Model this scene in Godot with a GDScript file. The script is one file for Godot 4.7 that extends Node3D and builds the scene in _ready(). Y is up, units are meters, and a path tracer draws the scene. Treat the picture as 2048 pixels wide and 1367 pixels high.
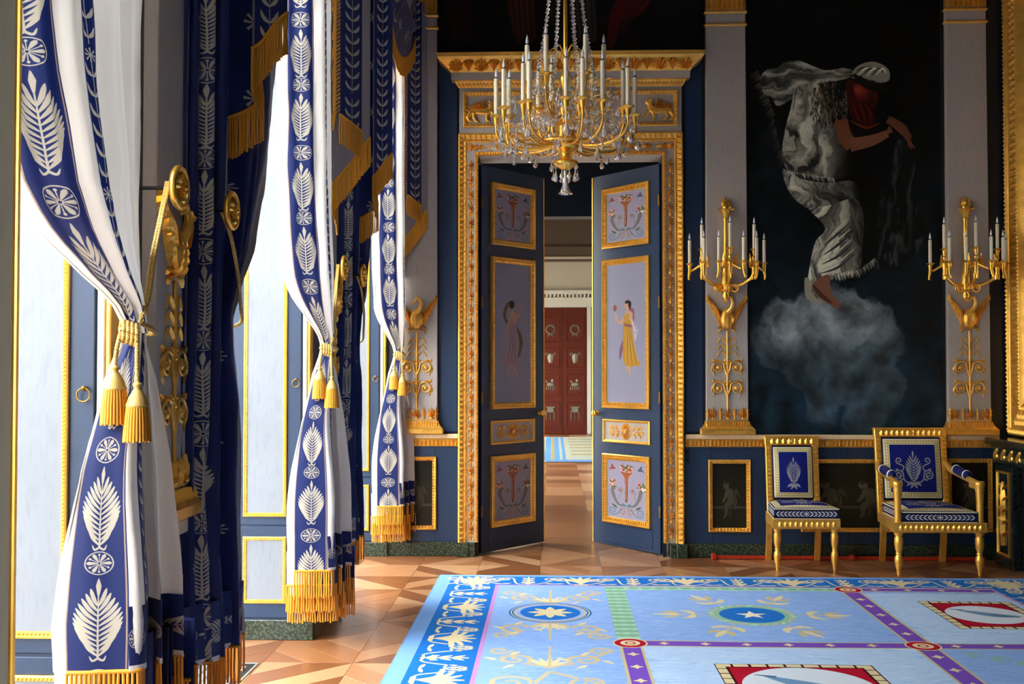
extends Node3D
# Blue state room with tall curtained windows, an open double door and a crystal chandelier.

# ---------------------------------------------------------------- the place
const FOCAL := 2170.0
const EYE := 1.55
const FW := 9.05      # far wall, metres in front of the camera
const LW := -1.40     # window wall
const RW := 3.76      # chimney wall
const NW := 1.30      # near wall with the open door the view goes through
const TOP := 5.6
const BAY := 2.82
var cam_basis: Basis

func W(px: float, py: float, depth: float) -> Vector2:
	# measured position in the photograph -> x and height on a plane at that depth
	var d := cam_basis * Vector3((px - 1024.0) / FOCAL, -(py - 683.5) / FOCAL, -1.0)
	var k := depth / -d.z
	return Vector2(d.x * k, EYE + d.y * k)

func _ready() -> void:
	# camera
	var cam := Camera3D.new()
	cam.name = "camera"
	cam.fov = rad_to_deg(2.0 * atan(683.5 / FOCAL))
	cam.near = 0.05
	cam.far = 200.0
	cam.position = Vector3(0, EYE, 0)
	var yaw := atan(82.0 / FOCAL)
	cam_basis = Basis(Vector3.UP, yaw) * Basis(Vector3.RIGHT, atan(54.5 / FOCAL * cos(yaw)))
	cam.basis = cam_basis
	add_child(cam)
	# overcast sky, daylight comes in through windows and an unseen opening beside the camera
	var sm := ProceduralSkyMaterial.new()
	sm.sky_top_color = Color(0.965, 0.98, 1.0)
	sm.sky_horizon_color = Color(1.0, 0.995, 0.98)
	sm.ground_bottom_color = Color(0.30, 0.29, 0.26)
	sm.ground_horizon_color = Color(0.36, 0.36, 0.33)
	sm.sky_curve = 0.3
	var env := Environment.new()
	env.background_mode = Environment.BG_SKY
	env.sky = Sky.new()
	env.sky.sky_material = sm
	env.background_energy_multiplier = 1.0
	env.tonemap_mode = Environment.TONE_MAPPER_LINEAR
	env.tonemap_exposure = 29.0
	env.sdfgi_enabled = true
	env.ssao_enabled = true
	env.ssil_enabled = true
	var we := WorldEnvironment.new()
	we.name = "environment"
	we.environment = env
	add_child(we)
	# building
	make_materials()
	build_shell()
	build_floor()
	build_windows()
	build_far_wall()
	build_door_case()
	build_door_leaves()
	build_right_wall()
	build_far_rooms()
	# furnishings
	build_curtains()
	build_rug()
	build_sconces()
	build_chairs()
	build_chandelier()
	build_small_things()

func slab(g: Geo, x0: float, x1: float, y0: float, y1: float, d0: float, d1: float, ch := 0.0) -> Geo:
	# a box given by its limits; d = depth in front of the camera
	g.box(Vector3((x0 + x1) / 2, (y0 + y1) / 2, -(d0 + d1) / 2), Vector3(absf(x1 - x0), absf(y1 - y0), absf(d1 - d0)), ch)
	return g

func build_shell() -> void:
	var far := struct("wall_far", "dark blue painted wall around the double door")
	var ob := slab(Geo.new(), -2.6, -0.66, 0, TOP, FW, FW + 0.3)
	slab(ob, 0.97, RW + 0.4, 0, TOP, FW, FW + 0.3)
	slab(ob, -0.66, 0.97, 3.34, TOP, FW, FW + 0.3)
	part("wall_face", ob, M.slate_paint, far)
	var left := struct("wall_left", "window wall with deep reveals")
	var g := Geo.new()
	slab(g, -2.05, LW, 0, TOP, NW - 0.3, 1.45)
	for k in 2:
		slab(g, -2.05, LW, 0, TOP, 3.42 + k * BAY, 4.20 + k * BAY)
	for k in 3:
		slab(g, -2.05, LW, 4.45, TOP, (1.45 if k == 0 else 4.20 + (k - 1) * BAY), minf(3.42 + k * BAY, FW))
	part("wall_face", g, M.slate_paint, left)
	var right := struct("wall_right", "chimney wall in shade")
	part("wall_face", slab(Geo.new(), RW, RW + 0.3, 0, TOP, NW - 0.3, FW), M.slate_paint, right)
	var near := struct("wall_near", "wall of the doorway the view comes through")
	g = slab(Geo.new(), -2.05, -0.70, 0, TOP, NW - 0.3, NW)
	slab(g, 0.98, RW + 0.3, 0, TOP, NW - 0.3, NW)
	slab(g, -0.70, 0.98, 3.34, TOP, NW - 0.3, NW)
	part("wall_face", g, M.slate_paint, near)
	var jam := struct("trim_1", "grey door jamb with gilt edge at the left border of the view")
	part("jamb_lining", slab(Geo.new(), -0.70, -0.658, 0, 3.34, NW - 0.32, NW - 0.002, 0.003), M.jamb_grey, jam)
	part("gilt_edge", slab(Geo.new(), -0.70, -0.6545, 0, 3.34, NW - 0.002, NW + 0.008, 0.002), M.gilding, jam)
	part("jamb_lining", slab(Geo.new(), 0.935, 0.98, 0, 3.34, NW - 0.32, NW - 0.02, 0.004), M.jamb_grey, jam)
	part("gilt_edge", slab(Geo.new(), 0.928, 0.98, 0, 3.34, NW - 0.018, NW + 0.012, 0.004), M.gilding, jam)
	var ce := struct("ceiling", "pale ceiling")
	part("ceiling_face", slab(Geo.new(), -2.6, RW + 0.4, TOP, TOP + 0.25, NW - 0.3, FW + 0.3), M.ceiling_white, ce)
	# unseen wall and ground outside the windows, placed to keep low skylight out
	var wg := struct("wall_unseen", "unseen wall outside the windows, placed to keep low skylight out")
	part("unseen_front", slab(Geo.new(), -14.5, -13.5, -4.0, 7.0, -12.0, 40.0), M.plaster, wg)
	part("unseen_ground", slab(Geo.new(), -13.5, -2.06, -4.2, -4.0, -12.0, 40.0), M.brown_wall, wg)
	# the room the camera stands in
	var an := struct("wall_antechamber", "walls of the room behind the camera")
	g = slab(Geo.new(), -2.3, -2.05, 0, 4.2, -3.0, NW - 0.3)
	slab(g, RW, RW + 0.25, 0, 4.2, -3.0, -0.9)
	slab(g, RW, RW + 0.25, 0, 4.2, 0.4, NW - 0.3)
	slab(g, RW, RW + 0.25, 0, 0.6, -0.9, 0.4)  # out-of-view opening above this sill, placed to light the left door jamb
	slab(g, RW, RW + 0.25, 3.1, 4.2, -0.9, 0.4)
	slab(g, -2.3, RW + 0.25, 0, 4.2, -3.25, -3.0)
	slab(g, -2.3, RW + 0.25, 4.2, 4.4, -3.25, NW - 0.3)
	part("wall_face", g, M.plaster, an)
	# marble plinths
	var pl := struct("baseboard_far", "speckled green marble plinth under the far wall")
	for s in [[LW, -0.79], [1.09, RW]]:
		part("marble_plinth", slab(Geo.new(), s[0], s[1], 0, 0.118, FW - 0.035, FW, 0.005), M.green_marble, pl)
	for s in [[-0.80, -0.70], [-0.705, -0.645], [0.96, 1.02], [1.015, 1.105]]:
		part("door_block", slab(Geo.new(), s[0], s[1], 0, 0.118, FW - 0.075 + (0.012 if s[0] > -0.71 and s[0] < 1.0 else 0.0), FW, 0.005), M.green_marble, pl)
	var bl := struct("baseboard_left", "green marble plinths of the window piers")
	for k in 2:
		part("marble_plinth", slab(Geo.new(), LW - 0.03, LW + 0.03, 0, 0.115, 3.40 + k * BAY, 4.22 + k * BAY, 0.005), M.green_marble, bl)
	for k in 3:
		var d := 3.42 + k * BAY if k < 2 else FW - 0.02
		part("marble_plinth", slab(Geo.new(), -1.96, LW + 0.028, 0, 0.115, d - 0.045, d, 0.005), M.green_marble, bl)
	var br := struct("baseboard_right")
	part("marble_plinth", slab(Geo.new(), RW - 0.035, RW, 0, 0.118, NW, 7.0, 0.005), M.green_marble, br)

func build_floor() -> void:
	var fl := struct("floor", "oak parquet laid in diagonal blocks")
	var base := Geo.new()
	slab(base, -2.6, RW + 0.4, -0.2, -0.005, -3.25, 27.0)
	var bm := part("subfloor", base, M.joint, fl)
	var tile := 0.479
	var d := tile / sqrt(2.0)
	var strips := []
	var dia := PackedVector2Array([Vector2(-d, 0), Vector2(0, -d), Vector2(d, 0), Vector2(0, d)])
	for k in 4:
		var y0 := -d + k * d / 2 + 0.0006
		var y1 := -d + (k + 1) * d / 2 - 0.0006
		var cut: Array = Geometry2D.intersect_polygons(dia, PackedVector2Array([Vector2(-1, y0), Vector2(1, y0), Vector2(1, y1), Vector2(-1, y1)]))
		var inset := Geometry2D.offset_polygon(cut[0], -0.0008)
		var g := Geo.new()
		g.prism(inset[0], 0.012, 0.0006, Transform3D(), Vector2(1.1, 1.1))
		strips.append(g.mesh())
	var whole := Geo.new()
	whole.prism(Geometry2D.offset_polygon(dia, -0.001)[0], 0.012, 0.0006, Transform3D(), Vector2(0.6, 1.3))
	var whole_mesh := whole.mesh()
	var up := Basis(Vector3(1, 0, 0), Vector3(0, 0, -1), Vector3(0, 1, 0))
	var rng := RandomNumberGenerator.new()
	rng.seed = 17
	var rest := {}
	for iz in range(-10, 44):
		for ix in range(-5, 9):
			var x := -0.101 + tile * (ix + 0.5)
			var z := 5.735 + tile * (iz + 0.5)
			if x < -2.1 or x > RW + 0.1 or z > 26.0 or z < 1.2: continue
			var aside := z > FW + 0.25 and (x < -0.75 or x > 1.3)
			if aside and (x < -1.95 or x > 2.7): continue
			if x > -0.6 and z < 7.8: continue
			var turn := PI / 4 if (ix + iz) % 2 == 0 else -PI / 4
			var xf := Transform3D(up * Basis(Vector3.BACK, turn), Vector3(x, -0.012, -z))
			if z > 4.9 and z < FW + 0.6:
				var tone := rng.randi() % 3
				for k in 4:
					part("parquet_plank", strips[k], M["oak_%d" % [clampi(tone + rng.randi() % 3, 0, 4)]], fl, xf)
			elif z > FW and z < 20.0 and not aside:
				part("parquet_block", whole_mesh, M["oak_%d" % (rng.randi() % 5)], fl, xf)
			else:
				var t := rng.randi() % 5
				if not rest.has(t): rest[t] = Geo.new()
				rest[t].add(whole, xf)
	for t in rest:
		part("distant_parquet", rest[t], M["oak_%d" % t], fl).set_meta("kind", "stuff")

func build_windows() -> void:
	for k in 3:
		var wn := struct("window_%d" % (k + 1), "tall French window with pale shutters in a deep reveal")
		var d0 := 1.45 if k == 0 else 4.20 + (k - 1) * BAY
		var d1 := minf(3.42 + k * BAY, FW - 0.01)
		# casements
		var wpos := (d0 + d1) / 2
		var side := Basis(Vector3.UP, PI / 2)
		var fr := Geo.new()
		fr.frame(d1 - d0, 4.45, [Vector2(0, 0), Vector2(0, 0.05), Vector2(0.07, 0.05), Vector2(0.07, 0)])
		part("window_frame", fr, M.white_paint, wn, place(-1.98, 2.225, -wpos, side))
		for s in [-1.0, 1.0]:
			var cw := (d1 - d0) / 2 - 0.07
			var cs := Geo.new()
			cs.frame(cw, 3.4, [Vector2(0, -0.02), Vector2(0, 0.025), Vector2(0.06, 0.025), Vector2(0.06, -0.02)])
			for i in 4: cs.box(Vector3(0, -1.7 + 0.68 * (i + 1), 0), Vector3(cw - 0.1, 0.03, 0.03))
			part("casement", cs, M.white_paint, wn, place(-1.98, 1.77, -wpos + s * (cw / 2 + 0.003), side))
			var pn := Geo.new()
			pn.box(Vector3.ZERO, Vector3(cw - 0.1, 3.3, 0.005))
			part("pane", pn, M.pane_glass, wn, place(-1.98, 1.77, -wpos + s * (cw / 2 + 0.003), side))
		var tb := Geo.new()
		tb.box(Vector3.ZERO, Vector3(d1 - d0 - 0.12, 0.09, 0.05))
		part("transom", tb, M.white_paint, wn, place(-1.98, 3.52, -wpos, side))
		var tp := Geo.new()
		tp.box(Vector3.ZERO, Vector3(d1 - d0 - 0.14, 0.8, 0.005))
		part("pane", tp, M.pane_glass, wn, place(-1.98, 3.97, -wpos, side))
		# shuttered reveal that faces the camera
		var z := -(d1 - 0.03)
		var bd := Geo.new()
		bd.box(Vector3(-1.675, 2.28, -d1 + 0.014), Vector3(0.55, 4.33, 0.03))
		part("reveal_board", bd, M.blue_paint, wn)
		var lf := struct_part(wn, "shutter_leaf")
		for q in [[0.655, 4.30, 0.705, 4.1], [0.125, 0.645, 0.21, 0.59]]:
			var b2 := Geo.new()
			b2.box(Vector3(-1.685, (q[0] + q[1]) / 2, z - 0.006), Vector3(0.47, q[1] - q[0], 0.03), 0.003)
			part("leaf_board", b2, M.blue_paint, lf)
			var fld := Geo.new()
			fld.box(Vector3(-1.655, (q[2] + q[3]) / 2, z + 0.010), Vector3(0.235, q[3] - q[2], 0.004))
			part("leaf_panel", fld, M.shutter_grey, lf)
			var mo := Geo.new()
			var xf := place(-1.655, (q[2] + q[3]) / 2, z + 0.008)
			mo.frame(0.25, q[3] - q[2], [Vector2(0, 0), Vector2(0, 0.012), Vector2(0.006, 0.014), Vector2(0.010, 0.009), Vector2(0.018, 0.010), Vector2(0.022, 0.003)], xf)
			mo.beads(0.25, q[3] - q[2], 0.013, 0.009, 0.013, 0.005, 0.006, xf)
			part("gilt_moulding", mo, M.gilding, lf)
		var rg := Geo.new()
		var pts := []
		for i in 25: pts.append(Vector3(sin(TAU * i / 24) * 0.021, -0.021 + cos(TAU * i / 24) * 0.021, 0.012))
		rg.tube(pts, 0.0028, 0.0028, 6)
		rg.lathe([Vector2(0.0, 0.02), Vector2(0.007, 0.016), Vector2(0.009, 0.01), Vector2(0.006, 0.004), Vector2(0.008, 0.0)], 10, Transform3D(Basis(Vector3.RIGHT, PI / 2), Vector3.ZERO))
		part("ring_pull", rg, M.old_brass, lf, place(-1.478, 1.49, z + 0.012))
		# near reveal and head
		part("reveal_board", slab(Geo.new(), -1.95, LW, 0.1, 4.45, d0, d0 + 0.012), M.shutter_grey, wn)
		part("reveal_head", slab(Geo.new(), -1.95, LW, 4.42, 4.45, d0, d1), M.shutter_grey, wn)
		# cream and gilt edge of the pier
		var ed := struct_part(wn, "edge_trim")
		part("cream_strip", slab(Geo.new(), -1.435, -1.412, 0.115, 4.45, d1 - 0.055, d1, 0.003), M.cream_paint, ed)
		part("gilt_strip", slab(Geo.new(), -1.412, LW + 0.006, 0.115, 4.45, d1 - 0.05, d1 + 0.02, 0.004), M.gilding, ed)

func struct_part(parent: Node, called: String) -> Node3D:
	var o := Node3D.new()
	o.name = called
	parent.add_child(o, true)
	return o

# ---------------------------------------------------------------- carved ornament
func anthemion(w: float, h: float, lobes := 7) -> Geo:
	# small carved palmette standing on the origin
	var g := Geo.new()
	for k in lobes:
		var f := (k - (lobes - 1) / 2.0) / ((lobes - 1) / 2.0)
		var a := f * 1.25
		var l := h * (1.0 - 0.38 * absf(f))
		g.leaf(Vector2(0, h * 0.15), Vector2(sin(a) * l * w / h * 0.75, h * 0.12 + cos(a) * l * 0.85), w * 0.19, h * 0.17, 0.06 * -f)
	g.dome(Vector2(0, h * 0.10), w * 0.14, h * 0.12, h * 0.20)
	return g

func swan() -> Geo:
	# a swan seen from the front with raised wings; about 0.30 wide, standing on y = 0 to 0.32
	var g := Geo.new()
	g.dome(Vector2(0, 0.115), 0.062, 0.090, 0.050, 14)
	for r in 4:
		for c in range(-1, 2):
			g.leaf(Vector2(c * 0.026, 0.162 - r * 0.028), Vector2(c * 0.030, 0.116 - r * 0.028), 0.028, 0.060 - 0.005 * absf(r - 1.5) - 0.008 * absf(c), 0.0)
	for s in [-1.0, 1.0]:
		for k in 8:
			var f := k / 7.0
			var a := Vector2(s * (0.035 + 0.01 * f), 0.09 + 0.08 * f)
			var b := Vector2(s * (0.075 + 0.075 * f), 0.12 + 0.155 * pow(f, 0.8))
			g.leaf(a, b, 0.040, 0.026 + 0.008 * (k % 2), -0.07 * s)
		for k in 5:
			var f := k / 4.0
			g.leaf(Vector2(s * 0.05, 0.13 + 0.03 * f), Vector2(s * (0.085 + 0.04 * f), 0.17 + 0.09 * f), 0.034, 0.042, -0.05 * s)
		g.leaf(Vector2(s * 0.118, 0.235), Vector2(s * 0.158, 0.318), 0.045, 0.034, -0.2 * s)
		for k in 9:
			var f := k / 8.0
			var e: Vector2 = Vector2(s * 0.045, 0.165).lerp(Vector2(s * 0.150, 0.300), f)
			g.leaf(e, e + Vector2(s * (0.018 - 0.012 * f), -0.105 * (1.0 - f * 0.55)), 0.026, 0.020 + 0.006 * (k % 2), 0.05 * s)
		g.leaf(Vector2(s * 0.02, 0.03), Vector2(s * 0.075, -0.005), 0.022, 0.02, 0.2 * s)
		g.leaf(Vector2(s * 0.03, 0.05), Vector2(s * 0.082, 0.03), 0.018, 0.02, 0.2 * s)
	var nk := []
	for p in [Vector3(0.0, 0.165, 0.03), Vector3(0.030, 0.20, 0.038), Vector3(0.042, 0.245, 0.036), Vector3(0.030, 0.285, 0.034), Vector3(0.004, 0.288, 0.034), Vector3(-0.012, 0.262, 0.036), Vector3(-0.030, 0.248, 0.036)]: nk.append(p)
	g.tube(nk, 0.02, 0.009, 7, [0.022, 0.018, 0.014, 0.0125, 0.0125, 0.014, 0.005])
	return g

func stalk() -> Geo:
	# reed stalk with bent leaves and two pairs of scrolls below the swan; y from -0.62 to 0
	var g := Geo.new()
	g.tube([Vector3(0, 0.01, 0.006), Vector3(0, -0.64, 0.006)], 0.008, 0.008, 6)
	for k in 3:
		var y := -0.05 - k * 0.055
		for s in [-1.0, 1.0]:
			g.leaf(Vector2(s * 0.004, y - 0.05), Vector2(s * 0.052, y + 0.008), 0.016, 0.012, 0.08 * s)
			g.leaf(Vector2(s * 0.050, y + 0.008), Vector2(s * (0.076 + 0.005 * k), y - 0.045), 0.014, 0.010, 0.05 * s)
	for k in 2:
		var y := -0.29 - k * 0.17
		for s in [-1.0, 1.0]:
			var c := Vector2(s * 0.073, y)
			var tail := [Vector2(0, y - 0.07), Vector2(s * 0.022, y - 0.01), Vector2(s * 0.03, y + 0.035)]
			var m := 22
			var pts := []
			for p in tail: pts.append(Vector3(p.x, p.y, 0.006))
			for i in m + 1:
				var f := float(i) / m
				var a: float = (PI * 0.72 if s > 0 else PI * 0.28) - s * f * TAU * 1.15
				var rr := 0.052 * (1 - 0.62 * f)
				pts.append(Vector3(c.x + cos(a) * rr, c.y + sin(a) * rr, 0.006))
			g.tube(pts, 0.009, 0.005, 5)
			g.dome(c, 0.017, 0.017, 0.016, 8)
			for q in 5: g.dome(c + Vector2.from_angle(q * TAU / 5) * 0.016, 0.008, 0.008, 0.012, 6)
			g.leaf(Vector2(s * 0.10, y + 0.035), Vector2(s * 0.128, y - 0.035), 0.022, 0.014, 0.12 * s)
			g.leaf(Vector2(s * 0.06, y + 0.052), Vector2(s * 0.125, y + 0.045), 0.02, 0.016, 0.15 * s)
			g.leaf(Vector2(s * 0.115, y - 0.01), Vector2(s * 0.10, y - 0.07), 0.014, 0.010, 0.1 * s)
			g.dome(Vector2(s * 0.118, y + 0.062), 0.009, 0.009, 0.012, 6)
			g.dome(Vector2(s * 0.02, y + 0.055), 0.010, 0.012, 0.014, 6)
			g.leaf(Vector2(0, y + 0.01), Vector2(s * 0.024, y + 0.06), 0.016, 0.014)
		g.dome(Vector2(0, y + 0.03), 0.014, 0.02, 0.018)
		g.dome(Vector2(0, y - 0.05), 0.013, 0.022, 0.016)
	return g

func band_relief(w: float) -> Geo:
	# row of palmettes and lilies at the foot of a pilaster, 0.11 high
	var g := Geo.new()
	var an := anthemion(0.085, 0.108)
	for k in range(-1, 2):
		g.add(an, place(k * w * 0.36, 0.010, 0))
	for k in [-0.5, -0.18, 0.18, 0.5]:
		var x: float = k * w * 0.96
		g.leaf(Vector2(x, 0.01), Vector2(x, 0.108), 0.026, 0.024, 0.0, Transform3D(), 4, 0.6)
		for s in [-1.0, 1.0]:
			g.leaf(Vector2(x, 0.02), Vector2(x + s * 0.022, 0.060), 0.018, 0.018, 0.2 * s)
			g.leaf(Vector2(x, 0.055), Vector2(x + s * 0.020, 0.092), 0.016, 0.016, 0.2 * s)
	g.box(Vector3(0, 0.006, 0.004), Vector3(w, 0.008, 0.008))
	return g

func build_pilaster(label: String, group: String, at: Vector3, turn: float, wb: float, wt: float, h0: float, h1: float, capital: bool) -> Node3D:
	# tapering painted shaft with gilt mounts, facing +z; at is the middle of its foot on the wall
	var p := thing("pilaster", label, "pilaster", at, turn, group)
	var g := Geo.new()
	var d := 0.05
	var a := wb / 2
	var b := wt / 2
	var P := [Vector3(-a, h0, 0), Vector3(a, h0, 0), Vector3(b, h1, 0), Vector3(-b, h1, 0)]
	var q := Vector3(0, 0, d)
	var e := 0.004
	g.quad(P[0] + q + Vector3(e, 0, 0), P[1] + q - Vector3(e, 0, 0), P[2] + q - Vector3(e, 0, 0), P[3] + q + Vector3(e, 0, 0))
	g.quad(P[1] + q - Vector3(e, 0, 0), P[1] + q - Vector3(0, 0, e), P[2] + q - Vector3(0, 0, e), P[2] + q - Vector3(e, 0, 0))
	g.quad(P[0] + q - Vector3(0, 0, e), P[0] + q + Vector3(e, 0, 0), P[3] + q + Vector3(e, 0, 0), P[3] + q - Vector3(0, 0, e))
	g.quad(P[1] + q - Vector3(0, 0, e), P[1], P[2], P[2] + q - Vector3(0, 0, e))
	g.quad(P[0], P[0] + q - Vector3(0, 0, e), P[3] + q - Vector3(0, 0, e), P[3])
	g.quad(P[3] + q, P[2] + q, P[2], P[3])
	part("shaft", g, M.lilac_grey, p)
	# gilt foot: plinth block, fluted cavetto
	var f := Geo.new()
	f.box(Vector3(0, h0 - 0.082, 0.045), Vector3(wb + 0.10, 0.045, 0.09), 0.004)
	var w0 := wb / 2 + 0.045
	var w1 := wb / 2 + 0.008
	for k in 4:
		var t0 := k / 4.0
		var t1 := (k + 1) / 4.0
		var x0 := lerpf(w0, w1, sin(t0 * PI / 2))
		var x1 := lerpf(w0, w1, sin(t1 * PI / 2))
		var y0 := h0 - 0.06 + t0 * 0.062
		var y1 := h0 - 0.06 + t1 * 0.062
		var z0 := 0.05 + x0 - wb / 2
		var z1 := 0.05 + x1 - wb / 2
		f.quad(Vector3(-x0, y0, z0), Vector3(x0, y0, z0), Vector3(x1, y1, z1), Vector3(-x1, y1, z1))
		f.quad(Vector3(x0, y0, z0), Vector3(x0, y0, 0), Vector3(x1, y1, 0), Vector3(x1, y1, z1))
		f.quad(Vector3(-x0, y0, 0), Vector3(-x0, y0, z0), Vector3(-x1, y1, z1), Vector3(-x1, y1, 0))
	f.quad(Vector3(-w1, h0 + 0.002, 0.05 + w1 - wb / 2), Vector3(w1, h0 + 0.002, 0.05 + w1 - wb / 2), Vector3(w1, h0 + 0.002, 0), Vector3(-w1, h0 + 0.002, 0))
	f.run(Vector2(-wb / 2 - 0.01, h0 - 0.028), Vector2(wb / 2 + 0.01, h0 - 0.028), 0.064, 0.022, 0.028, 0.022, Transform3D(), true)
	part("gilt_foot", f, M.gilding, p)
	part("palmette_band", band_relief(wb * 0.98), M.gilding, p, place(0, h0 + 0.006, d))
	part("reed_stalk", stalk(), M.gilding, p, place(0, h0 + 0.735, d))
	part("swan", swan(), M.gilding, p, place(0, h0 + 0.73, d))
	if capital:
		for y in [h1 - 0.125, h1 - 0.02]:
			var r := Geo.new()
			r.box(Vector3(0, y, 0.034), Vector3(wt + 0.03, 0.022, 0.066), 0.008)
			part("gilt_ring", r, M.gilding, p)
		var c := Geo.new()
		c.box(Vector3(0, h1 + 0.12, 0.03), Vector3(wt, 0.24, 0.06))
		c.run(Vector2(-wt / 2, h1 + 0.07), Vector2(wt / 2, h1 + 0.07), 0.06, 0.042, 0.07, 0.03, Transform3D(), true)
		c.run(Vector2(-wt / 2, h1 + 0.17), Vector2(wt / 2, h1 + 0.17), 0.06, 0.06, 0.06, 0.035, Transform3D(), true)
		c.box(Vector3(0, h1 + 0.27, 0.056), Vector3(wt + 0.08, 0.06, 0.11), 0.008)
		part("capital", c, M.gilding, p)
	return p

const GILT_PROFILE := [Vector2(0, 0), Vector2(0, 0.022), Vector2(0.006, 0.028), Vector2(0.014, 0.026), Vector2(0.018, 0.016), Vector2(0.034, 0.014), Vector2(0.040, 0.004)]

func framed(called: String, label: String, cat: String, c: Vector2, w: float, h: float, canvas: Material, parent_at := FW, wide := 0.04, group := "") -> Node3D:
	# picture in a carved gilt frame hung on the far wall
	var o := thing(called, label, cat, Vector3(c.x, c.y, -parent_at), 0.0, group)
	picture_parts(o, w, h, canvas, wide)
	return o

func picture_parts(o: Node3D, w: float, h: float, canvas: Material, wide := 0.04) -> void:
	var k := wide / 0.04
	var prof := []
	for p in GILT_PROFILE: prof.append(Vector2(p.x * k, p.y))
	var g := Geo.new()
	g.frame(w, h, prof)
	g.beads(w, h, 0.026 * k, 0.013, 0.026, 0.011 * k, 0.016, Transform3D(), true)
	g.beads(w, h, 0.008 * k, 0.024, 0.016, 0.004 * k, 0.008)
	part("gilt_frame", g, M.gilding, o)
	var q := Geo.new()
	var a := w / 2 - wide + 0.004
	var b := h / 2 - wide + 0.004
	q.box(Vector3(0, 0, 0.0), Vector3(a * 2, b * 2, 0.008))
	q.quad(Vector3(-a, -b, 0.0045), Vector3(a, -b, 0.0045), Vector3(a, b, 0.0045), Vector3(-a, b, 0.0045))
	part("painted_panel", q, canvas, o)

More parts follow.
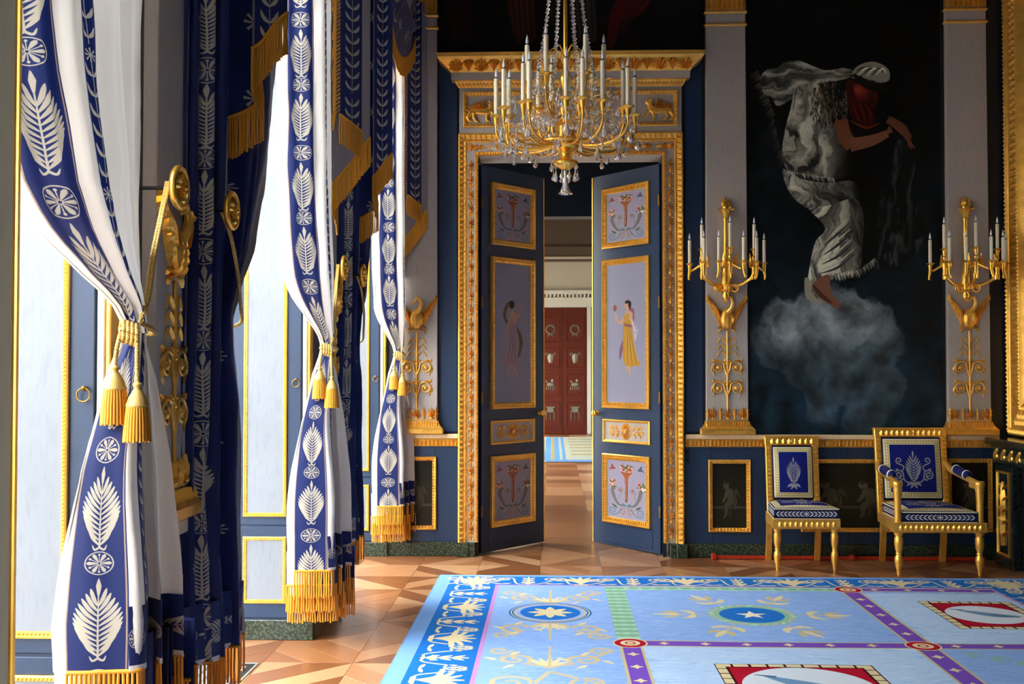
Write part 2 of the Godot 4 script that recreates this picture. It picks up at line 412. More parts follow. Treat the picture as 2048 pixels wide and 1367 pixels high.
func build_far_wall() -> void:
	var z := FW
	# blue field panels of the wall, between the mouldings
	var fld := struct("trim_2", "blue painted dado and panels of the far wall")
	for q in [[LW, -0.79, 0.118, 0.93], [1.09, RW, 0.118, 0.93]]:
		part("dado_board", slab(Geo.new(), q[0], q[1], q[2], q[3], z - 0.012, z), M.blue_paint, fld)
	for x in [[-0.96, -0.80], [1.10, 1.24]]:
		part("strip_panel", slab(Geo.new(), x[0], x[1], 1.03, 4.9, z - 0.010, z, 0.003), M.blue_paint, fld)
	for x in [-0.985, 1.31, 1.78, 2.42, 3.52]:
		part("dado_joint", slab(Geo.new(), x - 0.002, x + 0.002, 0.12, 0.93, z - 0.0135, z), M.joint, fld)
	# chair rail
	var rail := struct("trim_3", "cream chair rail with gilt moulding below")
	for s in [[LW, -0.79], [1.095, RW - 0.12]]:
		part("cream_rail", slab(Geo.new(), s[0], s[1], 0.975, 1.012, z - 0.045, z, 0.004), M.cream_paint, rail)
		var g := slab(Geo.new(), s[0], s[1], 0.908, 0.974, z - 0.022, z, 0.004)
		g.run(Vector2(s[0], 0.942), Vector2(s[1], 0.942), -z + 0.022, 0.032, 0.024, 0.022, Transform3D(), true)
		part("gilt_moulding", g, M.gilding, rail)
	# pilasters: measured middles and widths
	var foot := W(1450, 842, z).y
	var top := W(1445, 24, z).y
	for q in [[835.0, "tapered grey pilaster with gilt swan beside the window curtain"], [1453.0, "tapered grey pilaster with gilt swan between doorcase and large dark painting"], [1935.0, "tapered grey pilaster with gilt swan at the right of the large dark painting"]]:
		var x := W(q[0], 842, z).x
		build_pilaster(q[1], "grey pilasters with gilt swans", Vector3(x, 0, -z + 0.004), 0.0, 0.345, 0.325, foot, top, true)
	# large painting between the pilasters
	var a := W(1497, 866, z)
	var b := W(1886, 866, z)
	var big := thing("wall_painting", "large dark painting of a bowed figure in white drapery on a cloud", "painting", Vector3((a.x + b.x) / 2, 1.013, -z))
	var cw := b.x - a.x
	var g2 := Geo.new()
	g2.box(Vector3(0, 1.95, 0.008), Vector3(cw, 3.9, 0.016))
	part("stretcher", g2, M.iron, big)
	var c := Geo.new()
	var ph := cw * 900.0 / 390.0
	c.quad(Vector3(-cw / 2 + 0.002, 0.002, 0.0175), Vector3(cw / 2 - 0.002, 0.002, 0.0175), Vector3(cw / 2 - 0.002, ph, 0.0175), Vector3(-cw / 2 + 0.002, ph, 0.0175), Rect2(0, 0, 1, 866.0 / 900.0))
	c.quad(Vector3(-cw / 2 + 0.002, ph, 0.0175), Vector3(cw / 2 - 0.002, ph, 0.0175), Vector3(cw / 2 - 0.002, 3.9, 0.0175), Vector3(-cw / 2 + 0.002, 3.9, 0.0175), Rect2(0, 0, 1, 0.01))
	part("canvas", c, M.storm_canvas, big)
	# canvas over the door
	var l := W(872, 108, z)
	var r := W(1408, 108, z)
	var od := thing("overdoor_painting", "very dark figure painting above the door cornice", "painting", Vector3((l.x + r.x) / 2, l.y, -z + 0.004))
	var w2 := r.x - l.x
	g2 = Geo.new()
	g2.box(Vector3(0, 0.5, 0.006), Vector3(w2, 1.0, 0.012))
	part("stretcher", g2, M.iron, od)
	c = Geo.new()
	c.quad(Vector3(-w2 / 2, 0, 0.0135), Vector3(w2 / 2, 0, 0.0135), Vector3(w2 / 2, 1.0, 0.0135), Vector3(-w2 / 2, 1.0, 0.0135), Rect2(0, 0, 1, 1))
	part("canvas", c, M.history_canvas, od)
	# grisaille panels of the dado
	for q in [[798, 912, 873, 1058, "small dark grisaille in gilt frame by the window curtain", "putto_canvas"], [1416, 918, 1501, 1063, "small dark grisaille of a seated putto left of the gilt chair", "putto_canvas"], [1600, 917, 1800, 1063, "wide dark grisaille of playing putti between the two gilt chairs", "putti_canvas"], [1893, 916, 1984, 1063, "small dark grisaille in gilt frame behind the gilt armchair", "putto_canvas"]]:
		var p0 := W(q[0], q[1], z)
		var p1 := W(q[2], q[3], z)
		framed("dado_picture", q[4], "painting", Vector2((p0.x + p1.x) / 2, (p0.y + p1.y) / 2), p1.x - p0.x, p0.y - p1.y, M[q[5]], z - 0.012, 0.036, "grisaille panels of the dado")
	# piers of the window wall carry the same pilaster, rail and panel
	var prail := struct("trim_4", "chair rail of the window piers")
	for k in 2:
		var zc := 3.81 + k * BAY
		build_pilaster(["grey pilaster with gilt swan on the nearest window pier", "grey pilaster with gilt swan on the second window pier"][k], "grey pilasters with gilt swans", Vector3(LW, 0, -zc), PI / 2, 0.345, 0.325, foot, top, true)
		part("cream_rail", slab(Geo.new(), LW - 0.01, LW + 0.06, 0.955, 1.005, zc - 0.39, zc + 0.39, 0.004), M.cream_paint, prail)
		var g3 := slab(Geo.new(), LW - 0.01, LW + 0.025, 0.885, 0.955, zc - 0.385, zc + 0.385, 0.004)
		g3.run(Vector2(-0.385, 0.92), Vector2(0.385, 0.92), 0.025, 0.026, 0.022, 0.014, Transform3D(Basis(Vector3.UP, PI / 2), Vector3(LW, 0, -zc)), true)
		part("gilt_moulding", g3, M.gilding, prail)
		part("dado_board", slab(Geo.new(), LW - 0.01, LW + 0.010, 0.115, 0.885, zc - 0.385, zc + 0.385), M.blue_paint, prail)
		var dp := thing("dado_picture", ["dark grisaille in gilt frame low on the nearest window pier", "dark grisaille in gilt frame low on the second window pier"][k], "painting", Vector3(LW + 0.012, 0.50, -zc), PI / 2, "grisaille panels of the dado")
		picture_parts(dp, 0.42, 0.60, M.putto_canvas, 0.036)

func build_door_case() -> void:
	# gilt and grey architrave, frieze with winged lions, cornice
	var z := -FW
	var dc := struct("door_1", "gilt and grey doorcase of the double door")
	var o0 := W(917, 1085, FW)      # outer left foot
	var o1 := W(1367, 1088, FW)
	var h := W(1140, 268, FW).y
	var i0 := W(957, 1090, FW).x
	var i1 := W(1327, 1090, FW).x
	var ih := W(1140, 311, FW).y
	var cx := (o0.x + o1.x) / 2
	var ow := o1.x - o0.x
	var iw := i1 - i0
	# one leg profile from outside in: gilt moulding, grey band, gilt bead
	var t1 := 0.068
	var t2 := 0.138
	var t3 := ow / 2 - iw / 2
	var P := func(inset: float, top: bool) -> Vector2: return Vector2(ow / 2 - inset, h - inset * (h - ih) / t3)
	var leg := func(g: Geo, a: float, za: float, b: float, zb: float) -> void:
		var pa: Vector2 = P.call(a, true)
		var pb: Vector2 = P.call(b, true)
		var y0 := 0.118
		g.quad(Vector3(cx - pa.x, y0, z + za), Vector3(cx - pb.x, y0, z + zb), Vector3(cx - pb.x, pb.y, z + zb), Vector3(cx - pa.x, pa.y, z + za))
		g.quad(Vector3(cx + pb.x, y0, z + zb), Vector3(cx + pa.x, y0, z + za), Vector3(cx + pa.x, pa.y, z + za), Vector3(cx + pb.x, pb.y, z + zb))
		g.quad(Vector3(cx - pb.x, pb.y, z + zb), Vector3(cx + pb.x, pb.y, z + zb), Vector3(cx + pa.x, pa.y, z + za), Vector3(cx - pa.x, pa.y, z + za))
	var og := Geo.new()
	for s in [[0.0, 0.0, 0.0, 0.06], [0.0, 0.06, 0.012, 0.066], [0.012, 0.066, 0.045, 0.048], [0.045, 0.048, 0.058, 0.050], [0.058, 0.050, t1, 0.036]]: leg.call(og, s[0], s[1], s[2], s[3])
	var mid: Vector2 = P.call(0.03, true)
	for s in [-1.0, 1.0]:
		var n := Transform3D(Basis(), Vector3(cx + s * mid.x, 0, z + 0.052))
		if s < 0: og.run(Vector2(0, mid.y), Vector2(0, 0.13), 0, 0.044, 0.024, 0.026, n, true)
		else: og.run(Vector2(0, 0.13), Vector2(0, mid.y), 0, 0.044, 0.024, 0.026, n, true)
	og.run(Vector2(cx + mid.x, mid.y), Vector2(cx - mid.x, mid.y), z + 0.052, 0.044, 0.024, 0.026, Transform3D(), true)
	part("gilt_outer_moulding", og, M.gilding, dc)
	var gb := Geo.new()
	leg.call(gb, t1, 0.034, t2, 0.034)
	part("grey_band", gb, M.lilac_grey, dc)
	var ig := Geo.new()
	for s in [[t2, 0.034, t2 + 0.002, 0.044], [t2 + 0.002, 0.044, t3 - 0.002, 0.044], [t3 - 0.002, 0.044, t3, -0.02]]: leg.call(ig, s[0], s[1], s[2], s[3])
	var m2: Vector2 = P.call((t2 + t3) / 2, true)
	for s in [-1.0, 1.0]: ig.run(Vector2(cx + s * m2.x, 0.13), Vector2(cx + s * m2.x, m2.y), z + 0.044, 0.022, 0.012, 0.016)
	ig.run(Vector2(cx - m2.x, m2.y), Vector2(cx + m2.x, m2.y), z + 0.044, 0.022, 0.012, 0.016)
	part("gilt_inner_moulding", ig, M.gilding, dc)
	# lining of the opening
	var ln := Geo.new()
	for s in [-1.0, 1.0]:
		ln.box(Vector3(cx + s * (iw / 2 + 0.012), ih / 2, z - 0.15), Vector3(0.03, ih, 0.30))
	var sf := Geo.new()
	sf.box(Vector3(cx, ih + 0.012, z - 0.15), Vector3(iw + 0.05, 0.03, 0.30))
	part("soffit", sf, M.white_paint, dc)
	part("jamb_lining", ln, M.slate_paint, dc)
	# carved palmettes, buds and berries of the grey band
	var am := anthemion(0.062, 0.075).mesh()
	var bud := Geo.new()
	bud.leaf(Vector2(0, -0.002), Vector2(0, -0.045), 0.034, 0.016)
	for s in [-1.0, 1.0]: bud.leaf(Vector2(0, 0.0), Vector2(s * 0.024, -0.024), 0.014, 0.012, 0.2 * s)
	bud.box(Vector3(0, -0.05, 0.003), Vector3(0.005, 0.03, 0.006))
	var bud_m := bud.mesh()
	var berry := Geo.new()
	for s in [-1.0, 1.0]: berry.dome(Vector2(s * 0.022, 0), 0.0085, 0.0085, 0.010, 7)
	var berry_m := berry.mesh()
	var bx: float = ow / 2 - (t1 + t2) / 2
	var pitch := 0.121
	var n := int((h - 0.30) / pitch)
	for s in [-1.0, 1.0]:
		for i in n:
			var y := 0.20 + i * pitch
			var p := struct_part(dc, "band_ornament")
			p.position = Vector3(cx + s * bx, y, z + 0.034)
			part("palmette", am, M.gilding, p)
			part("bud", bud_m, M.gilding, p)
			part("berries", berry_m, M.gilding, p, place(0, -0.052, 0))
	var bh: float = P.call((t1 + t2) / 2, true).y
	for i in 13:
		var x := cx + (i - 6) * 0.131
		var p := struct_part(dc, "band_ornament")
		p.transform = Transform3D(Basis(Vector3.BACK, PI / 2 if i < 6 else (-PI / 2 if i > 6 else 0.0)), Vector3(x, bh, z + 0.034))
		part("palmette", am, M.gilding, p, place(0, -0.03, 0))
		part("bud", bud_m, M.gilding, p, place(0, -0.03, 0))
	for s in [-1.0, 1.0]:
		var g := Geo.new()
		for k in 8: g.leaf(Vector2.ZERO, Vector2.from_angle(k * TAU / 8) * 0.034, 0.022, 0.014)
		g.dome(Vector2.ZERO, 0.012, 0.012, 0.018)
		part("corner_rosette", g, M.gilding, dc, place(cx + s * bx, bh, z + 0.034))
	# frieze block with framed panel
	var fb := W(1140, 267, FW).y
	var ft := W(1140, 176, FW).y
	var fw := (W(1360, 220, FW).x - W(917, 220, FW).x)
	var g4 := Geo.new()
	g4.box(Vector3(cx, (fb + ft) / 2, z + 0.02), Vector3(fw, ft - fb, 0.04), 0.003)
	part("frieze_block", g4, M.lilac_grey, dc)
	var fr := Geo.new()
	var fh := (ft - fb) * 0.78
	var fx := place(cx, (fb + ft) / 2 + 0.005, z + 0.04)
	fr.frame(fw - 0.07, fh, [Vector2(0, 0), Vector2(0, 0.018), Vector2(0.008, 0.022), Vector2(0.03, 0.012), Vector2(0.034, 0)], fx)
	fr.beads(fw - 0.07, fh, 0.018, 0.013, 0.028, 0.013, 0.018, fx, true)
	part("frieze_frame", fr, M.gilding, dc)
	for s in [-1.0, 1.0]:
		part("winged_lion", winged_lion(), M.gilding, dc, Transform3D(Basis.from_scale(Vector3(-s, 1, 1)), Vector3(cx + s * (fw / 2 - 0.185), (fb + ft) / 2 - 0.098, z + 0.04)))
	for s in [-1.0, 1.0]:
		var v := Geo.new()
		v.scroll(Vector2(s * 0.12, 0), 0.055, 1.4, PI, 0.012, Transform3D(), [Vector2(0, -0.07), Vector2(s * 0.04, -0.05)])
		v.scroll(Vector2(s * 0.27, 0.0), 0.055, 1.4, 0.0, 0.012, Transform3D(), [Vector2(s * 0.17, 0.05)])
		for k in 4: v.leaf(Vector2(s * (0.06 + 0.09 * k), 0.03), Vector2(s * (0.09 + 0.09 * k), 0.075), 0.022, 0.014, 0.1)
		part("scroll_relief", v, M.gilding, dc, place(cx, (fb + ft) / 2, z + 0.04))
	# cornice: bead row, fascia, gilt cyma with palmettes
	var y0 := ft
	var cor := func(x0: float, yy0: float, zz0: float, x1: float, yy1: float, zz1: float) -> Geo:
		var g := Geo.new()
		g.quad(Vector3(cx - x0, yy0, z + zz0), Vector3(cx + x0, yy0, z + zz0), Vector3(cx + x1, yy1, z + zz1), Vector3(cx - x1, yy1, z + zz1))
		g.quad(Vector3(cx + x0, yy0, z + zz0), Vector3(cx + x0, yy0, z), Vector3(cx + x1, yy1, z), Vector3(cx + x1, yy1, z + zz1))
		g.quad(Vector3(cx - x0, yy0, z), Vector3(cx - x0, yy0, z + zz0), Vector3(cx - x1, yy1, z + zz1), Vector3(cx - x1, yy1, z))
		return g
	var hw := fw / 2
	var br: Geo = cor.call(hw + 0.005, y0 - 0.004, 0.045, hw + 0.035, y0 + 0.045, 0.075)
	br.run(Vector2(cx - hw - 0.015, y0 + 0.02), Vector2(cx + hw + 0.015, y0 + 0.02), z + 0.058, 0.030, 0.020, 0.024)
	br.add(cor.call(hw + 0.035, y0 + 0.045, 0.075, hw + 0.06, y0 + 0.05, 0.10))
	part("bead_course", br, M.gilding, dc)
	var fa: Geo = cor.call(hw + 0.06, y0 + 0.05, 0.10, hw + 0.065, y0 + 0.112, 0.105)
	part("fascia", fa, M.lilac_grey, dc)
	var cy := Geo.new()
	var last := Vector3(hw + 0.065, y0 + 0.112, 0.105)
	for k in 5:
		var f := (k + 1) / 5.0
		var nx := Vector3(hw + 0.065 + 0.105 * (f * f * (3 - 2 * f) * 0.6 + f * 0.4), y0 + 0.112 + 0.108 * f, 0.105 + 0.10 * (f * f * (3 - 2 * f) * 0.6 + f * 0.4))
		cy.add(cor.call(last.x, last.y, last.z, nx.x, nx.y, nx.z))
		last = nx
	cy.add(cor.call(last.x, last.y, last.z, last.x + 0.008, last.y + 0.03, last.z + 0.008))
	cy.quad(Vector3(cx - last.x, last.y + 0.03, z + last.z), Vector3(cx + last.x, last.y + 0.03, z + last.z), Vector3(cx + last.x, last.y + 0.03, z), Vector3(cx - last.x, last.y + 0.03, z))
	part("gilt_cyma", cy, M.gilding, dc)
	var an2 := anthemion(0.135, 0.13)
	var lot := Geo.new()
	for k in 5: lot.leaf(Vector2(0, 0.01), Vector2((k - 2) * 0.024, 0.115 - 0.012 * absf(k - 2.0)), 0.028, 0.026, 0.05 * (k - 2))
	var tilt := Basis(Vector3.RIGHT, 0.72)
	var a_m := an2.mesh()
	var l_m := lot.mesh()
	for i in 19:
		var x := cx + (i - 9) * (hw * 2 + 0.14) / 19.0
		part("cornice_palmette", a_m if i % 2 == 0 else l_m, M.gilding, dc, Transform3D(tilt, Vector3(x, y0 + 0.108, z + 0.130)))

func winged_lion() -> Geo:
	# gilt relief facing +x, standing on y = 0, about 0.26 wide
	var g := Geo.new()
	var body := PackedVector2Array([Vector2(-0.10, 0.055), Vector2(-0.105, 0.085), Vector2(-0.085, 0.105), Vector2(-0.03, 0.100), Vector2(0.03, 0.108), Vector2(0.062, 0.13), Vector2(0.066, 0.158), Vector2(0.082, 0.176), Vector2(0.105, 0.172), Vector2(0.118, 0.150), Vector2(0.110, 0.135), Vector2(0.100, 0.128), Vector2(0.095, 0.09), Vector2(0.075, 0.062), Vector2(0.02, 0.058), Vector2(-0.04, 0.066)])
	g.prism(body, 0.028, 0.010)
	for q in [[-0.09, 0.075, -0.115, 0.035, -0.10, 0.0, 0.030], [-0.06, 0.075, -0.062, 0.035, -0.045, 0.0, 0.028], [0.055, 0.075, 0.045, 0.035, 0.05, 0.0, 0.026], [0.085, 0.09, 0.105, 0.05, 0.13, 0.02, 0.024]]:
		g.tube([Vector3(q[0], q[1], 0.012), Vector3(q[2], q[3], 0.012), Vector3(q[4], q[5] + 0.006, 0.012), Vector3(q[4] + 0.02, q[5] + 0.005, 0.012)], q[6] * 0.7, q[6] * 0.3, 6)
	for k in 7:
		var f := k / 6.0
		g.leaf(Vector2(0.045 - 0.05 * f, 0.10), Vector2(0.02 - 0.135 * f, 0.185 - 0.045 * f), 0.026, 0.038 - 0.012 * f, 0.12, Transform3D(), 5, 0.6)
	for k in 5: g.dome(Vector2(0.072 + 0.008 * (k % 2), 0.115 + k * 0.014), 0.016, 0.012, 0.036, 6)
	g.tube([Vector3(-0.10, 0.09, 0.01), Vector3(-0.128, 0.10, 0.01), Vector3(-0.135, 0.135, 0.01), Vector3(-0.122, 0.160, 0.01), Vector3(-0.128, 0.178, 0.01)], 0.007, 0.005, 5)
	return g

func build_door_leaves() -> void:
	var i0 := W(957, 1090, FW).x
	var i1 := W(1327, 1090, FW).x
	var dn := struct("door_2", "painted double door opened into the next room")
	for s in [-1.0, 1.0]:
		var hx := i0 + 0.004 if s < 0 else i1 - 0.004
		var dz := FW + 0.06
		var fx := W(1084.0 if s < 0 else 1190.0, 1080, FW + 0.70).x
		var run := Vector2(fx - hx, 0.64)
		var lw := run.length()
		var ang := atan2(0.64, absf(run.x))
		# local x runs from hinge to free edge, front towards the camera
		var lf := Node3D.new()
		lf.name = "door_leaf"
		dn.add_child(lf, true)
		lf.position = Vector3(hx, 0.012, -dz)
		lf.rotation.y = ang if s < 0 else PI - ang
		var face := 1.0 if s < 0 else -1.0     # side of the leaf turned to the camera
		var H := 3.26
		var b := Geo.new()
		b.box(Vector3(lw / 2, H / 2, 0), Vector3(lw, H, 0.045), 0.004)
		part("leaf_board", b, M.blue_paint, lf)
		var ed := Geo.new()
		ed.box(Vector3(lw - 0.002, H / 2, face * 0.024), Vector3(0.014, H - 0.01, 0.006), 0.002)
		part("gilt_edge", ed, M.gilding, lf)
		var kick := Geo.new()
		kick.box(Vector3(lw / 2 - 0.03, 0.11, face * 0.024), Vector3(lw * 0.72, 0.17, 0.006), 0.003)
		part("kick_board", kick, M.blue_paint, lf)
		var turn := Basis() if face > 0 else Basis(Vector3.UP, PI)
		var pw := lw * 0.70
		var px := lw * 0.48
		for q in [[2.60, 3.13, "arabesque"], [1.20, 2.50, "dancer_back" if s < 0 else "dancer_front"], [0.90, 1.10, ""], [0.20, 0.80, "arabesque"]]:
			var ph: float = q[1] - q[0]
			var pn := struct_part(lf, "panel")
			pn.transform = Transform3D(turn, Vector3(px, (q[0] + q[1]) / 2, face * 0.0225))
			if q[2] != "":
				picture_parts(pn, pw, ph, M[q[2]], 0.052)
			else:
				var g := Geo.new()
				g.frame(pw, ph, [Vector2(0, 0), Vector2(0, 0.014), Vector2(0.008, 0.016), Vector2(0.02, 0.008), Vector2(0.024, 0)])
				g.beads(pw, ph, 0.013, 0.011, 0.018, 0.006, 0.008)
				part("gilt_frame", g, M.gilding, pn)
				g = Geo.new()
				g.box(Vector3.ZERO, Vector3(pw - 0.03, ph - 0.03, 0.006))
				part("panel_field", g, M.lilac_grey, pn)
				g = Geo.new()
				for k in 16: g.leaf(Vector2.from_angle(k * TAU / 16) * 0.03, Vector2.from_angle(k * TAU / 16) * Vector2(0.072, 0.072), 0.02, 0.016)
				g.dome(Vector2.ZERO, 0.022, 0.022, 0.024, 12)
				g.frame(0.10, 0.10, [Vector2(0.03, 0.012), Vector2(0.034, 0.016), Vector2(0.04, 0.012)])
				part("rosette", g, M.gilding, pn, place(0, 0, 0.003))
				for e in [-1.0, 1.0]:
					var v := Geo.new()
					for r in 2:
						for u in [-1.0, 1.0]:
							v.scroll(Vector2(e * (0.12 + r * 0.06), u * 0.026), 0.024, 1.3, 0.0, 0.007)
							v.leaf(Vector2(e * (0.09 + r * 0.06), u * 0.01), Vector2(e * (0.12 + r * 0.06), u * 0.055), 0.014, 0.010, 0.1)
					v.leaf(Vector2(e * 0.08, 0), Vector2(e * 0.23, 0), 0.012, 0.010)
					part("scroll_relief", v, M.gilding, pn, place(0, 0, 0.003))
		# knob and rosette plate
		var kb := Geo.new()
		kb.lathe([Vector2(0.0, 0.062), Vector2(0.022, 0.060), Vector2(0.031, 0.050), Vector2(0.028, 0.040), Vector2(0.011, 0.034), Vector2(0.009, 0.012), Vector2(0.020, 0.010), Vector2(0.022, 0.0)], 16, Transform3D(Basis(Vector3.RIGHT, PI / 2 * face), Vector3.ZERO))
		part("door_knob", kb, M.gilt_bronze, lf, place(lw - 0.065, 1.15, face * 0.0225))
		for y in [0.35, 1.3, 2.1, 2.95]:
			var hg := Geo.new()
			hg.lathe([Vector2(0.0, -0.05), Vector2(0.009, -0.045), Vector2(0.009, 0.045), Vector2(0.0, 0.05)], 8)
			part("hinge", hg, M.old_brass, lf, place(0.0, y, face * 0.026))

func build_right_wall() -> void:
	# gilt mirror frame and green marble chimneypiece, only their ends are in view
	var side := Basis(Vector3.UP, -PI / 2)
	var mf := thing("mirror_frame", "wide carved gilt mirror frame at the right edge of the picture", "mirror", Vector3(RW - 0.02, 1.02, -7.75), 0.0)
	var prof := [Vector2(0, 0), Vector2(0, 0.06), Vector2(0.03, 0.075), Vector2(0.06, 0.055), Vector2(0.08, 0.05), Vector2(0.20, 0.05), Vector2(0.22, 0.062), Vector2(0.25, 0.045), Vector2(0.30, 0.015)]
	var w := 2.5
	var h := 3.7
	var g := Geo.new()
	var xf := Transform3D(side, Vector3(0.02, h / 2, 0))
	g.frame(w, h, prof, xf)
	g.beads(w, h, 0.03, 0.068, 0.035, 0.018, 0.018, xf)
	g.beads(w, h, 0.22, 0.058, 0.03, 0.014, 0.014, xf)
	for s in [0.115, 0.165]: g.beads(w, h, s, 0.05, 0.055, 0.03, 0.018, xf, true)
	part("gilt_frame", g, M.gilding, mf)
	g = Geo.new()
	g.box(Vector3(0.01, h / 2, 0), Vector3(0.01, h - 0.56, w - 0.56))
	part("mirror_glass", g, M.mirror_glass, mf)
	var ch := thing("chimneypiece", "dark green marble chimneypiece with gilt mounts in the right corner", "fireplace", Vector3(RW, 0, -7.75))
	g = Geo.new()
	g.prism(PackedVector2Array([Vector2(0, -1.17), Vector2(0, 1.17), Vector2(-0.25, 1.17), Vector2(-0.30, 1.11), Vector2(-0.30, -1.11), Vector2(-0.25, -1.17)]), 0.05, 0.008, Transform3D(Basis(Vector3(1, 0, 0), Vector3(0, 0, -1), Vector3(0, 1, 0)), Vector3(0, 0.955, 0)))
	part("mantel_shelf", g, M.dark_marble, ch)
	g = Geo.new()
	for s in [-1.0, 1.0]:
		g = Geo.new()
		g.box(Vector3(-0.115, 0.40, s * 0.93), Vector3(0.23, 0.80, 0.34), 0.006)
		part("jamb", g, M.dark_marble, ch)
	g = Geo.new()
	g.box(Vector3(-0.12, 0.88, 0), Vector3(0.24, 0.15, 2.24), 0.006)
	part("frieze", g, M.dark_marble, ch)
	g = Geo.new()
	g.box(Vector3(-0.08, 0.4, 0), Vector3(0.16, 0.8, 1.5))
	part("hearth_opening", g, M.iron, ch)
	var fx2 := Transform3D(side, Vector3(-0.24, 0.88, 0))
	for k in 16:
		g = Geo.new()
		g.leaf(Vector2(-1.06 + k * 0.14, -0.04), Vector2(-1.00 + k * 0.14, 0.045), 0.05, 0.018, 0.15, fx2)
		g.dome(Vector2(-1.0 + k * 0.14, -0.02), 0.02, 0.02, 0.018, 7, fx2)
		part("frieze_mount", g, M.gilt_bronze, ch)
	# mount on the far jamb, as seen past the corner
	for s in [-1.0, 1.0]:
		g = Geo.new()
		var jx := Transform3D(side, Vector3(-0.23, 0.42, -s * 0.93))
		g.frame(0.24, 0.66, [Vector2(0, 0), Vector2(0, 0.010), Vector2(0.012, 0.012), Vector2(0.02, 0)], jx)
		g.leaf(Vector2(0, -0.25), Vector2(0, 0.25), 0.09, 0.03, 0.0, jx)
		for k in 5:
			for e in [-1.0, 1.0]: g.leaf(Vector2(0, -0.2 + k * 0.09), Vector2(e * 0.08, -0.13 + k * 0.09), 0.03, 0.02, 0.15 * e, jx)
		part("jamb_mount", g, M.gilt_bronze, ch)

